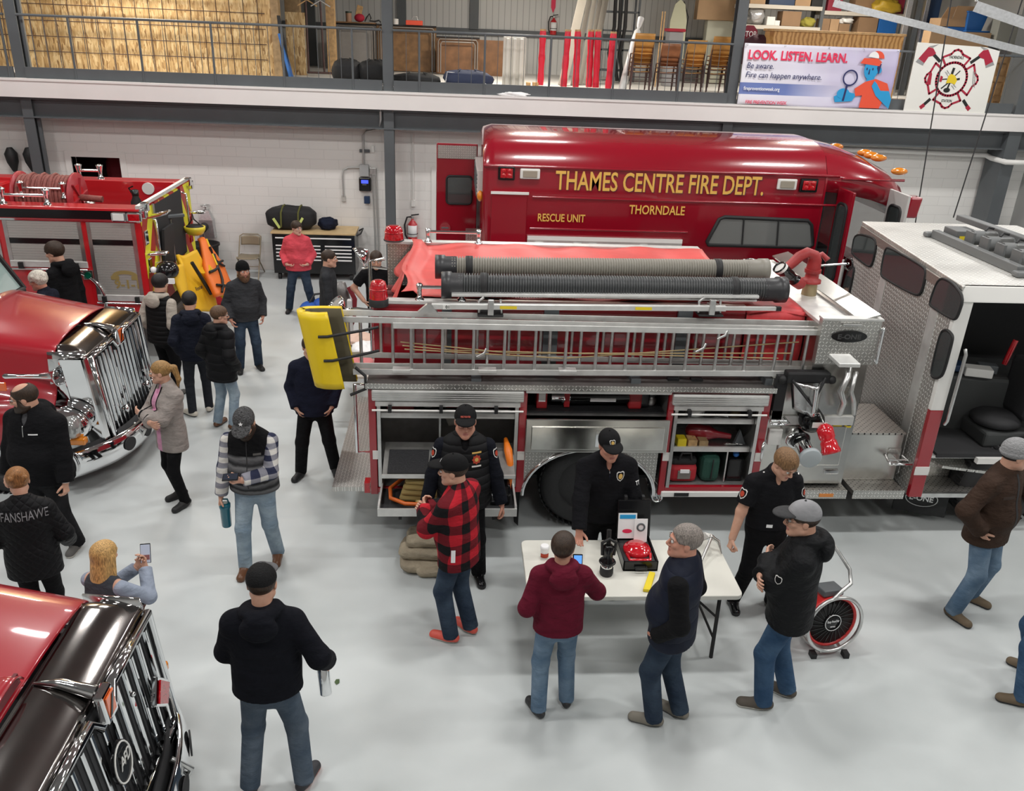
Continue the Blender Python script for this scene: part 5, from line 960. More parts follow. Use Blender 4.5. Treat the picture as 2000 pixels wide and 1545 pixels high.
r = empty('hose_coupling', (2.12, 8.15, zf), 0, 'dull metal hose coupling at right of the middle compartment', 'coupling'); MB().lathe((2.13, 8.2, zf+.02), (0, 0, 1), [(0, .06), (.06, .06), (.07, .045), (.1, .045), (.11, .06), (.18, .055)], 18).build('coupling', ALU, r)
# right compartment shelves and loads
for zz in (1.36, 1.03): P(MB().box(2.34, 3.21, 8.0, 8.5, zz-.02, zz), 'shelf', ALU); P(MB().box(2.34, 3.21, 7.97, 8.0, zz-.035, zz+.02), 'shelf_lip', ALUW)
P(MB().box(2.98, 2.995, 8.0, 8.5, .61, 1.0), 'divider', ALU)
r = empty('foam_pot', (2.6, 8.15, 1.36), 0, 'pale grey metal pot on the top shelf of the right compartment', 'pot'); MB().lathe((2.6, 8.15, 1.362), (0, 0, 1), [(0, .1), (.05, .12), (.09, .12), (.09, .1), (.03, .09)], 18).build('bowl', ALUW, r); MB().tube([(2.7, 8.15, 1.42), (2.8, 8.13, 1.45)], .025, 8).build('spout', BLACK, r)
r = empty('brass_coupling', (3.05, 8.15, 1.36), 0, 'brown brass coupling on the top shelf of the right compartment', 'coupling'); MB().lathe((3.05, 8.15, 1.362), (0, 0, 1), [(0, .07), (.04, .07), (.05, .05), (.09, .05), (.1, .07), (.14, .07)], 18).build('coupling', mat('old_brass', (.2, .14, .07), .4, .7), r)
tag(MB().tube([(2.82, 8.1, 1.375), (2.95, 8.06, 1.375)], .012, 8).build('spanner', CHROME), 'small chrome spanner on the top shelf of the right compartment', 'spanner')
GR2 = mat('glossy_red', (.6, .01, .02), .2)
r = empty('red_extinguisher', (2.75, 8.2, 1.03), 0, 'dark red cylinder lying on the middle shelf of the right compartment', 'cylinder'); MB().lathe((2.55, 8.2, 1.15), (1, -.1, -.12), [(0, .02), (.03, .08), (.25, .085), (.3, .06), (.36, .04), (.5, .03)], 18).build('body', mat('deep_red', (.26, .01, .02), .3, coat=.5), r); MB().tube([(2.6, 8.1, 1.1), (2.7, 8.06, 1.07), (2.75, 8.08, 1.06)], .02, 8).build('nozzle', MATS['deep_red'], r)
tag(MB().box(2.42, 2.52, 7.99, 8.12, 1.032, 1.13).build('wheel_chock', SG, bevel=.012), 'yellow block on the middle shelf of the right compartment', 'block')
tag(MB().box(2.54, 2.64, 8.0, 8.14, 1.032, 1.115).build('wood_block', WOOD, bevel=.006), 'brown wooden block right beside the yellow block', 'block'); tag(MB().box(2.66, 2.76, 8.0, 8.14, 1.032, 1.105).build('wood_block', MATS['stud_wood'], bevel=.006), 'second brown wooden block, two places right of the yellow block', 'block')
r = empty('grease_gun', (3.05, 8.1, 1.03), 0, 'grey chain and shackle heap on the middle shelf', 'chain'); [MB().torus((2.98+.04*k, 8.06+.01*(k % 2), 1.045), (.2*(k % 2), .3, 1), .025, .007, 12, 5).build('link', ALU, r) for k in range(5)]; MB().slab([(3.06, 8.06, 1.032), (3.19, 8.06, 1.032), (3.12, 8.08, 1.2)], (0, .04, 0)).build('wedge', GREYP, r)
RB = mat('red_nylon', (.42, .02, .03), .7, bump=.3, bscale=20)
r = empty('red_gear_bag', (2.55, 8.1, .61), 0, 'red equipment bag with black top on the floor of the right compartment', 'bag'); MB().box(2.37, 2.68, 7.98, 8.25, .61, .82).build('body', RB, r, bevel=.05); MB().box(2.38, 2.67, 8.0, 8.25, .8, .9).build('top_flap', BLACK, r, bevel=.04); MB().tube([(2.46, 8.0, .88), (2.48, 7.98, .97), (2.58, 7.98, .97), (2.6, 8.0, .88)], .012, 6).build('handle', BLACK, r); MB().box(2.46, 2.6, 7.965, 7.98, .66, .76).build('mesh_pocket', mat('grey_mesh', (.2, .19, .17), .8), r, bevel=.005); MB().box(2.48, 2.58, 7.955, 7.967, .74, .78).build('label_patch', LW, r)
r = empty('green_case', (2.83, 8.1, .61), 0, 'dark green soft case beside the red equipment bag', 'bag'); MB().box(2.72, 2.93, 7.98, 8.3, .61, .92).build('body', mat('green_nylon', (.015, .07, .05), .7, bump=.3), r, bevel=.06); MB().tube([(2.83, 7.97, .66), (2.83, 7.96, .9)], .008, 5).build('zip', BLACK, r)
r = empty('black_case', (3.1, 8.1, .61), 0, 'black case with blue valve knob at right of the right compartment', 'case'); MB().box(3.02, 3.2, 8.02, 8.35, .61, .88).build('body', BLACKG, r, bevel=.02); MB().sph((3.1, 8.05, .93), .035).build('valve_knob', BLUEP, r)
# ------------------------------------------------------------ rescue bus behind the pumper
YB1 = 12.6
BUS = empty('rescue_bus', (3.5, 13.8, 0), 0, 'long deep red rescue bus with yellow lettering parked behind the pumper', 'bus')
BR = mat('bus_red', (.27, .003, .014), .22, coat=1.)
def bsec(x, zg=3.24, rise=.40, hw=1.2, inset=0., zl=.55):
    yc = YB1+1.2; pts = [(yc-hw+inset, zl), (yc-hw+inset, zg)]
    for k in range(15): t = -1+2*k/14; pts.append((yc+t*(hw-inset-.01), zg+.03+rise*(1-abs(t)**2.6)**(1/2.3)))
    pts += [(yc+hw-inset, zg), (yc+hw-inset, zl)]
    return [V(x, y, z) for y, z in pts]
def BP(mb, n, m, **k): return mb.build(n, m, BUS, **k)
secs = [bsec(.43, 3.18, .34, 1.2, .05), bsec(.47, 3.22, .38), bsec(.6), bsec(2.5), bsec(5.55)]
BP(MB().loft(secs), 'body', BR)
# cab section: roof slopes and rounds to the front
def csec(x, zg, rise, inset): return bsec(x, zg, rise, 1.2, inset)
roof = MB()
def upper(s): return [p for p in s if p.z > 2.9]
cs = [csec(5.56, 3.23, .39, 0), csec(5.9, 3.2, .37, .0), csec(6.3, 3.12, .33, .02), csec(6.65, 3.02, .27, .07), csec(6.88, 2.9, .2, .16), csec(6.97, 2.78, .1, .3)]
for s in cs:
    for p in s:
        if p.z < 1: p.z = s[1].z-.22
roof.loft(cs); BP(roof, 'cab_roof', BR)
BP(MB().loft([[V(x, y, z) for y, z in ((YB1+.02, .6), (YB1+2.38, .6), (YB1+2.38, 1.7), (YB1+.02, 1.7))] for x in (6.72, 7.1)], smooth=False), 'front_panel', BR, bevel=.06)
BP(MB().box(5.56, 6.9, YB1+2.3, YB1+2.4, .6, 3.0), 'far_side', BR); BP(MB().box(5.56, 7.0, YB1+.1, YB1+2.3, .7, .8), 'cab_floor', DARK); BP(MB().box(5.56, 5.62, YB1+.05, YB1+2.3, .7, 3.0), 'cab_bulkhead', DARK)
for y in (YB1+.06, YB1+2.3): BP(MB().bar((6.95, y, 1.6), (6.82, y, 2.95), .09, .06), 'windshield_post', BLACK)
BP(MB().slab([(6.96, YB1+.1, 1.65), (6.96, YB1+2.3, 1.65), (6.84, YB1+2.2, 2.85), (6.84, YB1+.2, 2.85)], (.006, 0, 0)), 'windshield', mat('tinted_glass', (.3, .36, .36), .03, alpha=.4))
BP(MB().obox((6.25, YB1+1.6, 1.35), (.25, 0, 0), (0, .25, 0), (0, 0, .5)), 'driver_seat', BLACK, bevel=.08); BP(MB().tube([(5.95, YB1+.15, .8), (5.95, YB1+.15, 2.9)], .016, 8), 'grab_pole', CHROME)
def bus_px(px, py): return at(px, py, Y=YB1)
for (pa, pb_, w) in (((945, 321), (1640, 346), .05), ((1040, 382), (1632, 404), .035), ((1035, 443), (1342, 456), .03), ((1645, 345), (1765, 357), .04)):
    a, b = bus_px(*pa), bus_px(*pb_); a.y = b.y = YB1-.005; a.z = b.z = (a.z+b.z)/2; BP(MB().tube([a, b], w/2, 8), 'body_moulding', BR)
BP(MB().box(5.54, 5.57, YB1-.012, YB1+.02, .6, 3.26), 'seam_strip', BR)
a, b = bus_px(960, 378), bus_px(1030, 382); BP(MB().box(a.x, b.x, YB1-.02, YB1, 1.0, a.z), 'side_door', BR, bevel=.008); BP(MB().box(a.x-.01, b.x+.02, YB1-.035, YB1, a.z, a.z+.035), 'door_drip_rail', WHITEP)
a, b = bus_px(1030, 460), bus_px(1332, 470); BP(MB().box(a.x, b.x, YB1-.02, YB1, .8, a.z), 'roller_shutter', ALUW); BP(MB().box(a.x, b.x, YB1-.03, YB1-.02, a.z-.06, a.z), 'shutter_header', WHITEP)
for px in (1045, 1120, 1150, 1250): x = bus_px(px, 466).x; BP(MB().box(x, x+.12, YB1-.05, YB1-.02, a.z-.14, a.z-.09), 'shutter_clip', ALU)
GOLD = mat('gold_lettering', (.80, .47, .10), .45); OUT = mat('navy_outline', (.03, .01, .06), .5)
for s_, p0, p1, h in (('THAMES CENTRE FIRE DEPT.', (1084, 368), (1489, 382), .275), ('THORNDALE', (1228, 417), (1336, 420), .135), ('RESCUE UNIT', (1050, 431), (1142, 434), .115)):
    a, b = bus_px(*p0), bus_px(*p1); z = (a.z+b.z)/2
    if h > .2: text(s_, (a.x+.012, YB1-.008, z-.012), (1, 0, 0), (0, 0, 1), h, OUT, BUS, 'lettering_shadow', width=b.x-a.x)
    text(s_, (a.x, YB1-.014, z), (1, 0, 0), (0, 0, 1), h, GOLD, BUS, bold=.014, width=b.x-a.x)
def lampbox(px0, py0, px1, py1, mt, frame, nm):
    b = pb(px0, py0, px1, py1, YB1-.04); o = BP(MB().box(b[0], b[1], YB1-.04, YB1, b[4], b[5]), nm, frame, bevel=.015); w = b[1]-b[0]; h = b[5]-b[4]
    MB().box(b[0]+w*.14, b[1]-w*.14, YB1-.055, YB1-.04, b[4]+h*.16, b[5]-h*.16).build('lens', mt, o, bevel=.008)
    return b, o
for r_ in ((973, 325, 1006, 352), (1563, 349, 1598, 376)):
    b, o = lampbox(*r_, REDL, BLACKG, 'warning_light')
    for i in (0, 1):
        for j in (0, 1): MB().sph((b[0]+(b[1]-b[0])*(.33+.34*i), YB1-.055, b[4]+(b[5]-b[4])*(.33+.34*j)), (.035, .012, .035), 10, 6).build('reflector', REDL, o)
for r_ in ((1016, 330, 1055, 350), (1519, 350, 1557, 371)): lampbox(*r_, mat('scene_lens', (.34, .3, .24), .3), WHITEP, 'scene_light')
# side window with rounded, slanted outline
def bwin(pts, y, name, parent, gl, fr=.03):
    w = [at(px, py, Y=y) for px, py in pts]; o = MB().slab([p+V(0, -.004, 0) for p in w], (0, -.006, 0)).build(name, gl, parent); MB().tube(w+[w[0], w[1]], fr, 8, cap=False).build('gasket', BLACK, o); return o, w
o, w = bwin([(1381, 472), (1384, 478), (1580, 483), (1587, 478), (1585, 440), (1578, 431), (1415, 424), (1405, 428)], YB1-.005, 'side_window', BUS, mat('mirror_glass', (.16, .165, .16), .02, coat=1.))
for px in (1453, 1521): a = at(px, 427, Y=YB1-.02); b = at(px-4, 481, Y=YB1-.02); MB().bar(a, b, .02, .02, (0, 1, 0)).build('divider_bar', BLACK, o)
# open folding door at the cab side
def leaf(px, y0_, y1_, x0, mt, inner, nm):
    z0, z1 = .75, 3.08; a = V(x0, y0_, 0); b = V(px, y1_, 0); d = (b-a).normalized(); n = V(-d.y, d.x, 0)
    o = BP(MB().slab([a+V(0, 0, z0), b+V(0, 0, z0), b+V(0, 0, z1), a+V(0, 0, z1)], n*.04), nm, mt, bevel=.008)
    L = (b-a).length; r = [a+d*(L*.5+x)+V(0, 0, 2.3+z)-n*.006 for x, z in rrect(L*.62, 1.15, .09)]; g = MB().slab(r, n*.052).build('door_glass', CABG, o); MB().tube(r+[r[0], r[1]], .022, 6, cap=False).build('gasket', BLACK, g)
leaf(5.79, YB1, YB1-.47, 5.765, BR, 0, 'door_leaf'); leaf(6.55, YB1, YB1-.6, 6.56, mat('door_inner_grey', (.55, .54, .52), .5), 0, 'door_leaf')
BP(MB().box(6.66, 6.74, YB1, YB1+.06, .7, 2.95), 'door_post', GREYP)
for px, py in ((1633, 284), (1690, 296), (1703, 301), (1717, 306), (1757, 332)):
    x = {1633: 6.3, 1690: 6.45, 1703: 6.5, 1717: 6.53, 1757: 6.62}[px]; p = at(px, py, X=x); BP(MB().sph((p.x, p.y, p.z-.02), (.13, .075, .055), 14, 8), 'marker_light', AMBER)
BP(MB().obox((7.0, YB1+.12, 2.8), (.1, 0, 0), (0, .12, 0), (.02, 0, .16)), 'destination_box', BR, bevel=.03)
q = V(7.0, YB1-.05, 2.42); BP(MB().tube([q, q+V(.05, -.28, .06), q+V(.3, -.4, .0), q+V(.32, -.4, -.12), q+V(.05, -.28, -.16), q+V(0, 0, -.18)], .018, 8), 'mirror_arm', BLACK); BP(MB().box(6.9, 7.02, YB1-.02, YB1+.06, 2.1, 2.52), 'mirror_mount', BLACK, bevel=.02)
# rear end: open door, step box, vents
o = BP(MB().box(-.28, .40, 14.5, 14.56, 1.0, at(905, 281, Y=14.5).z), 'rear_door', BR, bevel=.015); zt = at(905, 281, Y=14.5).z
MB().box(-.26, .38, 14.485, 14.5, zt-.24, zt-.03).build('kick_plate', PL_XZ, o); g = MB().slab([(.10+x, 14.48, zt-.75+z) for x, z in rrect(.42, .46, .06)], (0, .03, 0)).build('door_glass', CABG, o); MB().tube([(.10+x, 14.48, zt-.75+z) for x, z in rrect(.42, .46, .06)+[(.21, .0)]], .018, 6).build('gasket', BLACK, g)
zz = at(888, 445, Y=14.48).z; MB().cyl((-.13, 14.5, zz), (-.13, 14.46, zz), .09, 22).build('latch_cup', CHROME, o); MB().box(-.19, -.07, 14.45, 14.46, zz-.01, zz+.01).build('latch_bar', GREYP, o)
BP(MB().box(.22, .43, 13.9, 14.3, 1.0, 1.95), 'rear_step_box', PL_XZ, bevel=.01)
BP(MB().box(.36, .44, YB1+.4, YB1+2.2, 2.7, 3.1), 'rear_vent', WHITEP); [BP(MB().box(.345, .37, YB1+.42, YB1+2.18, 2.72+.06*k, 2.74+.06*k), 'vent_slat', GREYP) for k in range(6)]
BP(MB().sph((.40, YB1+.12, 2.78), (.05, .06, .08), 10, 8), 'rear_marker', AMBER); BP(MB().sph((.42, YB1+.1, 1.9), (.04, .04, .06), 10, 8), 'rear_marker', WHITEP)
for x, y in ((1.6, YB1+.2), (6.0, YB1+.2), (1.6, YB1+2.2), (6.0, YB1+2.2)): wheel((x, y+.05, .45), .45, .3, BUS, -1 if y < 13 else 1, ALU)
# ------------------------------------------------------------ pumper rear at the upper left
YE, XE, ZE = 12.9, -4.62, 2.417
PU = empty('rescue_pumper', (-6.6, 13.8, 0), 0, 'bright red pumper seen from its tail, hose reel on top, roller doors on the side', 'fire engine')
def Q(mb, n, m, **k): return mb.build(n, m, PU, **k)
XL = -9.9
Q(MB().box(XL, XE, YE, YE+.32, .82, ZE), 'side_body', REDB, bevel=.01); Q(MB().box(XL, XE, YE+2.2, YE+2.52, .82, ZE+.02), 'side_body', REDB, bevel=.01); Q(MB().box(XL, XE-.05, YE+.32, YE+2.2, .82, 1.92), 'bed_floor', mat('bed_grey', (.12, .11, .11), .6))
Q(MB().box(-7.45, -7.4, YE+.32, YE+2.2, 1.9, 2.38), 'bed_bulkhead', REDB); Q(MB().box(XL, -7.45, YE+.3, YE+2.22, 1.9, 2.39), 'tank_cover', REDB)
Q(MB().box(XL, XE+.003, YE-.004, YE, ZE-.17, ZE-.04), 'black_band', BLACKG); Q(MB().box(XL, XE, YE-.02, YE, ZE-.205, ZE-.175), 'drip_rail', CHROME)
SHU = mat('shutter_grey', (.50, .49, .46), .42, .5); nb = NB(SHU); s = nb.sep(nb.obj()); f = nb.m('FRACT', nb.m('DIVIDE', s[2], .038)); nb.base(nb.mix(nb.m('LESS_THAN', f, .16), (.52, .51, .48), (.33, .32, .31))); nb.bump(f, .4, .004)
for x0, x1, z0 in ((-6.56, -5.5, 1.51), (-5.37, -4.73, 1.0), (-8.4, -6.7, 1.51)):
    o = Q(MB().box(x0, x1, YE-.012, YE, z0+.1, ZE-.21), 'roller_shutter', SHU); MB().box(x0, x1, YE-.018, YE-.012, 1.87, 1.95).build('dark_stripe', BLACKG, o); MB().box(x0-.03, x1+.03, YE-.03, YE, z0, z0+.1).build('bottom_rail', ALUW, o, bevel=.01)
    MB().tube([(x0-.03, YE-.06, z0-.02), (x1+.03, YE-.06, z0-.02)], .014, 8).build('lift_bar', CHROME, o)
    for k in (.12, .88): x = x0+(x1-x0)*k; MB().box(x-.03, x+.03, YE-.07, YE-.01, z0-.03, z0+.08).build('latch', BLACK, o)
    for x in (x0, x1): Q(MB().box(x-.035, x+.02, YE-.02, YE, z0, ZE-.21), 'shutter_track', ALU)
GD = mat('gold_decal', (.30, .22, .08), .5); q = at(246, 556, Y=YE-.03)
o = text('9-1-1', (q.x-.17, YE-.015, q.z-.06), (1, 0, 0), (0, 0, 1), .13, GD, PU, 'decal_number', width=.36, bold=.03)
a = [(q.x+.19*math.cos(PI*k/10), q.z+.13+.085*math.sin(PI*k/10)) for k in range(11)]; b = [(q.x+.11*math.cos(PI*k/10), q.z+.13+.03*math.sin(PI*k/10)) for k in range(11)]
mb = MB(); [mb.slab([(u[0], YE-.015, u[1]), (v[0], YE-.015, v[1]), (w[0], YE-.015, w[1]), (z[0], YE-.015, z[1])], (0, -.003, 0)) for u, v, w, z in zip(a, a[1:], b[1:], b)]
for s in (-1, 1): mb.box(q.x+s*.15-.06, q.x+s*.15+.06, YE-.018, YE-.015, q.z+.07, q.z+.13)
Q(mb, 'decal_handset', GD)
for px, mt, nm in ((232, WHITEP, 'scene_light'), (262, REDL, 'warning_light')): x = at(px, 416, Y=YE).x; o = Q(MB().box(x-.11, x+.11, YE-.05, YE, ZE-.19, ZE-.05), nm, CHROME, bevel=.03); MB().box(x-.08, x+.08, YE-.06, YE-.05, ZE-.17, ZE-.07).build('lens', mt, o, bevel=.02)
bx = pb(163, 528, 182, 546, YE-.02); o = Q(MB().box(bx[0], bx[1], YE-.03, YE, bx[4], bx[5]), 'charging_panel', STEEL, bevel=.005); MB().cyl(((bx[0]+bx[1])/2, YE-.03, (bx[4]+bx[5])/2), ((bx[0]+bx[1])/2, YE-.045, (bx[4]+bx[5])/2), .05, 18).build('green_port', mat('port_green', (.0, .09, .05), .3), o)
Q(MB().box(XL, -5.47, YE-.004, YE, .82, 1.47), 'lower_panel', REDB); Q(MB().torus((-5.75, YE-.01, 1.0), (0, 1, 0), .46, .03, 30, 6), 'fender_rim', CHROME); wheel((-5.75, YE+.22, .5), .5, .4, PU, -1, ALU); wheel((-5.75, YE+2.3, .5), .5, .4, PU, 1, ALU)
# tail: striped posts, black bay, handles
XT = XE+.004
def strip(y0, y1, z0, z1, name):
    o = Q(MB().box(XT, XT+.006, y0, y1, z0, z1), name, CHEV); return o
CHEV = mat('chevron_tape', (.7, .7, .05), .4); nb = NB(CHEV); s = nb.sep(nb.obj()); f = nb.m('FRACT', nb.m('DIVIDE', nb.m('ADD', s[2], nb.m('MULTIPLY', nb.m('ABSOLUTE', s[1]), 1.6)), .8)); nb.base(nb.mix(nb.m('LESS_THAN', f, .5), (.78, .74, .03), (.42, .03, .02)))
strip(YE, YE+.5, .82, ZE-.04, 'chevron_panel'); strip(YE+2.0, YE+2.52, .82, ZE-.02, 'chevron_panel'); strip(YE+.5, YE+2.0, .82, 1.28, 'chevron_panel')
Q(MB().box(XE-.02, XT+.01, YE+.55, YE+2.0, 1.3, 2.36), 'rear_bay', DARK); Q(MB().box(XT, XT+.03, YE+.5, YE+.58, 1.28, 2.39), 'bay_frame', STEEL); Q(MB().box(XT, XT+.03, YE+1.25, YE+1.3, 1.28, 2.0), 'bay_frame', STEEL); Q(MB().obox((XT+.06, YE+.9, 1.65), (.02, 0, .0), (0, .25, 0), (.03, 0, .32)), 'bay_door', DARK)
Q(MB().bar((XE-.02, YE+.0, ZE+.02), (XE-.02, YE+2.5, ZE+.03), .06, .05), 'rear_crossbar', ALUW); Q(MB().box(XE-.06, XE, YE+.7, YE+1.9, ZE-.1, ZE-.03), 'striped_sill', CHEV)
for y, z in ((YE+.06, ZE-.06), (YE+.16, ZE+.02), (YE+2.4, ZE+.02), (YE+2.5, ZE-.05)): Q(MB().box(XE-.02, XE+.09, y-.06, y+.06, z-.09, z+.05), 'tail_fixture', CHROME, bevel=.02)
for y, z0, z1 in ((YE+.42, 1.5, 2.2), (YE+2.05, 1.6, 2.3)): Q(MB().tube([(XT, y, z1), (XT+.08, y, z1-.03), (XT+.08, y, z0+.03), (XT, y, z0)], .018, 8), 'rear_handrail', CHROME)
for y, z in ((YE+.1, 1.98), (YE+.12, 1.55), (YE+2.3, 1.75), (YE+2.3, 1.5)): Q(MB().box(XT, XT+.03, y-.07, y+.07, z-.12, z+.1), 'tail_lamp', REDL if z < 1.8 and y > 14 else CHROME, bevel=.02)
Q(MB().tube([(XE, YE+.3, ZE-.2), (XE+.32, YE+.2, ZE-.1), (XE+.34, YE+.34, ZE-.08), (XE+.02, YE+.44, ZE-.18)], .016, 8), 'folding_step', CHROME); Q(MB().tube([(XT, YE+.05, 1.72), (XT+.3, YE+.0, 1.75), (XT+.3, YE+.12, 1.75), (XT, YE+.2, 1.72)], .02, 8), 'folding_step', CHROME); Q(MB().tube([(XT, YE+2.3, 1.9), (XT+.3, YE+2.2, 1.92), (XT+.3, YE+2.4, 1.92), (XT, YE+2.37, 1.9)], .016, 8), 'folding_step', CHROME)
Q(MB().box(XE-.05, XE+.35, YE+.1, YE+2.4, .5, .58), 'tailboard', PL_XY); Q(MB().box(XL, XE, YE+.5, YE+2.0, .6, .95), 'chassis', DARK)
# hose reel and grab rails on its deck
c = at(100, 362, Y=YE+1.0); HOSE = mat('faded_red_hose', (.22, .06, .05), .7, var=.25, vscale=30)
o = Q(MB().cyl((c.x-.5, YE+1.0, 2.37), (c.x+.4, YE+1.0, 2.37), .2, 20), 'reel_drum', REDB)
for x in (c.x-.48, c.x+.36): MB().lathe((x, YE+1.0, 2.37), (1, 0, 0), [(0, .1), (0, .38), (.03, .38), (.03, .1)], 32).build('reel_flange', mat('reel_red', (.38, .03, .04), .4), o)
for x in (c.x+.40,): [MB().bar((x, YE+1.0, 2.37), (x, YE+1.0+.3*math.cos(a), 2.37+.3*math.sin(a)), .05, .02).build('reel_spoke', mat('reel_red', (.38, .03, .04)), o) for a in [k*PI/3+.2 for k in range(6)]]
hc = []
for k in range(13*18): a = k*2*PI/18; hc.append((c.x-.43+.76*k/(13*18), YE+1.0+.31*math.cos(a), 2.37+.31*math.sin(a)))
MB().tube(hc, .032, 8).build('wound_hose', HOSE, o); hc = [(c.x-.3+.5*k/54, YE+1.0+.345*math.cos(k*PI/9), 2.37+.345*math.sin(k*PI/9)) for k in range(54)]; MB().tube(hc, .026, 8).build('wound_hose', HOSE, o)
Q(MB().cyl((c.x+.4, YE+1.0, 2.37), (c.x+.75, YE+1.0, 2.35), .05, 10), 'reel_swivel', HOSE)
def grab2(px0, py0, px1, y, z, p=PU):
    a, b = at(px0, py0, Y=y).x, at(px1, py0, Y=y).x; r = MB().tube([(a, y, z+.13), (b, y, z+.13)], .022, 10).build('grab_rail', CHROME, p)
    for x in (a, b): MB().lathe((x, y, z), (0, 0, 1), [(0, .06), (.02, .05), (.04, .03), (.1, .03), (.2, .05), (.22, .06), (.24, .02)], 14).build('stanchion', CHROME, r)
grab2(6, 395, 92, YE+.16, ZE); grab2(40, 362, 122, YE+.7, ZE); grab2(155, 340, 196, YE+2.36, ZE+.02)
# loose things on its bed
x, y = at(265, 385, Y=YE+1.2).x, YE+1.2; r = empty('black_bottle', (x, y, 1.93), 0, 'black insulated bottle standing on the red pumper bed', 'bottle'); MB().lathe((x, y, 1.93), (0, 0, 1), [(0, .085), (.35, .085), (.43, .05), (.46, .05)], 20).build('flask', BLACK, r); MB().lathe((x, y, 2.39), (0, 0, 1), [(0, .055), (.08, .055), (.09, .03)], 16).build('cap', BLACKG, r); MB().tube([(x-.05, y, 2.42), (x-.09, y, 2.5), (x-.02, y, 2.53)], .014, 6).build('loop', BLACKG, r)
x, y = at(214, 380, Y=YE+1.2).x, YE+1.2; r = empty('blue_lidded_tub', (x, y, 1.93), 0, 'round blue tub with a handle on the red pumper bed', 'tub'); MB().lathe((x, y, 1.93), (0, 0, 1), [(0, .17), (.16, .17), (.17, .19), (.21, .19), (.24, .1)], 24).build('tub', mat('navy_plastic', (.015, .03, .2), .35), r); MB().tube([(x-.1, y, 2.15), (x-.06, y, 2.22), (x+.06, y, 2.22), (x+.1, y, 2.15)], .016, 8).build('handle', DARK, r)
q = at(290, 368, Y=YE+2.2); Q(MB().cyl((q.x, YE+2.2, q.z), (q.x, YE+2.17, q.z), .1, 20), 'bed_lamp', WHITEP); x = at(240, 385, Y=YE+.9).x
tag(MB().bar((x-.1, YE+.8, 2.05), (x+.75, YE+1.4, 2.05), .08, .05).build('hand_tool', GREYP, bevel=.01), 'grey long handled tool lying on the red pumper bed', 'tool'); x = at(168, 375, Y=YE+1.3).x; Q(MB().sph((x, YE+1.3, 2.2), .12, 14, 10), 'valve_body', STEEL); Q(MB().sph((at(312, 375, Y=YE+1.9).x, YE+1.9, 2.1), (.13, .13, .08), 14, 8), 'white_fitting', WHITEP)

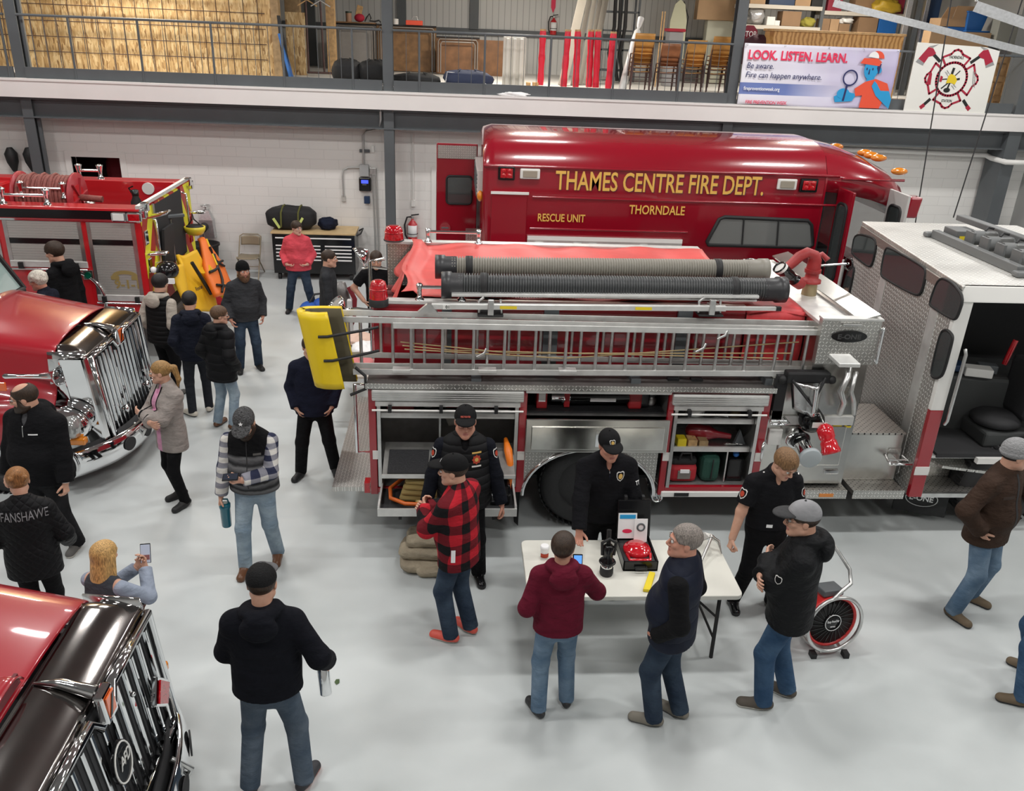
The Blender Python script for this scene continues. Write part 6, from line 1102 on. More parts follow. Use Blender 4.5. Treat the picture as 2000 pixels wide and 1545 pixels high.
# ------------------------------------------------------------ two long-nosed trucks, noses to the right
GRL = mat('smoked_chrome', (.30, .28, .27), .12, 1., var=.12, vscale=3)
def nose(R, xf, yc, zb, zt, hw, zs, hood, nbar, bump_z, hb=1.17, cab=None):
    def T(mb, n, m, **k): return mb.build(n, m, R, **k)
    xt = xf-.10                                # grille leans back to its top
    def gp(y, z, o=0.): t = (z-zb)/(zt-zb); return V(xf+(xt-xf)*t+o, yc+y, z)
    hwb = hw*.96
    T(MB().slab([gp(-hwb, zb), gp(hwb, zb), gp(hw, zt), gp(-hw, zt)], (-.05, 0, 0)), 'grille_screen', DARK)
    for k in range(nbar):
        t = -1+2*(k+.5)/nbar; y0, y1 = t*hwb*.97, t*hw*.97; top = zt-.03-(.09 if abs(t) < .16 else 0)
        T(MB().loft([[gp(y, z, o) for y, o in ((y_-.022, .0), (y_-.016, .045), (y_+.016, .045), (y_+.022, .0))] for y_, z in ((y0, zb+.03), (y1, top))], smooth=False), 'grille_bar', CHROME, bevel=.006)
    rim = [gp(-hwb-.01, zb-.01, .03), gp(hwb+.01, zb-.01, .03), gp(hw+.02, zt+.02, .03), gp(.17, zt+.02, .03), gp(.10, zt-.07, .04), gp(-.10, zt-.07, .04), gp(-.17, zt+.02, .03), gp(-hw-.02, zt+.02, .03)]
    T(MB().tube(rim+rim[:2], .034, 10, cap=False), 'grille_frame', CHROME)
    def shell(u, v):       # chrome surround folding back over the hood front
        y = (-1+2*u)*(hw+.10); e = abs(-1+2*u); zz = zt+.03+(zs-zt-.03)*(1-.12*e**6)-.24*v*max(0, (abs(y)-(hw-.05))/.15)**2
        p = gp(y, zt+.03); return V(p.x-.34*v+.0, yc+y*(1-.0*v), zz-(zz-zt-.03)*(1-v)**2.2)
    T(MB().grid(shell, 36, 10), 'grille_shell', GRL, solid=.01)
    for sg in (-1, 1):
        T(MB().loft([[gp(sg*(w_+.03), z, .02), gp(sg*(w_+.12), z, -.02), gp(sg*(w_+.13), z, -.28), gp(sg*(w_+.05), z, -.28)] for w_, z in ((hwb, zb-.02), (hw, zt+.03))], smooth=False), 'shell_side', CHROME, bevel=.02)
    o = T(MB().obox(gp(0, zt+.02, .06), (.03, 0, 0), (0, .075, 0), (-.01, 0, .10)), 'hood_emblem', CHROME, bevel=.015); MB().obox(gp(0, zt+.02, .092), (.004, 0, 0), (0, .05, 0), (-.001, 0, .075)).build('amber_inset', mat('emblem_orange', (.75, .13, .02), .2, coat=1.), o)
    MB().obox(gp(0, zt+.02, .097), (.003, 0, 0), (0, .014, 0), (-.001, .03, .06)).build('inset_mark', BLACKG, o)
    T(MB().tube([gp(0, zt+.1, .02), gp(0, zs+.01, -.15), gp(0, zs+.015, -.3)], .02, 8, rs=[.045, .03, .008]), 'emblem_spear', CHROME)
    # hood and fenders as one skin, swept from the shell back to the cowl
    L, rise, wb = hood; secs = []
    for k in range(9):
        t = k/8; x = xt-.33-L*t; w = hw+.09+(wb-hw-.09)*t; zc = zs+rise*t; fz = 1.02+.08*math.sin(PI*min(1, t*1.1)) if k else 1.0; hf = hb
        s = []
        for sg in (-1, 1):
            q = [(hf, .62), (hf+.01, fz-.18), (hf-.05, fz-.04), (hf-.16, fz+.03), (w+.16, fz+.07), (w+.05, fz+.16), (w, zc-.22), (w-.03, zc-.06), (w-.10, zc-.005), (w*.55, zc+.035), (w*.3, zc+.05)]
            s += [V(x, yc+sg*y, z) for y, z in (q if sg < 0 else q[::-1])]
        secs.append(s)
    T(MB().loft(secs, cap=False, closed=False), 'hood', RED, solid=.012, sub=1)
    # fender noses with the headlamps
    for sg in (-1, 1):
        T(MB().sph((xt-.38, yc+sg*(hw+.02+hb)/2, .80), (.37, (hb-hw)/2+.02, .25), 26, 14), 'headlamp_housing', CHROME)
        T(MB().loft([[gp(sg*(w_+.05), z, .0), V(xt-.40, yc+sg*(w_+.10+.16*(1-t)), z)] for t, w_, z in ((0, hwb, zb), (.35, hwb+.35*(hw-hwb), zb+.35*(zt-zb)), (.7, hw, zb+.7*(zt-zb)), (1, hw, zt+.03), (1, hw-.01, zs-.03))], cap=False, closed=False), 'cheek_panel', CHROME, solid=.012)
        c = V(xt-.10, yc+sg*(hw+.34), .84); T(MB().lathe(c-V(.08, 0, 0), (1, sg*.25, .05), [(0, .13), (.06, .13), (.09, .11), (.10, .10), (.115, .01)], 24), 'headlamp', mat('headlamp_glass', (.42, .43, .42), .04, .5, coat=1.))
        T(MB().box(xt-.2, xt-.02, min(yc+sg*hb*.98, yc+sg*(hb*.98-.1)), max(yc+sg*hb*.98, yc+sg*(hb*.98-.1)), .64, .72), 'turn_lamp', AMBER, bevel=.02)
        wheel((xt-.95, yc+sg*(hb-.2), .52), .52, .3, R, sg, CHROME)
        hx = V(xt-.95, yc+sg*(zs and hw+.2), zs-.22)
    # curved bumper
    z0, z1 = bump_z; bp_ = []
    def bum(u, v): s_ = -1+2*u; return V(xf+.24-.40*abs(s_)**3-.08*abs(s_)-.05*(abs(v-.5)*2)**2, yc+s_*(hb+.02), z0+(z1-z0)*v)
    T(MB().grid(bum, 40, 8), 'bumper', CHROME, solid=.015)
    for u in (.24, .4, .6, .76):
        c = bum(u, .5); d = (bum(u+.02, .5)-bum(u-.02, .5)).normalized(); n = V(d.y, -d.x, 0); T(MB().slab([c+n*.02+d*(.095*math.cos(a))+V(0, 0, (z1-z0)*.27*math.sin(a)) for a in [k*PI/10 for k in range(20)]], n*-.01), 'bumper_opening', DARK)
    T(MB().loft([[bum(u, 0)+V(-.02, 0, .0), bum(u, 1)+V(-.08, 0, .02)] for u in [k/20 for k in range(21)]], cap=False, closed=False), 'lower_apron', DARK, solid=.02)
    for sg in (-.3, .3): T(MB().tube([bum(.5+sg*.5, .9)+V(-.05, 0, .02), bum(.5+sg*.5, .6)+V(.04, 0, .02), bum(.5+sg*.5, .2)+V(-.02, 0, 0)], .02, 8), 'tow_hook', ALU)
    T(MB().box(xt-1.8, xt-.3, yc-.7, yc+.7, .55, .8), 'frame', DARK)
    for sg in (-1, 1): T(MB().lathe(V(xt-.6, yc+sg*(hw+.14), zs-.30), (1, 0, 0), [(-.55, .03), (-.3, .03), (-.25, .045), (-.1, .03), (.1, .035), (.2, .05), (.27, .085), (.3, .11), (.29, .09), (.2, .02)], 20), 'air_horn', CHROME)
    return T, gp, xt
FT = empty('long_nose_truck', (-5.2, 9.85, 0), 0, 'dark red long nosed truck at left, chrome grille facing the man in black hoodie', 'truck')
T, gp, xt = nose(FT, -3.92, 9.85, .44, 1.52, .74, 1.66, (1.15, .2, .92), 13, (.26, .56))
o = T(MB().obox((-3.62, 9.95, .52), (.01, 0, 0), (0, .24, 0), (0, 0, .07)), 'licence_plate', WHITEP)
for y in (-.38, .36): o = T(MB().lathe(gp(y, .75, .05), (1, 0, .1), [(0, .02), (.05, .05), (.08, .05), (.085, .01)], 12), 'grille_lamp', CHROME)
xw = -5.42; T(MB().slab([(xw, 8.95, 1.82), (xw, 10.75, 1.82), (xw-.45, 10.65, 2.7), (xw-.45, 9.05, 2.7)], (-.01, 0, 0)), 'windshield', mat('windshield_glass', (.30, .40, .38), .03, coat=1.))
T(MB().tube([(xw, 8.95, 1.80), (xw, 10.75, 1.80)], .05, 8), 'cowl_seal', BLACK)
for y0, y1 in ((8.92, 9.02), (10.78, 10.68)): T(MB().bar((xw, y0, 1.8), (xw-.46, y1, 2.72), .07, .07), 'cab_pillar', BLACK)
T(MB().box(-7.4, xw-.4, 8.95, 10.75, 2.7, 2.85), 'cab_roof', RED, bevel=.05); T(MB().box(-7.4, xw-.05, 8.8, 8.9, .8, 1.8), 'cab_side', RED); T(MB().box(-7.4, xw-.05, 10.8, 10.9, .8, 1.8), 'cab_side', RED); T(MB().box(xw-.6, xw-.1, 8.95, 10.75, 1.3, 1.75), 'dashboard', DARK, bevel=.05)
mb = MB(); [mb.box(-5.25, -4.85, 8.98-.0, 9.0, 1.27+.045*k, 1.29+.045*k) for k in range(4)]; T(mb, 'side_vent', BLACK)
q = at(3, 755, Y=8.68); T(MB().box(q.x-.08, q.x+.05, 8.66, 8.69, q.z-.05, q.z+.05), 'side_marker', mat('emblem_orange', (.75, .13, .02)), bevel=.01)
GT2 = empty('near_truck', (-3.2, 3.93, 0), 0, 'red truck hood with large chrome grille filling the bottom left corner', 'truck')
T, gp, xt = nose(GT2, -1.93, 3.93, .55, 1.39, .80, 1.55, (1.15, .26, .92), 12, (.30, .60), 1.2)
o = T(MB().slab([gp(.55+.0, .86, .07), gp(.42, .98, .07), gp(.55, 1.12, .07), gp(.68, .98, .07)], (.04, 0, 0)), 'red_diamond_light', CHROME, bevel=.01); MB().slab([gp(.55, .89, .115), gp(.45, .98, .115), gp(.55, 1.09, .115), gp(.65, .98, .115)], (.012, 0, 0)).build('red_lens', REDL, o)
o = T(MB().slab([gp(-.06+.115*math.cos(a), 1.02+.14*math.sin(a), .06) for a in [k*PI/12 for k in range(24)]], (.02, 0, 0)), 'oval_badge', BLACKG); MB().tube([gp(-.06+.105*math.cos(a), 1.02+.13*math.sin(a), .083) for a in [k*PI/12 for k in range(25)]], .006, 6).build('badge_ring', WHITEP, o); text('A', gp(-.11, .99, .084), (0, 1, 0), (0, 0, 1), .09, WHITEP, o, 'badge_mark', width=.07); text('FD', gp(-.05, .99, .084), (0, 1, 0), (0, 0, 1), .09, WHITEP, o, 'badge_mark', width=.08)
for y, z in ((.3, 1.2), (-.35, .8), (-.5, 1.05)): T(MB().sph(gp(y, z, .06), .018, 10, 6), 'bar_stud', CHROME)
q = V(-2.62, 3.72, 1.66)   # hood scoop
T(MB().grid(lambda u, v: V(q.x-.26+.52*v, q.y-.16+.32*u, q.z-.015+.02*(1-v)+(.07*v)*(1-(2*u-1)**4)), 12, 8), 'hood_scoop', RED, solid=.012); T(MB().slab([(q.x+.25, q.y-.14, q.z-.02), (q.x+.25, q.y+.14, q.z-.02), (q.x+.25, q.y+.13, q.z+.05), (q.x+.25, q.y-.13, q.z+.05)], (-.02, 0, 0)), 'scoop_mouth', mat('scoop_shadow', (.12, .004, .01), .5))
# ------------------------------------------------------------ people: a signed distance body per figure, meshed by surface nets
def surf_net(F, org, h):
    s = F < 0; nx, ny, nz = F.shape
    c = s[:-1, :-1, :-1].astype(np.int8)
    cnt = sum(s[i:nx-1+i, j:ny-1+j, k:nz-1+k].astype(np.int8) for i in (0, 1) for j in (0, 1) for k in (0, 1))
    act = (cnt > 0) & (cnt < 8); idx = np.argwhere(act)
    if len(idx) == 0: return np.zeros((0, 3)), []
    num = np.zeros((len(idx), 3)); den = np.zeros(len(idx))
    g = lambda d: F[idx[:, 0]+d[0], idx[:, 1]+d[1], idx[:, 2]+d[2]]
    C8 = [(i, j, k) for i in (0, 1) for j in (0, 1) for k in (0, 1)]
    for a in C8:
        for ax in range(3):
            if a[ax]: continue
            b = tuple(a[i]+(i == ax) for i in range(3)); fa, fb = g(a), g(b); m = (fa < 0) != (fb < 0)
            t = np.where(m, fa/np.where(m, fa-fb, 1), 0); p = np.tile(np.array(a, float), (len(idx), 1)); p[:, ax] += t
            num += p*m[:, None]; den += m
    Vt = org+h*(idx+num/den[:, None]); vid = -np.ones(act.shape, np.int64); vid[act] = np.arange(len(idx))
    Q = []
    for ax in range(3):
        o1, o2 = [(1, 2), (2, 0), (0, 1)][ax]; sl = [slice(1, n-1) for n in F.shape]; sl[ax] = slice(0, F.shape[ax]-1)
        a = s[tuple(sl)]; sh = list(sl); sh[ax] = slice(1, F.shape[ax]); b = s[tuple(sh)]; e = np.argwhere(a != b)
        if not len(e): continue
        fl = a[e[:, 0], e[:, 1], e[:, 2]]; e = e+np.array([0 if i == ax else 1 for i in range(3)])
        def vv(d1, d2):
            q = e.copy(); q[:, o1] -= d1; q[:, o2] -= d2; return vid[q[:, 0], q[:, 1], q[:, 2]]
        qd = np.stack([vv(1, 1), vv(0, 1), vv(0, 0), vv(1, 0)], 1); qd[~fl] = qd[~fl][:, ::-1]; Q.append(qd)
    return Vt, np.concatenate(Q)
A3 = lambda p: np.array(p, float)
class SDF:
    def __init__(s, lo, hi, h):
        s.h = h; s.o = A3(lo); n = np.ceil((A3(hi)-s.o)/h).astype(int)+1; s.F = np.full(n, 1., np.float32); s.n = n
    def _sub(s, lo, hi):
        a = np.clip(np.floor((A3(lo)-s.o)/s.h).astype(int), 0, s.n); b = np.clip(np.ceil((A3(hi)-s.o)/s.h).astype(int)+1, 0, s.n)
        if (b <= a).any(): return None
        ax = [s.o[i]+s.h*np.arange(a[i], b[i]) for i in range(3)]
        return tuple(slice(a[i], b[i]) for i in range(3)), np.meshgrid(*ax, indexing='ij', sparse=True)
    def _put(s, sl, d, k, mode):
        f = s.F[sl]; d = d.astype(np.float32)
        if mode == 'sub': d = -d; hh = np.maximum(k-np.abs(f-d), 0)/k; s.F[sl] = np.maximum(f, d)+hh*hh*k*.25
        else: hh = np.maximum(k-np.abs(f-d), 0)/k; s.F[sl] = np.minimum(f, d)-hh*hh*k*.25
    def cone(s, a, b, ra, rb=None, k=.02, flat=None, fr=None, cut=None, mode='add'):
        """tapered capsule; flat = squash factor along direction fr; cut = (point, normal) keeps the side the normal points away from"""
        a, b = A3(a), A3(b); rb = ra if rb is None else rb; m = max(ra, rb)*1.25+k+s.h*2
        r = s._sub(np.minimum(a, b)-m, np.maximum(a, b)+m)
        if r is None: return s
        sl, P_ = r; ba = b-a; L2 = max((ba**2).sum(), 1e-9); w = [P_[i]-a[i] for i in range(3)]
        t = np.clip((w[0]*ba[0]+w[1]*ba[1]+w[2]*ba[2])/L2, 0, 1); w = [w[i]-t*ba[i] for i in range(3)]; q = w[0]**2+w[1]**2+w[2]**2
        if flat is not None:
            fr_ = A3(fr); e = w[0]*fr_[0]+w[1]*fr_[1]+w[2]*fr_[2]; q = q+e*e*(1/flat**2-1)
        d = np.sqrt(q)-(ra+(rb-ra)*t)
        if flat is not None and flat < 1: d = d*(flat*.5+.5)
        if cut is not None:
            p, n = A3(cut[0]), A3(cut[1]); d = np.maximum(d, (P_[0]-p[0])*n[0]+(P_[1]-p[1])*n[1]+(P_[2]-p[2])*n[2])
        s._put(sl, d, k, mode); return s
    def ell(s, c, r, k=.015, R=None, mode='add', cut=None):
        c, r = A3(c), A3(r); m = r.max()+k+s.h*2; q = s._sub(c-m, c+m)
        if q is None: return s
        sl, P_ = q; w = [P_[i]-c[i] for i in range(3)]
        if R is not None: R = np.array(R); w = [R[0][i]*w[0]+R[1][i]*w[1]+R[2][i]*w[2] for i in range(3)]
        l = np.sqrt((w[0]/r[0])**2+(w[1]/r[1])**2+(w[2]/r[2])**2); l2 = np.sqrt((w[0]/r[0]**2)**2+(w[1]/r[1]**2)**2+(w[2]/r[2]**2)**2)
        d = l*(l-1)/np.maximum(l2, 1e-6)
        if cut is not None:
            cs = cut if isinstance(cut, list) else [cut]
            for p, n in cs: p, n = A3(p), A3(n); d = np.maximum(d, (P_[0]-p[0])*n[0]+(P_[1]-p[1])*n[1]+(P_[2]-p[2])*n[2])
        s._put(sl, d, k, mode); return s
    def clip(s, p, n):
        g = [s.o[i]+s.h*np.arange(s.n[i]) for i in range(3)]; X_, Y_, Z_ = np.meshgrid(*g, indexing='ij', sparse=True)
        s.F = np.maximum(s.F, ((X_-p[0])*n[0]+(Y_-p[1])*n[1]+(Z_-p[2])*n[2]).astype(np.float32)); return s
    def mesh(s):
        f = s.F; f[0] = f[-1] = 1; f[:, 0] = f[:, -1] = 1; f[:, :, 0] = f[:, :, -1] = 1
        return surf_net(f, s.o, s.h)
def net_obj(name, parts, mats, parent, matf=None, tree=False):
    vs_, qs, o = [], [], 0
    for v, q in parts:
        if len(v): vs_.append(v); qs.append(q+o); o += len(v)
    v = np.concatenate(vs_); q = np.concatenate(qs); me = bpy.data.meshes.new(name)
    me.vertices.add(len(v)); me.vertices.foreach_set('co', v.astype(np.float32).ravel()); me.loops.add(len(q)*4); me.loops.foreach_set('vertex_index', q.astype(np.int32).ravel())
    me.polygons.add(len(q)); me.polygons.foreach_set('loop_start', np.arange(len(q), dtype=np.int32)*4); me.polygons.foreach_set('loop_total', np.full(len(q), 4, np.int32)); me.polygons.foreach_set('use_smooth', np.ones(len(q), bool))
    mats = mats if isinstance(mats, list) else [mats]; [me.materials.append(m) for m in mats]
    if matf is not None: me.polygons.foreach_set('material_index', matf(v[q].mean(1)).astype(np.int32))
    me.update(calc_edges=True); ob = bpy.data.objects.new(name, me); COL.objects.link(ob); ob.parent = parent
    if tree: return ob, BVHTree.FromPolygons(v.tolist(), q.tolist())
    return ob
def ik(a, t, l1, l2, pole):
    a, t = V(a), V(t); d = t-a; L = min(d.length, (l1+l2)*.999); dn = d.normalized(); x = (L*L+l1*l1-l2*l2)/(2*L); h = math.sqrt(max(l1*l1-x*x, 0)); p = V(pole)-dn*V(pole).dot(dn)
    p = p.normalized() if p.length > 1e-4 else V(0, 1, 0); return a+dn*x+p*h, a+dn*L
# --- cloth and skin materials
def cloth(name, col, rough=.85, fold=.5, var=.12, fs=9.):
    if name in MATS: return MATS[name]
    m = mat(name, col, rough, spec=.16); nb = NB(m); o = nb.obj()
    mp = nb.n('ShaderNodeMapping', i_Vector=o); mp.inputs['Scale'].default_value = (1, 1, 1.9)
    big = nb.noise(mp.outputs[0], fs, 3); fine = nb.noise(o, 240., 2)
    nb.base(nb.ramp(big, [(.3, tuple(c*(1-var) for c in col)), (.7, tuple(min(1, c*(1+var)) for c in col))])); nb.bump(nb.m('ADD', big, nb.m('MULTIPLY', fine, .04)), fold, .05)
    return m
def jeans(name, col, hi):
    if name in MATS: return MATS[name]
    m = cloth(name, col, .85, .45, .1, 10.); nb = NB(m); o = nb.obj(); s = nb.sep(o); n1 = nb.noise(o, 5., 4); n2 = nb.noise(o, 400., 1)
    nb.base(nb.mix(nb.m('MULTIPLY', n2, .25), nb.ramp(n1, [(.35, col), (.68, hi)]), tuple(c*.6 for c in col))); return m
def plaid(name, c1, c2, c12, sz, over=None):
    m = cloth(name, c1, .9, .45); nb = NB(m); o = nb.obj(); s = nb.sep(o); n = nb.noise(o, 3., 2); w = nb.m('MULTIPLY', n, .5)
    ang = nb.n('ShaderNodeMath', operation='ARCTAN2', i_0=s[0], i_1=s[1]).outputs[0]
    fx = nb.m('LESS_THAN', nb.m('FRACT', nb.m('ADD', nb.m('MULTIPLY', ang, .19/sz/2.), w)), .5); fz = nb.m('LESS_THAN', nb.m('FRACT', nb.m('ADD', nb.m('DIVIDE', s[2], sz*2.), w)), .5)
    a = nb.mix(fx, c1, c12); b = nb.mix(fx, c12, c2); nb.base(nb.mix(fz, a, b)); return m
def quilt(name, col, pitch, depth=1., ang=0.):
    if name in MATS: return MATS[name]
    m = cloth(name, col, .6, .4); nb = NB(m); o = nb.obj(); s = nb.sep(o); n = nb.noise(o, 7., 3)
    z = nb.m('ADD', nb.m('DIVIDE', s[2], pitch), nb.m('MULTIPLY', n, .5)); f = nb.m('ABSOLUTE', nb.m('SINE', nb.m('MULTIPLY', z, PI)))
    if ang: f = nb.m('MINIMUM', nb.m('ABSOLUTE', nb.m('SINE', nb.m('MULTIPLY', nb.m('ADD', z, nb.m('DIVIDE', s[0], pitch)), PI))), nb.m('ABSOLUTE', nb.m('SINE', nb.m('MULTIPLY', nb.m('SUBTRACT', z, nb.m('DIVIDE', s[0], pitch)), PI))))
    nb.bump(nb.m('ADD', nb.m('POWER', f, .5), nb.m('MULTIPLY', n, .5)), .6*depth, .02); return m
def hairm(name, col):
    if name in MATS: return MATS[name]
    m = mat(name, col, .5, spec=.35); nb = NB(m); o = nb.obj(); mp = nb.n('ShaderNodeMapping', i_Vector=o); mp.inputs['Scale'].default_value = (1, 1, .16); n = nb.noise(mp.outputs[0], 150., 3)
    nb.base(nb.ramp(n, [(.3, tuple(c*.45 for c in col)), (.7, tuple(min(1, c*1.5) for c in col))])); nb.bump(n, .5, .006); return m
def skinm(name, col):
    if name in MATS: return MATS[name]
    m = mat(name, col, .5, spec=.35); nb = NB(m); n = nb.noise(nb.obj(), 22., 4); nb.base(nb.ramp(n, [(.3, tuple(a*b for a, b in zip(col, (.93, .85, .83)))), (.7, col)])); nb.bump(nb.noise(nb.obj(), 300., 2), .08, .002); return m
SK = skinm('skin', (.60, .35, .25)); SKR = skinm('ruddy_skin', (.56, .28, .20)); LIP = mat('lip_skin', (.42, .16, .13), .45); LEATH = mat('brown_leather', (.13, .055, .025), .35, bump=.15)
EYEW = mat('eye_white', (.7, .68, .66), .2); EYEB = mat('eye_iris', (.03, .02, .015), .15); LENSM = mat('spectacle_lens', (.6, .65, .65), .05, alpha=.15)
NBLK = cloth('black_cloth', (.006, .006, .007)); NNAVY = cloth('navy_cloth', (.012, .016, .032)); BTRO = cloth('black_trousers', (.005, .005, .006))
def rot_head(yaw, pitch, roll=0.): return Matrix.Rotation(yaw, 3, 'Z') @ Matrix.Rotation(pitch, 3, 'X') @ Matrix.Rotation(roll, 3, 'Y')
def person(px, py, facing, label, h=1.78, feet=((-.11, 0, 8), (.11, 0, 8)), lean=(0, 0), hands=None, elbows=None, hcurl=.5, hy=0., hp=0., hroll=0., build=1., belly=0., top=NBLK, sleeve='long', sleeve_mt=None, hem=.86, infl=.018,
           legs=BTRO, leg_w=1., shoes=BLACK, sole=BLACK, hair=None, hairmt=None, skin=SK, cap=None, beard=None, glasses=False, hood=None, collar=None, undershirt=None, zipper=None, extras=None, female=False, at_xy=None, z0=0., bodyonly=False, hair_bald=False, legs2=None):
    p = at_xy if at_xy is not None else at(px, py, Z=z0); rz = math.radians(facing)
    root = empty('person', (p[0], p[1], z0), rz, label, 'person'); S = h/1.78; b = build
    # joints (x right, y forward, z up)
    lx, ly = lean; hipc = V((feet[0][0]+feet[1][0])/2*.6, (feet[0][1]+feet[1][1])/2*.6+ -ly*.25, .95)
    spread = abs(feet[0][0]-feet[1][0])+abs(feet[0][1]-feet[1][1])*.5; hipc.z -= .05*max(0, spread-.3)
    chest = hipc+V(lx*.6, ly*.6, .36); neck = hipc+V(lx, ly, .535); sw = (.158 if female else .178)*(.6+.4*b)
    hipw = .085; J = {}
    for i, sg in ((0, -1), (1, 1)):
        J['hip', i] = hipc+V(sg*hipw, 0, -.03); f = feet[i]; J['ank', i] = V(f[0], f[1]-.03, .085 if len(f) < 4 else .085+f[3]); ta = math.radians(f[2]); J['toe', i] = V(sg*math.sin(ta), math.cos(ta), 0)
        J['kne', i], J['ank', i] = ik(J['hip', i], J['ank', i], .435, .42, V(0, 1, .0)+J['toe', i]*.6)
        J['sho', i] = neck+V(sg*sw, -.01, -.082)
        hd = (hands or {}).get('LR'[i], None) if isinstance(hands, dict) else None
        hd = V(hd) if hd is not None else hipc+V(sg*(.25+.05*(b-1)), .05, -.13)
        el = V((elbows or {}).get('LR'[i], (sg*.5, -1, -.3))); J['elb', i], J['wri', i] = ik(J['sho', i], hd, .295, .265, el)
    hc = neck+V(hp*-.0, .035, .155); R3 = rot_head(math.radians(hy), math.radians(hp), math.radians(hroll)); hc = neck+V(0, .015, .03)+R3 @ V(0, .015, .14)
    Rn = np.array(R3); hk = 1.05 if female else 1.10; HT = lambda q: V(hc+R3 @ (V(q)*hk))
    allp = [v for v in J.values()]; 
    def T3(v): return np.array(v)
    up = (neck-hipc).normalized(); frd = V(0, 1, 0)
    def torso(s, g, z0c=None, k=.04, flat=.66, shoulders=True, va=0.):
        c = ((hipc+V(0, 0, -.02), .155*b), (hipc+V(lx*.25, ly*.25, .14), (.132 if female else .148)*b), (chest+V(0, 0, -.03), .152*b), (chest+V(0, .0, .035), .140*b))
        cut = None if z0c is None else ((0, 0, z0c), (0, 0, -1))
        for (p_, r_), (q_, t_) in zip(c, c[1:]): s.cone(p_, q_, r_+g, t_+g, k, flat, frd, cut)
        if belly: s.ell(hipc+V(lx*.3, ly*.3+.045+.03*belly, .13), (.15*b+g, .10+.05*belly+g, .17+g*.5), .06)
        if female: [s.ell(chest+V(sg*.065, .075, .0), (.06+g, .055+g, .065+g), .05) for sg in (-1, 1)]
        if shoulders:
            gs = g*.55; s.cone(J['sho', 0]+V(.03+va, 0, -.01), J['sho', 1]-V(.03+va, 0, .01), .060*(.7+.3*b)+gs, None, .05, .85, frd); [s.cone(neck+V(sg*.025, -.015, -.005), J['sho', i]-V(sg*va, 0, .0), .050+gs, .046*(.7+.3*b)+gs, .04) for i, sg in ((0, -1), (1, 1))]
    def arm(s, i, g, upto=None, k=.03, cuff=0.):
        a, e, w = J['sho', i], J['elb', i], J['wri', i]; bb = (.6+.4*b)
        if upto == 'short':
            q = a.lerp(e, .72); d = (e-a).normalized(); s.cone(a, q, .062*bb+g, .058*bb+g+.01, k, cut=(q, d)); return
        s.cone(a, e, .054*bb+g*.8, .044*bb+g, k); d = (w-e).normalized(); s.cone(e, w, .045*bb+g, .034+g+cuff, k, cut=(w-d*.0, d) if g > 0 else None)
    lo = np.min([list(v) for v in allp], 0)-.16; hi = np.max([list(v) for v in allp], 0)+.16; hi[2] = neck.z+.2; lo[2] = 0
    lo[0] = min(lo[0], hipc.x-.3); hi[0] = max(hi[0], hipc.x+.3); lo[1] = min(lo[1], hipc.y-.26, chest.y-.26, neck.y-.26); hi[1] = max(hi[1], hipc.y+.3, chest.y+.3)
    def fin(parts): return [(v*S, q) for v, q in parts]
    # body: trunk and limbs, then head and hands at finer step
    s = SDF(lo, hi, .011); torso(s, 0.)
    for i in (0, 1): arm(s, i, 0.); s.cone(J['hip', i], J['kne', i], .078, .052, .03); s.cone(J['kne', i], J['ank', i], .052, .036, .03)
    s.cone(neck+V(0, -.02, -.05), neck.lerp(hc, .5), .06, .055, .03); body = [s.mesh()]
    nb_ = b if not female else .88
    s = SDF(T3(hc)-(.16, .17, .22), T3(hc)+(.16, .17, .17), .0046); hr = hk*(.96 if female else 1.)
    E = lambda c, r, k=.015, **kw: s.ell(HT(c), [x*hr for x in r], k, Rn, **kw); Cn = lambda a, b_, ra, rb=None, k=.015, **kw: s.cone(HT(a), HT(b_), ra*hk, None if rb is None else rb*hk, k, **kw)
    E((0, -.012, .035), (.074, .094, .083)); E((0, .026, -.035), (.060, .064, .088), .03)
    for sg in (-1, 1): Cn((sg*.044, .008, -.062), (sg*.012, .066, -.098), .026*nb_, .020, .03); E((sg*.04, .062, -.018), (.022, .02, .02), .02); E((sg*.076, -.006, -.006), (.010, .02, .031), .008); E((sg*.031, .097, .006), (.017, .014, .011), .012, mode='sub'); Cn((sg*.012, .088, .022), (sg*.046, .074, .020), .0095, .007, .012); E((sg*.012, .097, -.036), (.0085, .010, .008), .008)
    Cn((0, .086, .012), (0, .108, -.026), .0075, .0115, .010); E((0, .104, -.034), (.010, .011, .008), .006); E((0, .072, -.100), (.022, .020, .017), .02)
    E((0, .084, -.060), (.024, .013, .006), .004); E((0, .083, -.072), (.021, .013, .0065), .004); E((0, .098, -.066), (.026, .010, .0022), .003, mode='sub')
    Cn((0, -.03, -.05), tuple(R3.inverted() @ (neck+V(0, -.015, -.05)-hc)/hk), .052*(.75+.25*nb_), .060*(.75+.25*nb_), .03); body.append(s.mesh())
    for i, sg in ((0, -1), (1, 1)):
        w, d = J['wri', i], (J['wri', i]-J['elb', i]).normalized(); hd_ = (hands or {}).get('d'+'LR'[i]) if hands else None
        hdir = (V(hd_).normalized()*.75+d*.25).normalized() if hd_ is not None else d; pn = (hands or {}).get('n'+'LR'[i]) if hands else None       # palm normal
        pn = V(pn) if pn is not None else V(-sg, 0, 0); pn = (pn-hdir*pn.dot(hdir)); pn = pn.normalized() if pn.length > .05 else frame(hdir)[0]; sd = hdir.cross(pn)*(-sg)   # toward the thumb
        if sd.dot(V(0, 1, .3)) < 0 and not (hands or {}).get('f'+'LR'[i]): sd = -sd
        cu = hcurl if not hands else hands.get('c'+'LR'[i], hcurl); c = w+hdir*.09; s = SDF(T3(c)-.125, T3(c)+.125, .0042)
        s.cone(w-d*.06, w, .036, .028, .01); s.cone(w-hdir*.005, w+hdir*.03, .027, .029, .015, .72, pn)
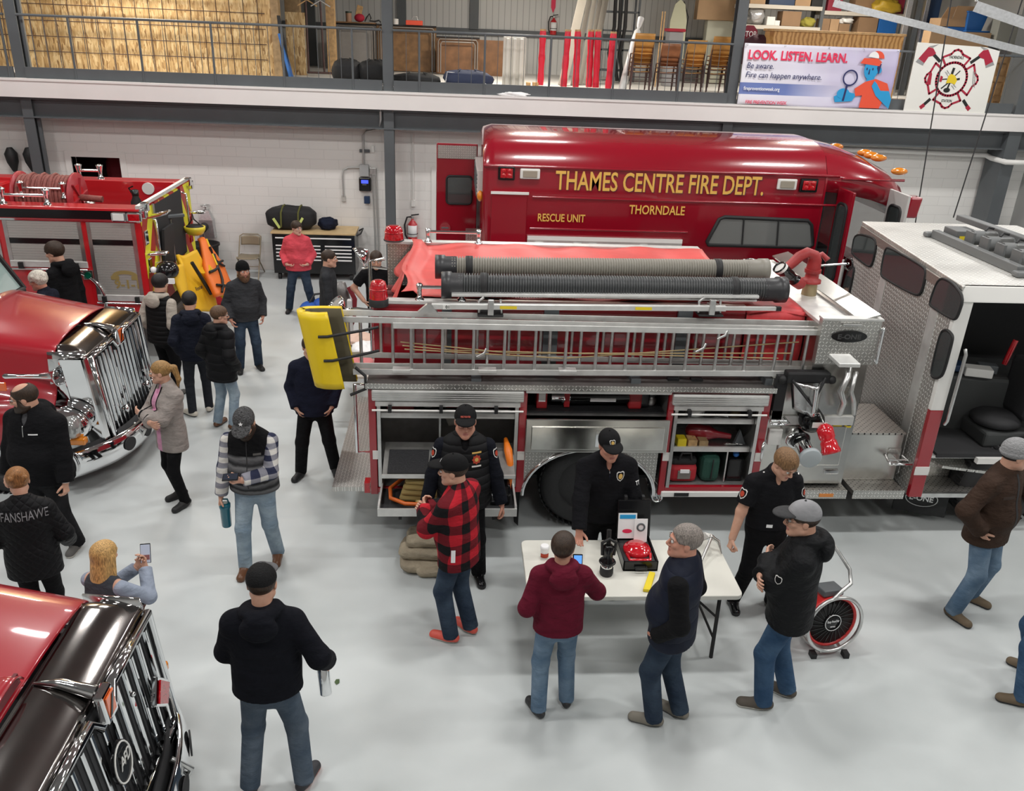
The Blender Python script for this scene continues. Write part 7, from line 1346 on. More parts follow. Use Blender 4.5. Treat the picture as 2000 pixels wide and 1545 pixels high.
        for q in range(4): s.cone(w+hdir*.02+sd*(.010-.006*q+.004), w+hdir*.088+sd*(.030-.0195*q), .017, .0125, .01, .85, pn)
        for q, ln in enumerate((.072, .080, .075, .058)):
            a = w+hdir*.088+sd*(.030-.0195*q); fd = hdir+sd*(.10-.07*q)*(1-cu); an = .25+cu*1.25*(1+.06*q); dd = fd.normalized(); r_ = .0092-.0006*(q == 3)
            for seg, (l_, tt) in enumerate(((.46, an*.55), (.31, an*1.15), (.23, an*1.7))):
                e_ = (dd*math.cos(tt)+pn*math.sin(tt)).normalized(); b2 = a+e_*(ln*l_); s.cone(a, b2, r_, r_*.93, .004); a = b2; r_ *= .93
        a = w+hdir*.022+sd*.024; td = (hdir*.62+sd*.72+pn*.3).normalized(); b2 = a+td*.036; s.cone(a, b2, .0135, .0115, .01); b3 = b2+(td*.8+hdir*.45+pn*(.2+.5*cu)).normalized()*.032; s.cone(b2, b3, .0115, .0105, .004); s.cone(b3, b3+(hdir*.7+pn*(.25+.4*cu)+sd*.15).normalized()*.024, .0105, .009, .003); body.append(s.mesh()); J['palm', i] = w+hdir*.07+pn*.035; J['hdir', i] = hdir; J['pn', i] = pn
    lipc = T3(HT((0, .092, -.066)))*S
    net_obj('body', fin(body), [skin, LIP], root, lambda c: (np.abs((c-lipc) @ Rn) < np.array([.023, .024, .0115])*S).all(1))
    G = lambda q: HT(q)*S
    for sg in (-1, 1):
        mb = MB(); mb.m(0).sph(G((sg*.031, .0835, .005)), .0132*S, 12, 8); mb.m(1).sph(G((sg*.031, .0915, .005)), (.0068*S,)*3, 10, 6); mb.build('eye', [EYEW, EYEB], root, local=True)
    hm = hairmt or hairm('dark_brown_hair', (.035, .02, .012))
    if beard != 'none':
        for sg in (-1, 1): MB().tube([G((sg*.014, .0985, .025)), G((sg*.032, .096, .030)), G((sg*.05, .080, .024))], .0045*S, 6, rs=[.0035*S, .005*S, .0025*S]).build('eyebrow', hm, root, local=True)
    # hair, beard, headgear
    s = SDF(T3(hc)-(.2, .24, .45 if hair == 'long' else .24), T3(hc)+(.2, .22, .22), .0056); did = False
    if hair in ('short', 'buzz', 'wavy', 'tied', 'long', 'bun', 'sides', 'flat'):
        did = True; g = {'short': .013, 'buzz': .006, 'wavy': .02, 'tied': .009, 'long': .016, 'bun': .014, 'sides': .007, 'flat': .016}[hair]
        E((0, -.014, .034), (.078+g, .098+g, .086+g), .01)
        if hair == 'wavy': [E((.085*math.sin(t)*.95, -.02-.085*math.cos(t), .07-.03*(k_ % 3)), (.03, .03, .028), .012) for k_, t in enumerate([x*.7-2 for x in range(7)])]
        E((0, .075, -.045), (.074, .085, .098 if hair in ('sides', 'buzz') else .094), .012, mode='sub'); [Cn((sg*.085, .03, -.02), (sg*.085, .012, -.12), .035, .045, .01, mode='sub') for sg in (-1, 1)]
        Cn((-.1, -.08, -.14), (.1, -.08, -.14), .072 if hair not in ('long',) else .01, None, .01, mode='sub')
        if hair == 'sides' or hair_bald: E((0, .02, .125), (.07, .085, .062), .01, mode='sub')
        if hair == 'tied': Cn((0, -.105, .05), (0, -.14, .03), .022, .03); Cn((0, -.14, .03), (0, -.165, -.10), .036, .026); Cn((0, -.165, -.1), (.01, -.14, -.19), .026, .010)
        if hair == 'bun': E((.0, -.085, .075), (.055, .055, .05), .02); [E((.05*math.sin(k_*2.4), -.10+.02*math.cos(k_*1.7), .05+.03*math.cos(k_*2.4)), (.026, .024, .024), .01) for k_ in range(7)]
        if hair == 'long':
            Cn((0, -.05, .02), (0, -.075, -.30), .088, .085, .03, flat=.6, fr=T3(R3 @ V(0, 1, 0))); [Cn((sg*.075, -.01, .0), (sg*.075, -.005, -.25), .03, .03, .03) for sg in (-1, 1)]
    if did:
        o = s.mesh(); net_obj('hair', fin([o]), hm, root)
    if beard and beard != 'none':
        s = SDF(T3(hc)-(.14, .1, .2), T3(hc)+(.14, .17, .06), .0048); g = {'full': .011, 'stubble': .0045, 'long': .018}[beard]
        E((0, .026, -.04), (.060+g, .066+g, .088+g*1.4), .02); [Cn((sg*.044, .008, -.062), (sg*.012, .066, -.098-g), .027*nb_+g*.7, .022+g, .03) for sg in (-1, 1)]
        E((0, .10, -.005), (.07, .08, .052), .01, mode='sub'); E((0, .098, -.067), (.021, .03, .009), .006, mode='sub'); Cn((-.1, -.035, 0), (.1, -.035, 0), .055, None, .01, mode='sub'); [E((sg*.05, .08, -.028), (.025, .03, .03), .01, mode='sub') for sg in (-1, 1)]
        net_obj('beard', fin([s.mesh()]), hm if beard != 'ginger' else hm, root)
    if cap:
        cm = cap['mt']; s = SDF(T3(hc)-(.17, .24, .15), T3(hc)+(.17, .27, .19), .0056); dn = R3 @ V(0, 0, -1)
        if cap['kind'] == 'beanie':
            E((0, -.014, .045), (.090, .108, .098), .01, cut=(HT((0, 0, .012)), R3 @ V(0, .25, -1).normalized())); E((0, -.013, .022), (.094, .113, .055), .006, cut=[(HT((0, 0, .0)), R3 @ V(0, .25, -1).normalized()), (HT((0, 0, .052)), R3 @ V(0, -.25, 1).normalized())])
            o = net_obj('beanie', fin([s.mesh()]), cm, root)
        else:
            fl = -1 if cap.get('back') else 1
            E((0, -.012, .040), (.087, .108, .093), .01, cut=(HT((0, 0, .030)), R3 @ V(0, .12*fl, -1).normalized()))
            o, tr = net_obj('cap', fin([s.mesh()]), [cm]+([cap['mt2']] if 'mt2' in cap else []), root, (lambda c: ((c/S-T3(hc)) @ Rn)[:, 1] < (.0 if fl > 0 else -9)) if 'mt2' in cap else None, tree=True)
            s = SDF(T3(hc)-(.17, .26, .15), T3(hc)+(.17, .27, .19), .005)
            E((0, .095*fl, .050), (.078, .095, .020), .01, cut=[(HT((0, .055*fl, 0)), R3 @ V(0, -1*fl, 0))]); E((0, .085*fl, .040), (.074, .092, .0185), .004, mode='sub'); net_obj('visor', fin([s.mesh()]), cap.get('brim', cm), o)
            MB().sph(G((0, -.012, .134)), .008*S, 8, 6).build('cap_button', cap.get('brim', cm), o, local=True)
            for (kind, q_, d_, sz, mt_) in cap.get('marks', []): decal(o, tr, G(q_), R3 @ V(d_), kind, sz, mt_, R3 @ V(0, 0, 1))
    if glasses:
        mb = MB(); FR = mat('spectacle_frame', (.02, .015, .015), .3)
        for sg in (-1, 1):
            mb.tube([G((sg*.032+.021*math.cos(t), .104-.006*abs(math.cos(t)), .004+.015*math.sin(t))) for t in [k_*PI/8 for k_ in range(17)]], .0018*S, 5); mb.tube([G((sg*.053, .100, .010)), G((sg*.078, .03, .012)), G((sg*.082, -.01, .0))], .0018*S, 5)
        mb.tube([G((-.012, .107, .008)), G((.012, .107, .008))], .0018*S, 5); g_ = mb.build('glasses', FR, root, local=True)
    # trousers
    s = SDF(lo, hi, .0105)
    for i, sg in ((0, -1), (1, 1)):
        s.cone(J['hip', i], J['kne', i], .094*(.7+.3*b), .069*leg_w, .035); d = (J['ank', i]-J['kne', i]).normalized(); e = J['ank', i]+d*.035; s.cone(J['kne', i], e, .069*leg_w, .062*leg_w, .03, cut=(e, d)); s.ell(J['hip', i]+V(0, -.035, -.01), (.082*b, .078*b, .095), .04)
    s.cone(hipc+V(0, 0, -.02), hipc+V(lx*.15, ly*.15, .1), .165*b, .155*b, .04, .70, frd, ((0, 0, hipc.z+.1), (0, 0, 1)))
    net_obj('trousers', fin([s.mesh()]), legs, root)
    for i in (0, 1):       # shoes
        a, t = J['ank', i], J['toe', i]; up_ = feet[i][3] if len(feet[i]) > 3 else 0; a = V(a.x, a.y, up_); sd = V(t.y, -t.x, 0); s = SDF(T3(a)-(.26, .26, .05), T3(a)+(.26, .26, .2), .0058)
        s.cone(a-t*.045+V(0, 0, .045), a+t*.03+V(0, 0, .05), .040, .044, .02); s.cone(a+t*.03+V(0, 0, .035), a+t*.155+V(0, 0, .026), .047, .043, .03); s.cone(a-t*.01+V(0, 0, .05), a-t*.005+V(0, 0, .125), .046, .045, .02); s.clip((0, 0, .002+up_), (0, 0, -1)); s.clip(a+V(0, 0, .13), (0, 0, 1))
        zz = (.024+up_)*S; net_obj('shoe', fin([s.mesh()]), [shoes, sole], root, lambda c: c[:, 2] < zz)
    # top garment
    if undershirt is not None:
        s = SDF(lo, hi, .0105); torso(s, .008); s.cone(neck+V(0, -.01, -.04), neck+V(0, -.0, .015), .070, .064, .02); net_obj('shirt', fin([s.mesh()]), undershirt, root)
    tr = None
    if not bodyonly:
        hz = hem-(.95-hipc.z); s = SDF(lo, hi, .0092 if infl < .03 else .0105); torso(s, infl, None, .05, va=.05 if sleeve_mt is not None else 0.)
        s.cone(hipc+V(0, 0, .02), V(hipc.x-lx*.1, hipc.y-ly*.1, hz), .160*b+infl, .164*b+infl*1.1, .03, .72, frd); s.clip((0, 0, hz), (0, 0, -1))
        [s.cone(neck+V(0, -.012, -.05), neck+V(0, .0, .02+(.02 if collar else 0)), .082+infl*.3, .066+(.012 if collar else 0), .03, cut=(neck+V(0, 0, .03+(.03 if collar else 0)), V(0, .45, 1).normalized()))]
        if sleeve != 'none' and sleeve_mt is None: [arm(s, i, infl*.75 if sleeve == 'long' else .012, None if sleeve == 'long' else 'short', .035, .012 if sleeve == 'long' else 0) for i in (0, 1)]
        if collar == 'open': s.ell(neck+V(0, .10, .0), (.03, .085, .07), .01, mode='sub')
        if hood == 'down':
            for k_ in range(12): t = -2.3+4.6*k_/11; c_ = neck+V(.098*math.sin(t), -.03-.10*math.cos(t), .03+.02*math.cos(t)); s.ell(c_, (.04, .04, .036), .025)
            s.ell(neck+V(0, -.15, -.03), (.12, .06, .095), .02)
        hmts = top if isinstance(top, list) else [top]; hf = None
        if extras and 'yoke' in extras: zc = (extras['yoke'])*S; hf = lambda c: (c[:, 2] > zc)
        if extras and 'open' in extras: xo, zo = extras['open']; hf = lambda c: ((np.abs(c[:, 0]-hipc.x*S) < xo*S) & (c[:, 1] > (hipc.y+.03)*S) & (c[:, 1] < (chest.y+.185)*S) & (c[:, 2] < (neck.z-.02)*S))
        o, tr = net_obj({'vest': 'vest'}.get(extras.get('kind', '') if extras else '', 'jacket'), fin([s.mesh()]), hmts, root, hf, tree=True); JK = o
        if sleeve_mt is not None:
            s = SDF(lo, hi, .0105); [arm(s, i, infl*.55, None, .035, .008) for i in (0, 1)]; SL, trs = net_obj('sleeves', fin([s.mesh()]), sleeve_mt, root, tree=True)
        if (extras or {}).get('hoodmt'):
            s = SDF(T3(neck)-.26, T3(neck)+.2, .009)
            for k_ in range(12): t = -2.6+5.2*k_/11; s.ell(neck+V(.10*math.sin(t), -.02-.10*math.cos(t), .02+.02*math.cos(t)), (.042, .042, .038), .025)
            s.ell(neck+V(0, -.155, -.03), (.125, .06, .10), .02); net_obj('hood', fin([s.mesh()]), extras['hoodmt'], root)
        if hood == 'down' and zipper is None and not (extras or {}).get('nocord') and facing % 360 > 90 and facing % 360 < 270:
            for sg in (-1, 1): decal(JK, tr, (neck+V(sg*.03, 0, -.09))*S, V(0, 1, 0), 'strip', (.004, .09), top if not isinstance(top, list) else top[0], V(0, 0, 1))
        if zipper: decal(JK, tr, (chest+V(0, 0, zipper.get('z', -.02)))*S, V(0, 1, 0), 'strip', (zipper.get('w', .008), zipper.get('l', .42)), zipper['mt'], V(0, 0, 1))
        for mk in (extras or {}).get('marks', []):
            kind, where, d_, sz, mt_ = mk[:5]; base = {'chest': chest, 'hip': hipc, 'armL': J['sho', 0].lerp(J['elb', 0], .42), 'armR': J['sho', 1].lerp(J['elb', 1], .42), 'foreR': J['wri', 1], 'foreL': J['wri', 0], 'shoL': J['sho', 0], 'shoR': J['sho', 1]}[where[0]]
            onsl = sleeve_mt is not None and where[0][:3] in ('arm', 'sho', 'for')
            decal(SL if onsl else JK, trs if onsl else tr, (base+V(where[1:]))*S, V(d_), kind, sz, mt_, V(mk[5]) if len(mk) > 5 else V(0, 0, 1))
    root['_'] = 0; del root['_']
    W_ = wm(root); wp = lambda v: W_ @ (V(v)*S)
    return dict(root=root, J=J, S=S, wp=wp, hc=hc, R3=R3, W=W_, tree=tr, neck=neck, chest=chest, hipc=hipc, HT=HT)
PATCHW = mat('patch_white', (.75, .73, .7), .7); PATCHR = mat('patch_red', (.45, .05, .02), .7); PATCHG = mat('patch_gold', (.6, .38, .1), .6)
def decal(parent, tree, q, d, kind, sz, mt, up):
    """a sewn-on mark laid over the cloth: each outline point is dropped onto the surface from outside"""
    d = V(d).normalized(); U = (V(up)-d*V(up).dot(d)).normalized(); R = U.cross(d); q = V(q); mb = MB()
    def drop(x, y, o=.0025):
        c = q+R*x+U*y; hit = tree.ray_cast(c+d*.6, -d, 1.2); return (hit[0]+hit[1]*o) if hit[0] is not None else None
    def patch(pts, o=.0025, n=3):
        c = (sum(p[0] for p in pts)/len(pts), sum(p[1] for p in pts)/len(pts)); rings = []
        for k in range(n+1): rings.append([drop(c[0]+(p[0]-c[0])*max(k/n, .02), c[1]+(p[1]-c[1])*max(k/n, .02), o) for p in pts])
        if any(p is None for r in rings for p in r): return
        mb.loft(rings, cap=False)
    nm = 'emblem'; mts = [mt] if not isinstance(mt, list) else mt
    if kind == 'strip':
        w, l = sz; n = 14; a = [drop(-w/2, l*(.5-k/n)) for k in range(n+1)]; b = [drop(w/2, l*(.5-k/n)) for k in range(n+1)]; ok = [i for i in range(n+1) if a[i] is not None and b[i] is not None]; nm = 'stripe'
        if len(ok) > 1: mb.loft([[a[i], b[i]] for i in ok], cap=False, closed=False)
    elif kind in ('shield', 'shieldm'):
        w, h = sz; out = [(-.5, .38), (-.3, .5), (0, .44), (.3, .5), (.5, .38), (.5, 0), (.35, -.3), (0, -.5), (-.35, -.3), (-.5, 0)]
        mb.m(0); patch([(x*w, y*h) for x, y in out], .002)
        if len(mts) > 1: mb.m(1); patch([(x*w*.8, y*h*.8) for x, y in out], .0035)
        if len(mts) > 2: mb.m(2); patch([(.27*w*math.cos(t), .27*h*math.sin(t)) for t in [k*PI/7 for k in range(14)]], .005)
    elif kind == 'disc': patch([(sz[0]/2*math.cos(t), sz[1]/2*math.sin(t)) for t in [k*PI/8 for k in range(16)]])
    elif kind == 'cross':
        w, h = sz; mb.m(0); patch([((.5 if k % 2 == 0 else .38)*w*math.cos(k*PI/8), (.5 if k % 2 == 0 else .38)*h*math.sin(k*PI/8)) for k in range(16)]);
        if len(mts) > 1: mb.m(1); patch([(.2*w*math.cos(t), .2*h*math.sin(t)) for t in [k*PI/6 for k in range(12)]], .005)
    elif kind == 'star':
        o_ = [((.5 if k % 2 == 0 else .22)*sz[0]*math.sin(k*PI/5), (.5 if k % 2 == 0 else .22)*sz[0]*math.cos(k*PI/5)) for k in range(10)]; patch(o_)
    elif kind == 'bar':
        w, h = sz; patch([(-w/2, -h/2), (0, -h/2), (w/2, -h/2), (w/2, h/2), (0, h/2), (-w/2, h/2)])
    elif kind.startswith('text:'):
        t = text(kind[5:], (0, 0, 0), (1, 0, 0), (0, 1, 0), sz[1], mts[0], parent, 'lettering', width=sz[0], align='CENTER', bold=sz[2] if len(sz) > 2 else 0.); n = len(t.data.vertices); I = wm(parent)
        co = np.empty(n*3); t.data.vertices.foreach_get('co', co); co = [I @ V(c) for c in co.reshape(-1, 3)]; last = q
        new = []
        for c in co: h_ = drop(c.x, c.y, .003+c.z*.2); last = h_ if h_ is not None else last; new += list(last)
        t.data.vertices.foreach_set('co', new); t.data.update(); return t
    if mb.v: return mb.build(nm, mts, parent, local=True)
# ------------------------------------------------------------ everybody in the hall
LB = hairm('light_brown_hair', (.20, .11, .05)); DB = hairm('dark_brown_hair', (.035, .02, .012)); BK = hairm('black_hair', (.012, .010, .010)); GY = hairm('grey_hair', (.22, .19, .17)); WH = hairm('white_hair', (.62, .58, .50)); BL = hairm('blonde_hair', (.50, .30, .11)); GI = hairm('ginger_beard', (.11, .055, .028)); SB = hairm('sandy_hair', (.30, .17, .06))
JL = jeans('light_jeans', (0.2, 0.27, 0.34), (.36, .44, .50)); JM = jeans('mid_jeans', (0.09, 0.15, 0.23), (.19, .27, .36)); JD = jeans('dark_jeans', (0.022, 0.035, 0.06), (.05, .075, .11)); JB = jeans('black_jeans', (0.0072, 0.0072, 0.0084), (.02, .02, .022)); JG = jeans('grey_blue_jeans', (0.06, 0.085, 0.12), (.12, .15, .19))
CAPB = cloth('black_cap_cloth', (0.0072, 0.0072, 0.0078), .8, .2); CAPG = cloth('grey_cap_cloth', (0.26, 0.26, 0.27), .85, .2); BOOT = mat('tan_boot', (.14, .10, .06), .7, bump=.15); GSH = mat('grey_shoe', (.10, .095, .09), .8, bump=.2); SOLW = mat('pale_sole', (.55, .52, .47), .6)
PW = [PATCHW, NBLK, PATCHR]
def hold(P_, i, off=(0, 0, 0)): return P_['wp'](P_['J']['palm', i]+V(off))
pocket = lambda sg: (sg*.20, .10, .90)
POCK = {'L': (-.195, .07, .93), 'R': (.195, .07, .93), 'dL': (.5, -.1, -1), 'dR': (-.5, -.1, -1), 'cL': .6, 'cR': .6}
CROSS = {'L': (.10, .25, 1.20), 'R': (-.09, .27, 1.16), 'dL': (1, .05, .1), 'dR': (-1, .05, .15), 'nL': (0, -1, 0), 'nR': (0, -1, 0), 'cL': .3, 'cR': .3, 'fL': 1, 'fR': 1}
CE = {'L': (-1, -.1, -.5), 'R': (1, -.1, -.5)}
# foreground and around the table
VSTR = cloth('striped_fleece', (0.1, 0.1, 0.105), .9, .4); nb = NB(VSTR); s = nb.sep(nb.obj()); n = nb.noise(nb.obj(), 9., 3); f = nb.m('FRACT', nb.m('ADD', nb.m('MULTIPLY', s[2], 11.), nb.m('MULTIPLY', n, .5))); nb.base(nb.ramp(f, [(0., (.035, .035, .038)), (.3, (.10, .10, .105)), (.55, (.16, .16, .165)), (.8, (.03, .03, .032))]))
PBW = plaid('navy_white_check', (.03, .035, .07), (.68, .66, .62), (.26, .26, .30), .052)
p1 = person(512, 1103, 179, 'person walking in dark star cap and striped vest, carrying a teal bottle and phone',  1.82, ((-.13, -.10, 6), (.13, .14, 4)), (0, .05), {'L': (.02, .30, 1.12), 'R': (.30, .10, .80), 'dL': (1, .3, .1), 'nL': (0, .2, 1), 'cL': .55, 'cR': .75, 'fL': 1}, {'L': (-1, -.4, -.6)}, hp=-30, build=1.18, belly=.5,
    top=[VSTR, NBLK], sleeve_mt=PBW, hem=.88, infl=.034, legs=JL, leg_w=1.05, shoes=LEATH, sole=LEATH, hair='sides', hairmt=DB, beard='full', cap={'kind': 'cap', 'mt': cloth('speckled_cap', (0.07, 0.07, 0.072), .9, .5, .6, 60.), 'marks': [('star', (0, .09, .1), (0, .7, .7), (.045, 0), LW)]}, zipper={'mt': DARK, 'z': -.08, 'l': .5}, collar=1, extras={'kind': 'vest', 'yoke': 1.30, 'marks': [('bar', ('chest', -.09, .0, .01), (0, 1, 0), (.07, .022), GSH)]})
q = hold(p1, 1); r = empty('shaker_bottle', q-V(0, 0, .26), 0, 'teal translucent shaker bottle held by the man in striped vest', 'bottle'); MB().lathe(q-V(0, 0, .27), (0, 0, 1), [(0, .042), (.01, .047), (.2, .050), (.21, .054), (.25, .054), (.26, .03)], 20).build('cup', mat('teal_plastic_clear', (.0, .11, .16), .15, coat=.5), r); MB().tube([q+V(-.03, 0, -.01), q+V(-.02, 0, .03), q+V(.03, 0, .03), q+V(.04, 0, -.01)], .008, 6).build('carry_loop', mat('teal_lid', (.0, .08, .11), .4), r)
q = p1['wp'](p1['J']['palm', 0]+V(.03, .02, .02)); r = empty('smartphone', q, 0, 'dark smartphone in the left hand of the man in striped vest', 'phone'); MB().obox(q, (.07, .01, .0), (0, .036, .018), (0, -.003, .006)).build('case', BLACKG, r, bevel=.004); MB().obox(q+V(0, -.004, .008), (.062, .009, 0), (0, .03, .015), (0, -.0005, .001)).build('screen', mat('phone_screen_dark', (.03, .035, .05), .05), r)
p2 = person(541, 1535, 2, 'person seen from behind in black hoodie and black mesh cap, holding a steel bottle', 1.83, ((-.17, 0, 14), (.19, .02, 22)), (0, .04), {'R': (.37, .14, .98), 'L': (-.2, .32, 1.0), 'dR': (.1, .3, -1), 'cR': .6, 'nR': (-1, 0, 0)}, {'R': (.55, -1, -.2), 'L': (-.55, -1, -.2)}, hp=-12, build=1.14, belly=.3,
    top=cloth('navy_black_hoodie', (0.0054, 0.006, 0.0096), .9, .5), hem=.90, infl=.036, legs=JG, leg_w=1.1, shoes=mat('dark_runner', (.03, .03, .035), .6, bump=.3), sole=mat('orange_sole', (.65, .08, .03), .5), hair='sides', hairmt=DB, hood='down', cap={'kind': 'cap', 'mt': cloth('mesh_grey', (0.11, 0.11, 0.115), .8, .2), 'mt2': cloth('mesh_black', (0.009, 0.009, 0.0096), .7, .3, .2, 80.), 'brim': cloth('mesh_grey', (0.11, 0.11, 0.115))})
q = hold(p2, 1, (.0, .0, -.02)); r = empty('steel_bottle', q, 0, 'polished steel drinking bottle hanging by the side of the man in black hoodie', 'bottle'); d = V(.12, -.35, -.95).normalized(); MB().lathe(q-d*.08, d, [(0, .03), (.02, .043), (.27, .043), (.28, .036), (.285, .01)], 22).build('flask', CHROME, r); MB().lathe(q-d*.13, d, [(0, .02), (.05, .026)], 14).build('cap', STEEL, r)
for sx in (-1, 1):
    pass
RPL = plaid('buffalo_check', (.010, .010, .011), (.46, .018, .03), (.14, .012, .018), .095)
person(893, 1240, 58, 'person in red and black buffalo check jacket and black cap, hands clasped, orange shoes',  1.82, ((-.10, .04, 10), (.10, -.04, 14)), (0, .02), {'L': (-.02, .33, 1.20), 'R': (.04, .34, 1.18), 'dL': (.6, .5, .6), 'dR': (-.6, .5, .6), 'nL': (.3, -1, 0), 'nR': (-.3, -1, 0), 'cL': .8, 'cR': .8, 'fL': 1, 'fR': 1}, {'L': (-1, -.3, -.7), 'R': (1, -.3, -.7)}, hy=22, hp=-6, build=1.16, belly=.3,
    top=RPL, hem=.80, infl=.034, legs=JD, leg_w=1.12, shoes=mat('coral_shoe', (.70, .10, .07), .5, bump=.2), sole=SOLW, hair='sides', hairmt=DB, collar=1, cap={'kind': 'cap', 'mt': CAPB, 'marks': [('cross', (0, .1, .09), (0, .8, .5), (.04, .05), LW)]}, extras={'marks': [('bar', ('hip', -.16, -.05, .02), (-1, -.4, 0), (.035, .12), LW)]})
person(903, 1132, 180, 'uniformed person in black padded vest, shoulder patches, black cap and glasses',  1.9, ((-.15, 0, 10), (.15, 0, 8)), (0, .0), {'L': (-.34, .06, .84), 'R': (.34, .06, .84), 'cL': .5, 'cR': .6}, hp=-2, build=1.26, belly=.45,
    top=quilt('padded_black_vest', (0.0084, 0.0084, 0.0096), .075), sleeve_mt=cloth('uniform_navy', (.006, .007, .012)), hem=.84, infl=.032, legs=BTRO, leg_w=1.12, shoes=BLACKG, hair='sides', hairmt=GY, skin=SKR, glasses=True, collar='open', cap={'kind': 'cap', 'mt': CAPB, 'marks': [('text:FIRE FIGHTER', (0, .1, .085), (0, .85, .5), (.085, .016, .01), mat('cap_red_text', (.7, .12, .08), .6)), ('bar', (0, .1, .066), (0, .9, .4), (.085, .008), LW)]}, undershirt=NBLK,
    extras={'kind': 'vest', 'marks': [('cross', ('chest', -.10, 0, .03), (0, 1, 0), (.085, .095), [PATCHR, PATCHG]), ('bar', ('chest', -.10, 0, .09), (0, 1, 0), (.085, .016), PATCHG), ('bar', ('chest', -.10, 0, -.03), (0, 1, 0), (.085, .016), PATCHW), ('shield', ('shoL', -.03, .0, -.06), (-1, .9, .2), (.075, .10), PW), ('shield', ('shoR', .03, .0, -.06), (1, .9, .2), (.075, .10), PW)]})
p5 = person(1160, 1160, 183, 'person in black quarter zip and badge cap standing behind the folding table',  1.83, ((-.14, -.04, 8), (.14, 0, 8)), (0, .08), {'R': (.30, .44, .90), 'L': (-.30, .20, .86), 'dR': (.1, .5, -.8), 'nR': (0, 1, .4), 'cR': .45, 'cL': .5}, {'R': (1, -.3, .0)}, hp=-10, hy=4, hroll=6, build=1.28, belly=.3,
    top=cloth('black_fleece', (0.0066, 0.0066, 0.0084), .9, .5), hem=.86, infl=.028, legs=BTRO, leg_w=1.1, hair='sides', hairmt=DB, skin=SKR, collar='open', cap={'kind': 'cap', 'mt': CAPB, 'marks': [('shield', (0, .1, .09), (0, .85, .5), (.05, .055), [PATCHW, NBLK, PATCHG])]}, zipper={'mt': CHROME, 'z': .10, 'l': .16, 'w': .009},
    extras={'marks': [('shield', ('chest', -.10, 0, .05), (0, 1, 0), (.075, .095), [PATCHW, NBLK, PATCHG]), ('text:TT', ('armL', 0, 0, -.02), (-.7, 1, 0), (.045, .04, .02), LW)]})
_r = at(1078, 1383, Z=0); _q = (at(1128, 1103, Y=5.66)-_r)*(1.78/1.64)
person(1078, 1383, 0, 'person seen from behind in maroon hoodie and faded jeans, short brown hair',  1.64, ((-.13, -.04, 24), (.13, .08, 4)), (0, .02), POCK | {'L': (-.2, .15, 1.0), 'R': (.2, .15, 1.0), 'dL': (1, -.2, -.1)} | {'R': (_q.x+.03, _q.y-.02, _q.z-.13), 'dR': (-.2, .1, 1), 'nR': (-.3, .8, 0), 'cR': .5, 'fR': 1}, {'L': (-.55, -1, -.2), 'R': (1, -.5, -.8)}, hy=-18, hp=2, build=1.06, belly=.3,
    top=cloth('maroon_fleece', (0.115, 0.008, 0.022), .9, .5), hem=.88, infl=.034, legs=JM, leg_w=1.1, shoes=mat('black_white_shoe', (.025, .025, .027), .5, bump=.3), sole=BLACK, hair='short', hairmt=DB, hood='down', glasses=True)
VN = quilt('navy_padded_vest', (0.01, 0.013, 0.026), .14, .5)
person(1287, 1403, 62, 'person in navy vest over black sleeves, cropped grey hair, tan shoes, at table front',  1.82, ((-.08, .06, 8), (.10, -.10, 12)), (0, -.02), POCK, {'L': (-.55, -1, -.2), 'R': (.55, -1, -.2)}, hy=22, hp=3, build=1.26, belly=.6,
    top=VN, sleeve_mt=NBLK, hem=.82, infl=.036, legs=JD, leg_w=1.14, shoes=mat('taupe_shoe', (.22, .20, .165), .8, bump=.15), sole=GSH, hair='buzz', hairmt=GY, skin=SKR, collar=1, extras={'kind': 'vest'})
person(1513, 1370, 66, 'person in black hooded jacket and grey cap, arms crossed, beside the red fan',  1.9, ((-.11, .12, 10), (.11, -.04, 14)), (0, .0), CROSS, CE, hy=14, hp=-6, build=1.22, belly=.4,
    top=cloth('black_softshell', (0.0078, 0.0084, 0.0096), .65, .6), hem=.80, infl=.038, legs=jeans('blue_jeans', (0.03, 0.07, 0.14), (.07, .13, .22)), leg_w=1.12, shoes=mat('brown_grey_hiker', (.09, .075, .06), .8, bump=.3), sole=SOLW, hair='sides', hairmt=DB, hood='down', collar=1, glasses=True, cap={'kind': 'cap', 'mt': CAPG, 'brim': cloth('dark_grey_cap', (0.05, 0.05, 0.052))}, extras={'marks': [('shield', ('armL', -.03, .06, -.05), (-1, .4, .1), (.06, .07), [PATCHW, NBLK])]})
UNI = cloth('uniform_black', (0.006, 0.006, 0.0078), .75, .4)
p9 = person(1468, 1190, 184, 'bare armed uniformed person in black short sleeves looking down beside the pump panel', 1.80, ((-.20, 0, 14), (.16, -.06, 10)), (.02, .03), {'R': (.36, .08, .84), 'L': (-.25, .12, .90), 'cR': .95, 'dL': (.3, .3, -1), 'cL': .5}, {'L': (-.55, -1, -.2), 'R': (.55, -1, -.2)}, hp=-28, hy=16, build=1.16,
    top=UNI, sleeve='short', hem=.95, infl=.016, legs=BTRO, leg_w=1.08, shoes=BLACKG, hair='short', hairmt=LB, collar='open', extras={'marks': [('shield', ('shoL', -.04, .0, -.10), (-1, .9, .1), (.08, .10), PW), ('shield', ('shoR', .04, .0, -.10), (1, .6, .1), (.08, .10), PW), ('bar', ('shoL', .05, .0, .06), (-.3, .1, 1), (.05, .09), UNI), ('disc', ('shoL', .08, .0, .06), (-.2, .3, 1), (.016, .016), PATCHW), ('disc', ('shoR', -.08, .0, .06), (.2, .3, 1), (.016, .016), PATCHW), ('bar', ('shoL', .0, .0, .04), (-.6, .3, 1), (.04, .012), PATCHW), ('bar', ('hip', .05, .0, .06), (0, 1, 0), (.055, .032), LW), ('bar', ('hip', -.12, .0, .06), (-.5, 1, 0), (.03, .035), LW)]})
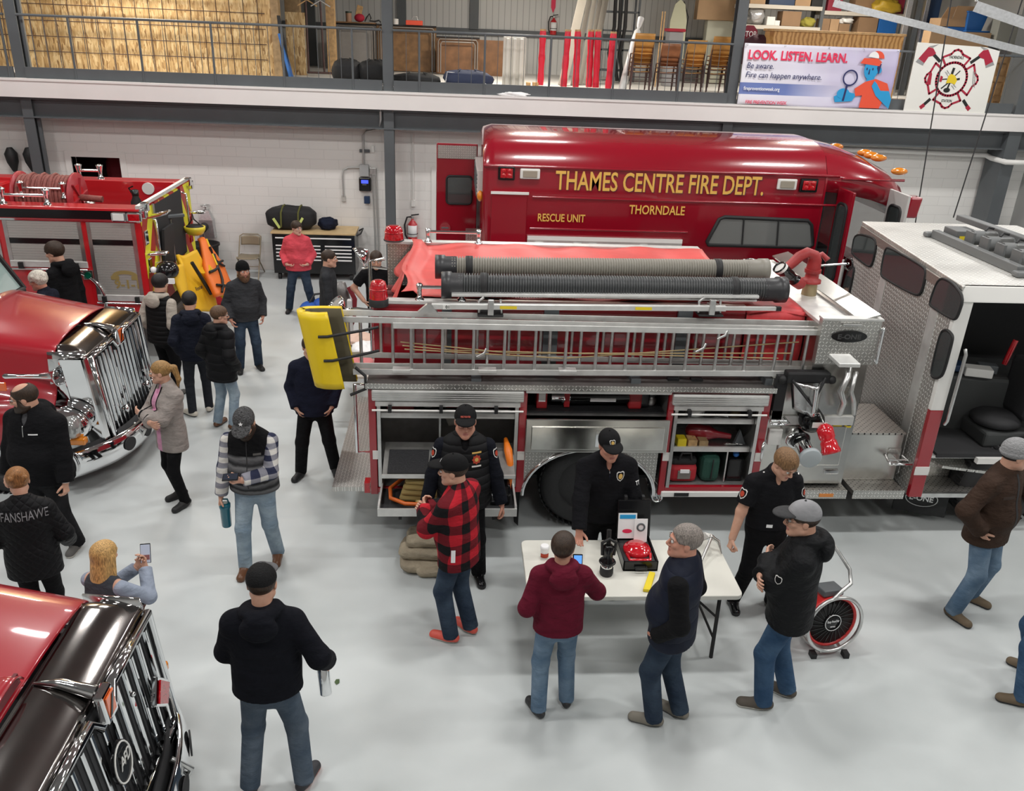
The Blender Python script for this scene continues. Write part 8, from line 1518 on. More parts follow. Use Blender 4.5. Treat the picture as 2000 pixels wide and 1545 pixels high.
p10 = person(1880, 1190, -150, 'person in brown work jacket and grey knit beanie at the right edge, hand on hip',  1.88, ((-.19, -.02, 10), (.20, .04, 6)), (.03, .02), {'R': (.25, .06, .97), 'L': (-.22, .30, 1.12), 'dR': (-.5, .2, -1), 'cR': .6, 'cL': .75}, {'R': (1, -.5, .15), 'L': (-1, -.4, -.3)}, hy=52, hp=-4, build=1.2, belly=.3,
    top=cloth('brown_duck', (0.045, 0.026, 0.018), .8, .6), hem=.80, infl=.04, legs=JM, leg_w=1.12, shoes=BOOT, sole=DARK, hair='sides', hairmt=BK, collar=1, cap={'kind': 'beanie', 'mt': cloth('grey_knit', (0.3, 0.3, 0.305), .95, .5, .1, 40.)}, zipper={'mt': DARK, 'z': -.05, 'l': .5, 'w': .03}, extras={'marks': [('bar', ('chest', .10, 0, .0), (0, 1, 0), (.12, .03), mat('brown_flap', (.035, .02, .014), .8))]})
q = hold(p10, 0); r = empty('water_bottle', q, 0, 'small clear water bottle in the hand of the man in brown jacket', 'bottle'); MB().lathe(q-V(0, 0, .1), (0, 0, 1), [(0, .03), (.12, .032), (.16, .014)], 16).build('bottle', mat('clear_bottle', (.35, .38, .4), .08, coat=.5), r); MB().lathe(q+V(0, 0, .06), (0, 0, 1), [(0, .016), (.02, .016), (.021, .004)], 12).build('cap', LW, r)
p11 = person(2000, 1330, 58, 'person cut off by the right edge, black puffer sleeve, jeans and tan boot', 1.82, ((-.34, .06, 12), (.16, -.02, 10)), (0, .02), POCK, {'L': (-1, -.4, -.1), 'R': (.55, -1, -.2)}, build=1.15, top=quilt('black_puffer', (0.0066, 0.0066, 0.0072), .085), hem=.84, infl=.045, legs=jeans('blue_jeans', (0.03, 0.07, 0.14), (.07, .13, .22)), leg_w=1.15, shoes=BOOT, sole=DARK, hair='short', hairmt=DB)
q = p11['wp'](V(-.24, .12, 1.0)); r = empty('lanyard', q, 0, 'black lettered lanyard dangling beside the cut off man in jeans', 'lanyard'); MB().bar(q, q-V(.03, .0, .22), .022, .004, (0, 1, 0)).build('strap', BLACK, r); MB().torus(q-V(.035, 0, .25), (0, 1, 0), .022, .006, 14, 6).build('clip', BLACKG, r)
# left part of the hall
p12 = person(122, 1070, 168, 'heavy bearded person with glasses in black half zip hoodie beside the red truck',  1.84, ((-.14, 0, 10), (.17, .06, 12)), (0, .0), {'L': (-.30, .16, .86), 'R': (.33, .10, .86), 'cL': .7, 'cR': .6}, {'L': (-.55, -1, -.2), 'R': (.55, -1, -.2)}, hy=-62, hp=-8, build=1.5, belly=1.1,
    top=cloth('black_hoodie', (0.006, 0.006, 0.0072), .9, .5), hem=.82, infl=.036, legs=JB, leg_w=1.3, shoes=GSH, sole=SOLW, hair='sides', hairmt=DB, beard='full', glasses=True, hood='down', zipper={'mt': ALU, 'z': .10, 'l': .18, 'w': .007}, undershirt=cloth('grey_tee', (0.07, 0.07, 0.075)), collar='open', extras={'marks': [('bar', ('chest', -.09, 0, .04), (0, 1, 0), (.085, .012), LW)]})
q = p12['wp'](p12['J']['wri', 0]); tag(MB().torus(q+V(0, 0, .02), (0, 0, 1), .045, .012, 18, 6).build('wrist_watch', CHROME), 'chrome watch on the wrist of the heavy bearded man', 'watch')
PKB = cloth('pink_shirt', (0.62, 0.3, 0.44), .85, .3); STN = cloth('stone_jacket', (0.31, 0.275, 0.255), .75, .7)
person(352, 982, 138, 'ponytailed person in stone grey jacket over pink shirt, arms crossed, by the grille',  1.72, ((-.11, .03, 14), (.12, -.06, 4)), (0, -.01), CROSS, CE, hy=-40, hp=-4, build=1.08, female=True,
    top=[STN, PKB], hem=.74, infl=.036, legs=BTRO, leg_w=.95, shoes=BLACK, hair='tied', hairmt=SB, collar='open', undershirt=PKB, extras={'open': (.045, 1.5), 'marks': [('strip', ('chest', .05, 0, .04), (0, 1, 0), (.02, .3), NBLK), ('strip', ('chest', -.05, 0, .04), (0, 1, 0), (.016, .3), NBLK)]})
person(40, 1180, 16, 'person from behind in black quilted FANSHAWE jacket, reddish hair tied up', 1.68, ((-.1, 0, 8), (.1, 0, 8)), (0, .03), {'L': (-.22, .25, 1.0), 'R': (.26, .2, .95)}, {'L': (-.55, -1, -.2), 'R': (.55, -1, -.2)}, hy=14, hp=-16, build=1.14, female=True, at_xy=(-3.46, 6.2, 0), top=quilt('quilted_black', (0.0072, 0.0072, 0.0084), .07, .7, 1), hem=.78, infl=.036, legs=BTRO, hair='bun', hairmt=hairm('auburn_hair', (.27, .12, .04)), collar=1,
    extras={'marks': [('text:FANSHAWE', ('chest', .02, 0, .06), (0, -1, 0), (.34, .075, .0), mat('outline_grey', (.22, .22, .23), .7), (0, 0, 1))]})
p15 = person(180, 1300, -22, 'blonde person from behind raising a phone beyond the near truck hood', 1.55, ((-.1, 0, 8), (.1, 0, 8)), (0, .03), {'R': (.12, .36, 1.36), 'L': (.02, .36, 1.34), 'dR': (-.2, .2, 1), 'dL': (.4, .2, 1), 'nR': (-.3, -1, 0), 'nL': (.3, -1, 0), 'cR': .5, 'cL': .5, 'fL': 1, 'fR': 1}, {'L': (-.8, -.2, -1), 'R': (.8, -.2, -1)}, hp=-8, build=1.0, female=True, at_xy=(-2.53, 5.34, 0), top=cloth('denim_grey', (0.05, 0.055, 0.065)), sleeve_mt=cloth('pale_blue_sleeve', (0.28, 0.32, 0.4)), hem=.8, infl=.026, legs=JD, hair='long', hairmt=BL)
q = p15['wp'](V(.10, .41, 1.48)); r = empty('smartphone', q, 0, 'black smartphone held up by the blonde woman, camera view on its screen', 'phone'); U = V(0, .25, 1).normalized(); Rr = V(1, .15, 0).normalized(); n = Rr.cross(U); MB().obox(q, Rr*.038, U*.078, n*.005).build('case', BLACKG, r, bevel=.004); MB().obox(q+n*.0055, Rr*.034, U*.072, n*.0008).build('screen', mat('phone_picture', (.33, .36, .44), .1, emit=.5), r); MB().obox(q+n*.0068-U*.03, Rr*.03, U*.02, n*.0004).build('preview_strip', mat('phone_strip', (.2, .08, .08), .2, emit=.3), r)
# mid hall group
person(600, 926, 186, 'person in navy sweater and black trousers half hidden by the yellow pad', 1.80, ((-.20, -.03, 8), (.20, .03, 26)), (0, .0), POCK, {'L': (-.55, -1, -.2), 'R': (.55, -1, -.2)}, build=1.12, top=cloth('navy_sweater', (0.01, 0.012, 0.026), .9, .5), hem=.84, infl=.03, legs=BTRO, leg_w=1.1, hair='short', hairmt=DB, at_xy=(at(622, 928, Z=0).x, at(622, 928, Z=0).y, 0))
person(488, 722, -158, 'person in charcoal shirt and black knit beanie with long ginger beard',  1.73, ((-.15, 0, 10), (.15, .05, 10)), (-.02, .0), {'R': (.24, .14, .92), 'L': (-.26, .06, .90), 'dR': (-.3, .4, -1), 'cR': .4}, {'R': (.55, -1, -.2), 'L': (-.55, -1, -.2)}, hy=10, hp=-2, build=1.16, belly=.35, top=cloth('charcoal_shirt', (0.035, 0.036, 0.04), .85, .6), hem=.86, infl=.028, legs=JD, leg_w=1.1, shoes=BLACK, hairmt=GI, beard='long', skin=SKR, cap={'kind': 'beanie', 'mt': cloth('black_knit', (0.006, 0.006, 0.0066), .95, .4, .1, 40.)}, collar=1)
person(588, 610, 184, 'person in coral pink hoodie and jeans looking aside before the tool chest',  1.74, ((-.24, .02, 10), (.22, -.02, 8)), (0, .0), POCK | {'L': (-.19, .15, .99), 'R': (.19, .15, .99), 'dL': (1, -.3, -.2), 'dR': (-1, -.3, -.2)}, {'L': (-.55, -1, -.2), 'R': (.55, -1, -.2)}, hy=40, hp=-4, build=1.22, belly=.3, female=True, top=cloth('coral_fleece', (0.62, 0.075, 0.1), .9, .5), hem=.86, infl=.032, legs=JD, leg_w=1.12, hair='flat', hairmt=DB, skin=skinm('fair_skin', (.66, .40, .31)), hood=None, collar=1)
person(640, 700, -86, 'person with cropped dark hair in charcoal sweater, profile, left of the pumper tail', 1.80, ((-.1, 0, 8), (.1, 0, 8)), (0, .0), None, build=1.12, at_xy=(-1.95, 13.15, 0), top=cloth('charcoal_sweater', (0.03, 0.032, 0.036), .9, .4), hem=.86, infl=.024, legs=JB, hair='buzz', hairmt=DB, hp=-3)
person(720, 620, 186, 'person in black t-shirt, hand on hip, mostly hidden behind the pumper tail plate', 1.78, ((-.12, 0, 8), (.12, 0, 8)), (.03, .08), {'R': (.24, .12, .98), 'dR': (-.6, .4, -.7)}, {'R': (1, -.4, 0)}, hp=-14, build=1.1, at_xy=(-1.18, 13.35, 0), top=NBLK, sleeve='short', hem=.88, infl=.016, legs=BTRO, hair='short', hairmt=DB)
q = at(1594, 545, Y=11.75); person(1594, 700, 200, 'person in dark cap glimpsed between the water monitor and the rescue bus', q.z+.06, ((-.12, 0, 8), (.12, 0, 8)), (0, 0), None, hy=10, hp=-6, at_xy=(q.x, 11.75, 0), top=NNAVY, legs=BTRO, hair='sides', hairmt=DB, cap={'kind': 'cap', 'mt': CAPB})
person(365, 775, -24, 'person from behind in black puffer vest over beige hoodie beside the chrome grille', 1.78, ((-.1, 0, 8), (.1, 0, 8)), (0, .03), POCK, {'L': (-.55, -1, -.2), 'R': (.55, -1, -.2)}, hy=6, hp=-10, build=1.16, at_xy=(-4.05, 11.6, 0), top=quilt('black_puffer_vest', (0.006, 0.006, 0.0066), .07), sleeve_mt=cloth('beige_fleece', (0.4, 0.36, 0.31)), hem=.84, infl=.04, legs=BTRO, hair='flat', hairmt=BK, hood=None, extras={'kind': 'vest', 'hoodmt': cloth('beige_fleece', (.40, .36, .31))}, shoes=GSH)
person(405, 812, 14, 'person from behind in navy jacket and black trousers with white shoes', 1.72, ((-.12, -.06, 40), (.1, .08, 8)), (0, .03), POCK, {'L': (-.55, -1, -.2), 'R': (.55, -1, -.2)}, hy=-10, hp=-8, build=1.0, at_xy=(-3.45, 11.0, 0), top=cloth('navy_jacket', (0.01, 0.012, 0.022), .8, .6), hem=.84, infl=.034, legs=cloth('charcoal_leggings', (0.022, 0.024, 0.03)), leg_w=.95, shoes=mat('cream_shoe', (.62, .58, .5), .6, bump=.2), sole=DARK, hair='short', hairmt=BK, hood='down')
person(445, 832, -30, 'person from behind in black hooded puffer coat, glasses and light jeans', 1.68, ((-.12, -.03, 10), (.12, .02, 8)), (0, .02), POCK, {'L': (-.55, -1, -.2), 'R': (.55, -1, -.2)}, hy=-42, hp=-4, build=1.12, female=True, top=quilt('black_puffer_coat', (0.0066, 0.0066, 0.0078), .11), hem=.74, infl=.05, legs=JL, leg_w=1.02, shoes=LEATH, hair='flat', hairmt=hairm('brown_hair', (.10, .055, .03)), hood='down', glasses=True)
q = at(118, 474, Y=12.5); person(110, 700, 64, 'dark haired person in black hoodie behind the old man, facing the roller door', q.z+.02, ((-.1, 0, 8), (.1, 0, 8)), (0, .02), None, hy=20, hp=-12, build=.9, at_xy=(q.x, 12.42, 0), top=NBLK, hem=.86, infl=.03, legs=JD, hair='flat', hairmt=DB, hood='down')
person(95, 700, 84, 'white haired older person in navy jacket beyond the truck hood', 1.76, ((-.1, 0, 8), (.1, 0, 8)), (0, .03), None, hy=8, hp=-10, build=1.1, at_xy=(-5.62, 11.75, 0), top=cloth('navy_jacket', (0.01, 0.012, 0.022)), hem=.84, infl=.03, legs=JD, hair='wavy', hairmt=WH, skin=SKR, collar=1)
# ------------------------------------------------------------ table and everything standing about
def E_(nm, loc, label, cat): return empty(nm, loc, 0, label, cat)
tx0, tx1, ty0, ty1, tz = .66, 2.5, 5.80, 6.66, .74
r = E_('folding_table', (1.58, 6.23, 0), 'white plastic folding table laid with rescue tools in the foreground', 'table')
MB().prism([((tx0+tx1)/2+x, (ty0+ty1)/2+y) for x, y in rrect(tx1-tx0, ty1-ty0, .06)], 'z', tz-.045, tz).build('table_top', mat('table_white', (.74, .73, .66), .35), r, bevel=.008)
for x, sg in ((tx0+.16, 1), (tx1-.16, -1)):
    o = MB().tube([(x, ty0+.1, 0), (x, ty0+.12, tz-.05), (x, ty1-.12, tz-.05), (x, ty1-.1, 0)], .017, 10).build('leg_frame', BLACK, r); MB().tube([(x, ty0+.13, .42), (x+sg*.35, (ty0+ty1)/2-.12, tz-.06)], .011, 8).build('brace', BLACK, o); MB().tube([(x, ty0+.12, .2), (x, ty1-.12, .2)], .012, 8).build('crossbar', BLACK, o)
z = tz+.001; GLR = mat('glossy_red', (.6, .01, .02), .15)
r = E_('coffee_cup', (.85, 6.37, z), 'white paper coffee cup with red print and lid on the table corner', 'cup'); MB().lathe((.85, 6.37, z), (0, 0, 1), [(0, .03), (.11, .04)], 20).build('cup', LW, r); MB().lathe((.85, 6.37, z+.11), (0, 0, 1), [(0, .043), (.012, .043), (.02, .035)], 20).build('lid', LW, r); MB().grid(lambda u, v: V(.85+.039*math.sin(u*2.2-1.1), 6.37-.039*math.cos(u*2.2-1.1), z+.02+.04*v), 8, 2).build('print', PATCHR, r, solid=.002)
x, y = 1.37, 6.12; r = E_('hose_nozzle', (x, y, z), 'black fog nozzle standing upright on the white table', 'nozzle')
MB().lathe((x, y, z), (0, 0, 1), [(0, .055), (.02, .06), (.07, .058), (.08, .045)], 20).build('bumper', BLACK, r); MB().lathe((x, y, z+.08), (0, 0, 1), [(0, .05), (.02, .05), (.025, .04), (.06, .04)], 20).build('collar', CHROME, r); MB().lathe((x, y, z+.12), (0, 0, 1), [(0, .06), (.02, .06), (.03, .045), (.1, .042), (.16, .05), (.18, .03)], 20).build('barrel', BLACKG, r)
MB().tube([(x-.05, y, z+.2), (x-.06, y, z+.32), (x, y, z+.36), (x+.06, y, z+.32), (x+.05, y, z+.2)], .014, 8).build('bale_handle', BLACK, r); MB().tube([(x, y+.02, z+.28), (x, y+.05, z+.42)], .02, 8).build('pistol_grip', BLACK, r); MB().torus((x, y, z+.13), (0, 0, 1), .065, .01, 20, 6).build('guard_ring', BLACKG, r)
cx, cy = 1.68, 6.36; r = E_('equipment_case', (cx, cy, z), 'open black hard case with foam lid on the white table', 'case'); w, d = .155, .2
o = MB(); o.box(cx-w, cx+w, cy-d, cy+d, z, z+.02).box(cx-w, cx+w, cy-d, cy-d+.015, z, z+.1).box(cx-w, cx+w, cy+d-.015, cy+d, z, z+.1).box(cx-w, cx-w+.015, cy-d, cy+d, z, z+.1).box(cx+w-.015, cx+w, cy-d, cy+d, z, z+.1); o.build('base', BLACKG, r, bevel=.004)
MB().box(cx-w+.02, cx+w-.02, cy-d+.02, cy+d-.02, z+.02, z+.075).build('foam_insert', mat('grey_foam', (.05, .05, .052), .9), r); MB().tube([(cx-.05, cy-d, z+.04), (cx-.05, cy-d-.03, z+.04), (cx+.05, cy-d-.03, z+.04), (cx+.05, cy-d, z+.04)], .01, 6).build('handle', BLACK, r)
lid = MB().obox((cx, cy+d+.05, z+.27), (w, 0, 0), (0, .03, -.008), (0, .045, .17)).build('lid', BLACKG, r, bevel=.01)
def eggf(u, v): return V(cx-w+.015+2*(w-.015)*u, cy+d+.0+.085*v-.012+.012*math.sin(u*31)*math.sin(v*35), z+.12+.31*v)
MB().grid(eggf, 40, 40).build('egg_foam', mat('egg_foam', (.02, .02, .021), .9), lid)
for sx in (-.08, .08): MB().box(cx+sx-.015, cx+sx+.015, cy+d+.07, cy+d+.11, z+.43, z+.48).build('latch', BLACK, lid, bevel=.005)
r = E_('round_beacon_tool', (cx, cy-.03, z+.08), 'glossy red round device lying in the open black case', 'device'); MB().lathe((cx, cy, z+.077), (0, 0, 1), [(0, .12), (.03, .125), (.045, .11), (.05, .09), (.065, .085), (.07, .02)], 28).build('dome', GLR, r); MB().tube([(cx-.1, cy-.06, z+.085), (cx-.09, cy-.16, z+.085), (cx+.09, cy-.16, z+.085), (cx+.11, cy-.06, z+.085)], .016, 8).build('handle', GLR, r)
for i, (dx, w2, h2, lab) in enumerate(((-.07, .085, .12, 'printed brochure with a blue top band leaning in the case lid'), (.05, .06, .11, 'smaller white instruction leaflet leaning right in the case lid'))):
    c = V(cx+dx, cy+d-.04-.03*i, z+.24-.03*i); r = E_('leaflet', c, lab, 'leaflet'); U = V(0, .22, 1).normalized(); n = V(0, -1, .22).normalized(); MB().obox(c, (w2, 0, 0), U*h2, n*.002).build('sheet', LW, r)
    MB().obox(c+n*.003+U*(h2*.72), (w2*.85, 0, 0), U*(h2*.16), n*.001).build('picture_band', SKY if i == 0 else DARK, r) if i == 0 else MB().torus(c+n*.003+U*.03, n, .032, .009, 18, 5).build('picture', GREYP, r)
    if i == 0: MB().slab([c+n*.003+V(.045*math.cos(t), 0, 0)+U*(.02*math.sin(t)-.05) for t in [k*PI/8 for k in range(16)]], n*.001).build('picture', LR, r)
o = MB().slab([(1.64, 5.86, z), (1.70, 5.85, z), (1.80, 6.10, z), (1.75, 6.12, z)], (0, 0, .03)).build('yellow_strap', mat('strap_yellow', (.8, .62, .02), .6), bevel=.006); tag(o, 'folded yellow strap on the table beside the man in navy vest', 'strap')
a, b = V(2.16, 6.1, z+.02), V(2.40, 6.5, z+.13); r = E_('forcible_entry_tool', (2.3, 6.35, z), 'steel pry tool with adze and pick lying at the table right end', 'tool'); MB().tube([a, b], .014, 8).build('shaft', ALU, r); MB().slab([b+V(.01, .02, .01), b+V(-.05, .07, -.0), b+V(-.17, .04, -.06), b+V(-.14, -.03, -.06), b+V(-.03, -.02, .0)], (0, 0, .012)).build('adze', STEEL, r, bevel=.004); MB().tube([b, b+V(.06, -.02, -.03), b+V(.08, -.10, -.115)], .016, 8, rs=[.022, .016, .004]).build('pick', STEEL, r); MB().sph(b, .026, 10, 8).build('hub', STEEL, r)
q = at(1128, 1097, Y=5.66); r = E_('tablet', q, 'phone with blue glowing screen held up by the person in maroon hoodie', 'phone'); U = V(.05, .5, .86).normalized(); Rr = V(1, .1, -.1).normalized(); n = Rr.cross(U); MB().obox(q, Rr*.042, U*.06, n*.006).build('case', BLACKG, r, bevel=.006); MB().obox(q+n*.0065, Rr*.033, U*.05, n*.001).build('screen', mat('blue_screen', (.10, .30, .75), .2, emit=.8), r)
# blower fan
c = V(3.42, 5.95, .33); D = V(.18, -1, .10).normalized(); r = E_('blower_fan', (3.42, 6.05, 0), 'red portable blower fan with tubular frame on the floor behind the crossed-arms man', 'fan'); fx, fy = frame(D)
MB().lathe(c-D*.26, D, [(0, .17), (.05, .22), (.22, .245), (.25, .245), (.25, .225), (.2, .22)], 40).build('shroud', mat('fan_red', (.62, .03, .03), .35), r); MB().lathe(c-D*.03, D, [(0, .22), (.01, .22), (.012, .01)], 36).build('grille', mat('grille_black', (.01, .01, .01), .5), r)
mb = MB(); [mb.bar(c-D*.012+(fx*math.cos(t)+fy*math.sin(t))*.06, c-D*.012+(fx*math.cos(t+.5)+fy*math.sin(t+.5))*.215, .006, .006) for t in [k*PI/12 for k in range(24)]]; mb.build('grille_spokes', BLACKG, r, kind='stuff')
o = MB().lathe(c-D*.01, D, [(0, .085), (.012, .085), (.014, .01)], 28).build('hub_badge', BLACKG, r); MB().torus(c+D*.005, D, .078, .0035, 30, 5).build('badge_ring', LW, o); ux = V(0, 0, 1).cross(D).normalized()*1; uy = D.cross(ux); text("Easy Pow'Air", c+D*.006+uy*.005, ux, uy, .022, LW, o, 'lettering', width=.12, align='CENTER', bold=.01); text('MPH62', c+D*.006-uy*.045, ux, uy, .014, LW, o, 'lettering', width=.05, align='CENTER')
MB().torus(c+D*.03, D, .268, .017, 44, 8).build('front_hoop', ALU, r); p = c-V(0, 0, .28); MB().tube([c+D*.03+uy*-.26+ux*.1, p+V(.12, .1, -.0), p+V(.14, .42, -.02)], .016, 8).build('skid', ALU, r); MB().tube([c+D*.03+uy*-.26-ux*.1, p+V(-.16, .1, 0), p+V(-.16, .42, -.02)], .016, 8).build('skid', ALU, r)
h0 = c+D*.03+uy*.265; MB().tube([h0-ux*.05, h0+ux*.02+uy*.07, h0+ux*.14+uy*.1-D*.05, h0+ux*.16+uy*.2-D*.12, h0+ux*.05+uy*.42-D*.3, h0-ux*.2+uy*.42-D*.3], .018, 8).build('push_handle', ALU, r); MB().obox(c+uy*.27-D*.12, ux*.1, uy*.03, D*.08).build('motor_box', GREYP, r, bevel=.01)
for sx in (-.15, .15): MB().cyl((c.x+sx-.02, 6.25, .04), (c.x+sx+.02, 6.25, .04), .04, 14).build('caster', BLACK, r); MB().box(c.x+sx-.025, c.x+sx+.025, 5.86, 5.93, .0, .05).build('foot', BLACK, r)
# folded tarp on the floor
TP = cloth('beige_canvas', (.40, .34, .25), .95, .8); r = E_('folded_tarp', (-.15, 7.35, 0), 'crumpled folded beige canvas tarp on the floor under the slide out tray', 'tarp')
for k, (x, y, w, d, zz, h) in enumerate(((-.2, 7.36, .30, .22, .06, .055), (-.08, 7.24, .26, .16, .05, .05), (-.24, 7.42, .26, .2, .16, .06), (-.2, 7.46, .24, .17, .26, .055))): lump(MB(), (x, y, zz), (w, d, h), 40+k, .12, 30, 12, False, 3.4).build('fold', TP, r, weld=True)
# tool chest, bags, chair, bins by the block wall
cx0, cx1, cy0, cy1 = -3.74, -2.04, 17.75, 18.44; r = E_('tool_chest', (-2.9, 18.1, 0), 'wide black rolling tool chest with wooden top by the block wall', 'tool chest')
MB().box(cx0, cx1, cy0, cy1, .14, .98).build('cabinet', BLACKG, r, bevel=.008); MB().box(cx0-.02, cx1+.02, cy0-.03, cy1+.02, .98, 1.02).build('wood_top', mat('chest_top', (.60, .43, .22), .5, var=.1, vscale=6), r, bevel=.006)
for row, zz in enumerate((.90, .74, .665, .59, .515, .44)):
    for x0, x1 in (((cx0+.06, cx1-.06),) if row == 0 else ((cx0+.06, cx0+1.0), (cx0+1.07, cx1-.06))):
        o = MB().box(x0, x1, cy0-.014, cy0, zz-.055, zz+.02).build('drawer', BLACKG, r, bevel=.003); MB().box(x0+.01, x1-.01, cy0-.035, cy0-.012, zz-.012, zz+.012).build('drawer_pull', LW, o, bevel=.004)
for x in (cx0+.1, cx1-.1):
    for y in (cy0+.08, cy1-.08): MB().cyl((x-.03, y, .07), (x+.03, y, .07), .07, 18).build('caster', BLACK, r)
MB().tube([(cx1+.03, cy0+.1, .95), (cx1+.12, cy0+.1, 1.0), (cx1+.12, cy1-.1, 1.0), (cx1+.03, cy1-.1, .95)], .016, 8).build('push_bar', BLACK, r)
r = E_('gear_bag', (-3.4, 18.1, 1.02), 'large black gear bag with lime reflective stripes on the tool chest', 'bag'); lump(MB(), (-3.37, 18.1, 1.25), (.52, .26, .235), 51, .08, 30, 14, True, 3.2).build('body', BAGB, r, weld=True); LIME = mat('lime_tape', (.62, .72, .22), .5)
for a, b in (((-3.7, 17.82, 1.28), (-3.58, 17.83, 1.08)), ((-3.22, 17.83, 1.1), (-3.1, 17.83, 1.3))): MB().bar(a, b, .05, .02, (0, 1, 0)).build('reflective_stripe', LIME, r)
for x in (-3.55, -3.2): MB().tube([(x, 17.82, 1.1), (x+.01, 17.84, 1.4), (x+.03, 18.0, 1.5), (x+.03, 18.2, 1.49)], .02, 6).build('strap', mat('olive_strap', (.10, .10, .02), .8), r)
tag(lump(MB(), (-2.63, 18.1, 1.14), (.19, .16, .12), 52, .3).build('dark_jacket', NNAVY, weld=True), 'crumpled dark jacket beside the gear bag on the tool chest', 'jacket')
TAN = mat('tan_metal', (.30, .25, .17), .4, .2); r = E_('folding_chair', (-4.3, 17.95, 0), 'tan metal folding chair standing against the block wall', 'chair'); y0 = 17.75
MB().grid(lambda u, v: V(-4.5+.42*u, y0-.02+.4*v, .44-.015*math.sin(PI*u)), 8, 6).build('seat', TAN, r, solid=.02); MB().grid(lambda u, v: V(-4.49+.4*u, y0+.44+.04*v+.03*math.sin(PI*u), .62+.2*v*(1-.15*abs(2*u-1)**3)), 10, 6).build('backrest', TAN, r, solid=.018)
for x in (-4.51, -4.07): MB().tube([(x, y0-.08, 0), (x, y0+.3, .5), (x, y0+.48, .8)], .013, 8).build('front_leg', TAN, r); MB().tube([(x, y0+.58, 0), (x, y0+.05, .45)], .013, 8).build('rear_leg', TAN, r)
MB().tube([(-4.51, y0+.48, .8), (-4.45, y0+.5, .84), (-4.13, y0+.5, .84), (-4.07, y0+.48, .8)], .013, 8).build('top_rail', TAN, r); MB().tube([(-4.51, y0+.1, .24), (-4.07, y0+.1, .24)], .009, 6).build('stretcher', TAN, r)
x, y = -5.2, 18.05; r = E_('trash_bin', (x, y, 0), 'round black trash bin against the block wall beside the pumper tail', 'bin'); MB().lathe((x, y, 0), (0, 0, 1), [(0, .22), (.62, .27), (.63, .3), (.67, .3), (.67, .26), (.3, .23)], 30).build('tub', BLACK, r)
x = at(402, 440, Y=18.3).x; r = E_('wall_hydrant', (x, 18.35, .75), 'grey wall mounted filling station with black port above the trash bin', 'hydrant'); MB().loft([[(x-.16, 18.49, .72), (x+.16, 18.49, .72), (x+.16, 18.3, .72), (x-.16, 18.3, .72)], [(x-.14, 18.49, 1.1), (x+.14, 18.49, 1.1), (x+.14, 18.3, 1.1), (x-.14, 18.3, 1.1)], [(x-.06, 18.45, 1.3), (x+.06, 18.45, 1.3), (x+.06, 18.35, 1.3), (x-.06, 18.35, 1.3)]], smooth=False).build('housing', GALV, r); MB().cyl((x-.03, 18.3, .97), (x-.03, 18.15, .95), .085, 18).build('port', BLACK, r); MB().cyl((x, 18.4, 1.3), (x, 18.4, 1.38), .02, 8).build('stem', ALU, r); MB().torus((x, 18.4, 1.39), (0, 0, 1), .09, .014, 20, 6).build('hand_wheel', ALU, r); MB().tube([(x-.03, 18.14, .93), (x-.03, 18.14, .6)], .008, 5).build('chain', BLACK, r)
# gear hung on the pumper tail
YS2 = mat('drysuit_yellow', (.80, .46, .015), .55, bump=.5, bscale=7); r = E_('rescue_suit', (-4.3, 13.6, .5), 'yellow rescue suit hanging from the tail of the upper left pumper', 'suit')
def suit(u, v): return V(-4.33+.10*math.sin(u*7+v*2)+.22*v, 13.0+1.25*u-.15*v+.25*v*u, 1.52-.95*v-.12*abs(u-.45)+.03*math.sin(u*14))
MB().grid(suit, 26, 20).build('shell', YS2, r, solid=.05); MB().tube([(-4.2, 13.75, 1.4), (-4.12, 13.9, 1.1), (-4.02, 14.0, .8)], .03, 6).build('zip', BLACK, r); MB().tube([(-4.1, 14.1, 1.2), (-3.95, 14.35, .8), (-3.75, 14.5, .45)], .10, 10).build('sleeve', YS2, r)
text('Rescue', (-4.08, 13.42, 1.02), (.1, 1, -.1), (-.2, 0, 1), .07, BLACK, r)
r = E_('black_helmet', (-4.35, 13.05, 1.3), 'black rescue helmet with white tag on the yellow suit shoulder', 'helmet'); q = at(327, 528, Y=13.0); MB().sph(q, (.17, .18, .15)).build('shell', BLACKG, r); MB().box(q.x+.0, q.x+.14, q.y-.19, q.y-.15, q.z-.16, q.z-.08).build('tag', LW, r); MB().sph(q+V(-.17, -.1, .03), .05, 8, 6).build('white_clip', LW, r)
ORV = mat('vest_orange', (.85, .19, .03), .55, bump=.4, bscale=8); r = E_('life_vest', (-4.2, 14.3, .8), 'bright orange life vest with black straps hanging on the pumper tail', 'vest')
def vst(u, v): w = .25+.75*min(1, v*1.7); return V(-4.30+.42*v+.05*math.sin(u*6), 14.75-.75*v*.6+(u-.5)*1.05*w, 1.55-.78*v-.2*(u-.3)*v)
MB().grid(vst, 14, 18).build('panel', ORV, r, solid=.09); P_ = lambda u, v: V(vst(u, v))+V(.07, -.03, .03)
for a, b in (((.0, .55), (1, .5)), ((.3, .15), (.95, .6)), ((.05, .8), (.8, .95)), ((.1, .95), (.85, .35))): MB().tube([P_(a[0]+(b[0]-a[0])*t/6, a[1]+(b[1]-a[1])*t/6) for t in range(7)], .022, 6).build('strap', BLACK, r)
MB().tube([P_(.45, .02), P_(.5, .3), P_(.52, .55)], .018, 6).build('yellow_strap', YEL, r)
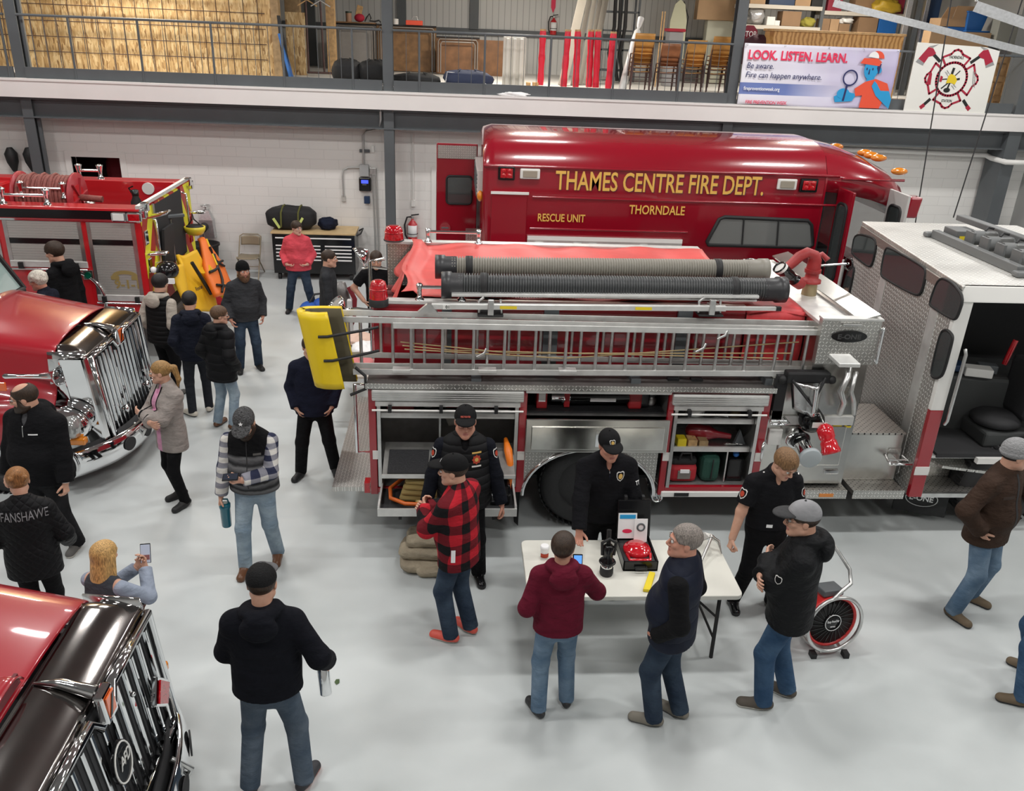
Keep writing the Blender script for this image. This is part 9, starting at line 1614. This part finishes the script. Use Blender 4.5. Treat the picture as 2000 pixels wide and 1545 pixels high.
q = at(380, 442, Y=14.9); r = E_('yellow_helmet', q, 'yellow water rescue helmet hanging upside down by its strap on the pumper tail', 'helmet'); MB().loft([[q+V(a*math.cos(t), a*.85*math.sin(t), zz) for t in [k*PI/10 for k in range(20)]] for a, zz in ((.05, -.16), (.13, -.13), (.175, -.06), (.18, .0), (.16, .0), (.1, -.09))]).build('shell', mat('helmet_yellow', (.75, .6, .04), .3), r); MB().sph(q+V(0, 0, -.01), (.15, .13, .05)).build('liner', BLACK, r); MB().tube([q+V(-.12, 0, 0), q+V(-.03, 0, .12), q+V(-.02, 0, .24), q+V(.0, 0, .12), q+V(.13, 0, 0)], .012, 6).build('chin_strap', BLACK, r)
tag(MB().tube([at(403, 540, Y=14.7), at(405, 575, Y=14.6), at(404, 600, Y=14.5)], .045, 8).build('olive_strap', mat('olive_strap', (.10, .10, .02), .8)), 'olive webbing strap hanging below the orange life vest', 'strap')
r = E_('red_bag', (-4.5, 16.0, 0), 'bright red gear bag on the floor behind the bearded man', 'bag'); MB().box(-4.85, -4.25, 15.85, 16.3, 0, .42).build('body', mat('bag_red', (.62, .02, .03), .6, bump=.3), r, bevel=.06); MB().tube([(-4.7, 15.85, .4), (-4.65, 15.8, .5), (-4.45, 15.8, .5), (-4.4, 15.85, .4)], .014, 6).build('handle', BLACK, r)
r = E_('blue_first_aid_bag', (-2.35, 15.3, 0), 'royal blue and white kit bag on the floor beside the pink hoodie woman', 'bag'); BLB = mat('royal_blue', (.015, .09, .42), .6, bump=.3)
for k, (x, y) in enumerate(((-2.62, 15.1), (-2.42, 15.35), (-2.22, 15.45))): lump(MB(), (x, y, .17), (.16, .2, .17), 60+k, .05).build('pocket', BLB, r, weld=True); MB().bar((x-.08, y-.2, .2), (x+.08, y-.19, .2), .012, .07).build('white_stripe', LW, r)
MB().tube([(-2.6, 15.1, .32), (-2.5, 15.15, .48), (-2.35, 15.3, .46), (-2.25, 15.4, .34)], .02, 6).build('handle', BLACK, r)
q = at(672, 590, Y=14.0); r = E_('breathing_set', (q.x, 14.0, 0), 'silver grey backpack set with dark red harness standing left of the pumper tail', 'backpack'); lump(MB(), (q.x-.05, 14.0, .5), (.17, .15, .54), 66, .1).build('pack', mat('silver_pack', (.20, .195, .19), .35, .6, bump=.4), r, weld=True); MB().tube([(q.x+.1, 13.9, 1.0), (q.x+.2, 13.85, .8), (q.x+.17, 13.85, .45), (q.x+.08, 13.85, .25)], .04, 8).build('harness', mat('dark_red_web', (.25, .02, .03), .8), r); MB().box(q.x+.07, q.x+.16, 13.8, 13.9, .2, .8).build('white_panel', LW, r, bevel=.02)
r = E_('white_table', (-1.4, 10.9, 0), 'white folding table behind the yellow pad, heaped with papers and cloth', 'table'); MB().box(-1.72, -.98, 10.6, 12.3, .70, .74).build('table_top', MATS['table_white'], r, bevel=.01)
for y in (10.75, 12.1): MB().tube([(-1.65, y, 0), (-1.65, y, .7), (-1.05, y, .7), (-1.05, y, 0)], .016, 8).build('leg_frame', GREYP, r)
for k, (x, y, m_, lab) in enumerate(((-1.35, 11.9, mat('peach_cloth', (.66, .47, .38), .9), 'peach coloured cloth heap on the white table'), (-1.2, 11.5, LW, 'white paper heap on the white table behind the ladders'), (-1.25, 10.9, mat('pale_red_cloth', (.6, .2, .2), .9), 'pale red cloth on the near end of the white table'))): tag(lump(MB(), (x, y, .80), (.2, .25, .06), 70+k, .3).build('cloth_heap', m_, weld=True), lab, 'cloth')
# on the block wall
W1 = YW-.05; wq = lambda px, py: at(px, py, Y=W1); CON = mat('conduit', (.50, .50, .49), .4, .5)
r = E_('conduit_run', wq(710, 300), 'bent grey conduit run down the block wall left of the central column', 'conduit'); MB().tube([V(-1.46, YC+.0, 3.9), V(-1.46, YC-.0, 3.3), wq(744, 248)+V(0, -.4, 0), wq(735, 253), wq(716, 256), wq(709, 264), wq(710, 322)], .022, 8).build('pipe', CON, r); MB().tube([wq(703, 327), wq(680, 327), wq(671, 332), wq(669, 345), wq(671, 383)], .018, 8).build('pipe', CON, r)
for px in (727, 733): MB().tube([wq(px, 340), wq(px+6, 470), V(wq(px+6, 470).x, W1, .0)], .016, 8).build('pipe', CON, r)
MB().box(*pb(702, 292, 722, 298, W1, .03)).build('bracket', GREYP, r)
for (bx, nm, mt, lab) in (((702, 322, 720, 345, .1), 'junction_box', mat('box_grey', (.40, .41, .41), .45), 'grey square junction box at the end of the bent conduit'), ((722, 328, 735, 341, .06), 'switch_box', ALU, 'small metal switch box right of the junction box'), ((667, 382, 675, 394, .04), 'outlet', mat('outlet_grey', (.5, .49, .46), .4), 'small wall outlet at the lower end of the left conduit'), ((711, 384, 722, 398, .09), 'charger', DKB, 'dark blue charger unit below the black monitor'), ((725, 285, 731, 298, .05), 'sensor', WHITEP, 'white sensor above the metal switch box'), ((803, 391, 811, 404, .05), 'switch_plate', WHITEP, 'white switch plate above the red extinguisher')):
    b = pb(*bx[:4], YW-bx[4], bx[4]-.003); tag(MB().box(*b).build(nm, mt, bevel=.008), lab, nm.replace('_', ' '))
b = pb(701, 347, 724, 374, YW-.1, .095); r = E_('wall_monitor', (b[0], b[2], b[4]), 'black wall monitor with small blue display under the junction box', 'monitor'); MB().box(*b).build('case', BLACKG, r, bevel=.02); MB().box(b[0]+.05, b[1]-.05, b[2]-.006, b[2], b[5]-.12, b[5]-.05).build('display', mat('blue_display', (.05, .08, .8), .3, emit=1.5), r); MB().box(b[0]+.07, b[1]-.09, b[2]-.004, b[2], b[4]+.13, b[4]+.16).build('badge', GREYP, r)
q = at(806, 468, Y=18.38); extinguisher((q.x, 18.38, q.z-.05), .62, 'red fire extinguisher on the block wall beside the doorway'); tag(MB().tube([wq(806, 262), wq(807, 391)], .014, 6).build('wall_conduit', WHITEP), 'thin white conduit down to the switch plate', 'conduit')
r = E_('white_pipe', (9.5, 18.3, 2.95), 'white horizontal pipe along the wall right of the bus roof', 'pipe'); a, b = at(1740, 294, Y=18.3), at(1968, 304, Y=18.3); MB().tube([a-V(6, 0, .0), a, b-V(.5, 0, 0), b+V(-.42, -.1, -.05), b+V(-.40, -.62, -.06), b+V(.0, -.64, -.06)], .055, 10).build('pipe', WHITEP, r)
for i, px in enumerate((22, 58)): p = at(px-4, 288, Y=18.34); q = at(px+8, 335, Y=18.34); r = E_('paddle', q, ('left', 'right')[i]+' black paddle blade upright on the wall left of the pumper reel', 'paddle'); MB().tube([p, p.lerp(q, .25), p.lerp(q, .6), q], .1, 10, rs=[.05, .125, .11, .04]).build('blade', BLACK, r); MB().tube([q, q+V(.06, 0, -1.2)], .018, 8).build('shaft', ALU, r)
# seen through the openings
r = E_('paper_dispenser', (-.4, YW+2.0, 1.5), 'white dispenser cabinet seen through the doorway beside the bus', 'dispenser'); x = at(862, 380, Y=YW+1.9).x; MB().box(x-.25, x+.5, YW+1.9, YW+2.18, 1.0, 1.75).build('cabinet', WHITEP, r, bevel=.02); MB().box(x-.28, x+.5, YW+1.85, YW+2.19, 1.75, 1.85).build('lid', LW, r)
r = E_('waste_bin', (x+.25, YW+1.2, 0), 'black bin with bag in the doorway beside the bus', 'bin'); MB().lathe((x+.25, YW+1.2, 0), (0, 0, 1), [(0, .24), (.7, .3), (.8, .32), (.82, .25), (.7, .2)], 20).build('tub', BLACKG, r)
for i, (dx, m_, lab) in enumerate(((.25, mat('coat_red', (.16, .012, .02), .8), 'dark red coat hanging at the left in the gear room hatch'), (.62, mat('coat_dark_red', (.11, .02, .02), .9), 'long brownish red coat hanging at the right in the gear room hatch'))): tag(lump(MB(), (hx0+dx+.3, YW+.9, 1.9-.1*i), (.2, .15, .5), 80+i, .2).build('coat', m_, weld=True), lab, 'coat')
q = at(658, 1332, Z=.004); tag(MB().slab([q+V(-.02, 0, 0), q+V(0, -.035, .002), q+V(.022, -.01, 0), q+V(.018, .03, .004), q+V(-.01, .03, .002)], (0, 0, .001)).build('fallen_leaf', mat('leaf_green', (.04, .08, .02), .6)), 'small green leaf lying alone on the pale floor', 'leaf')
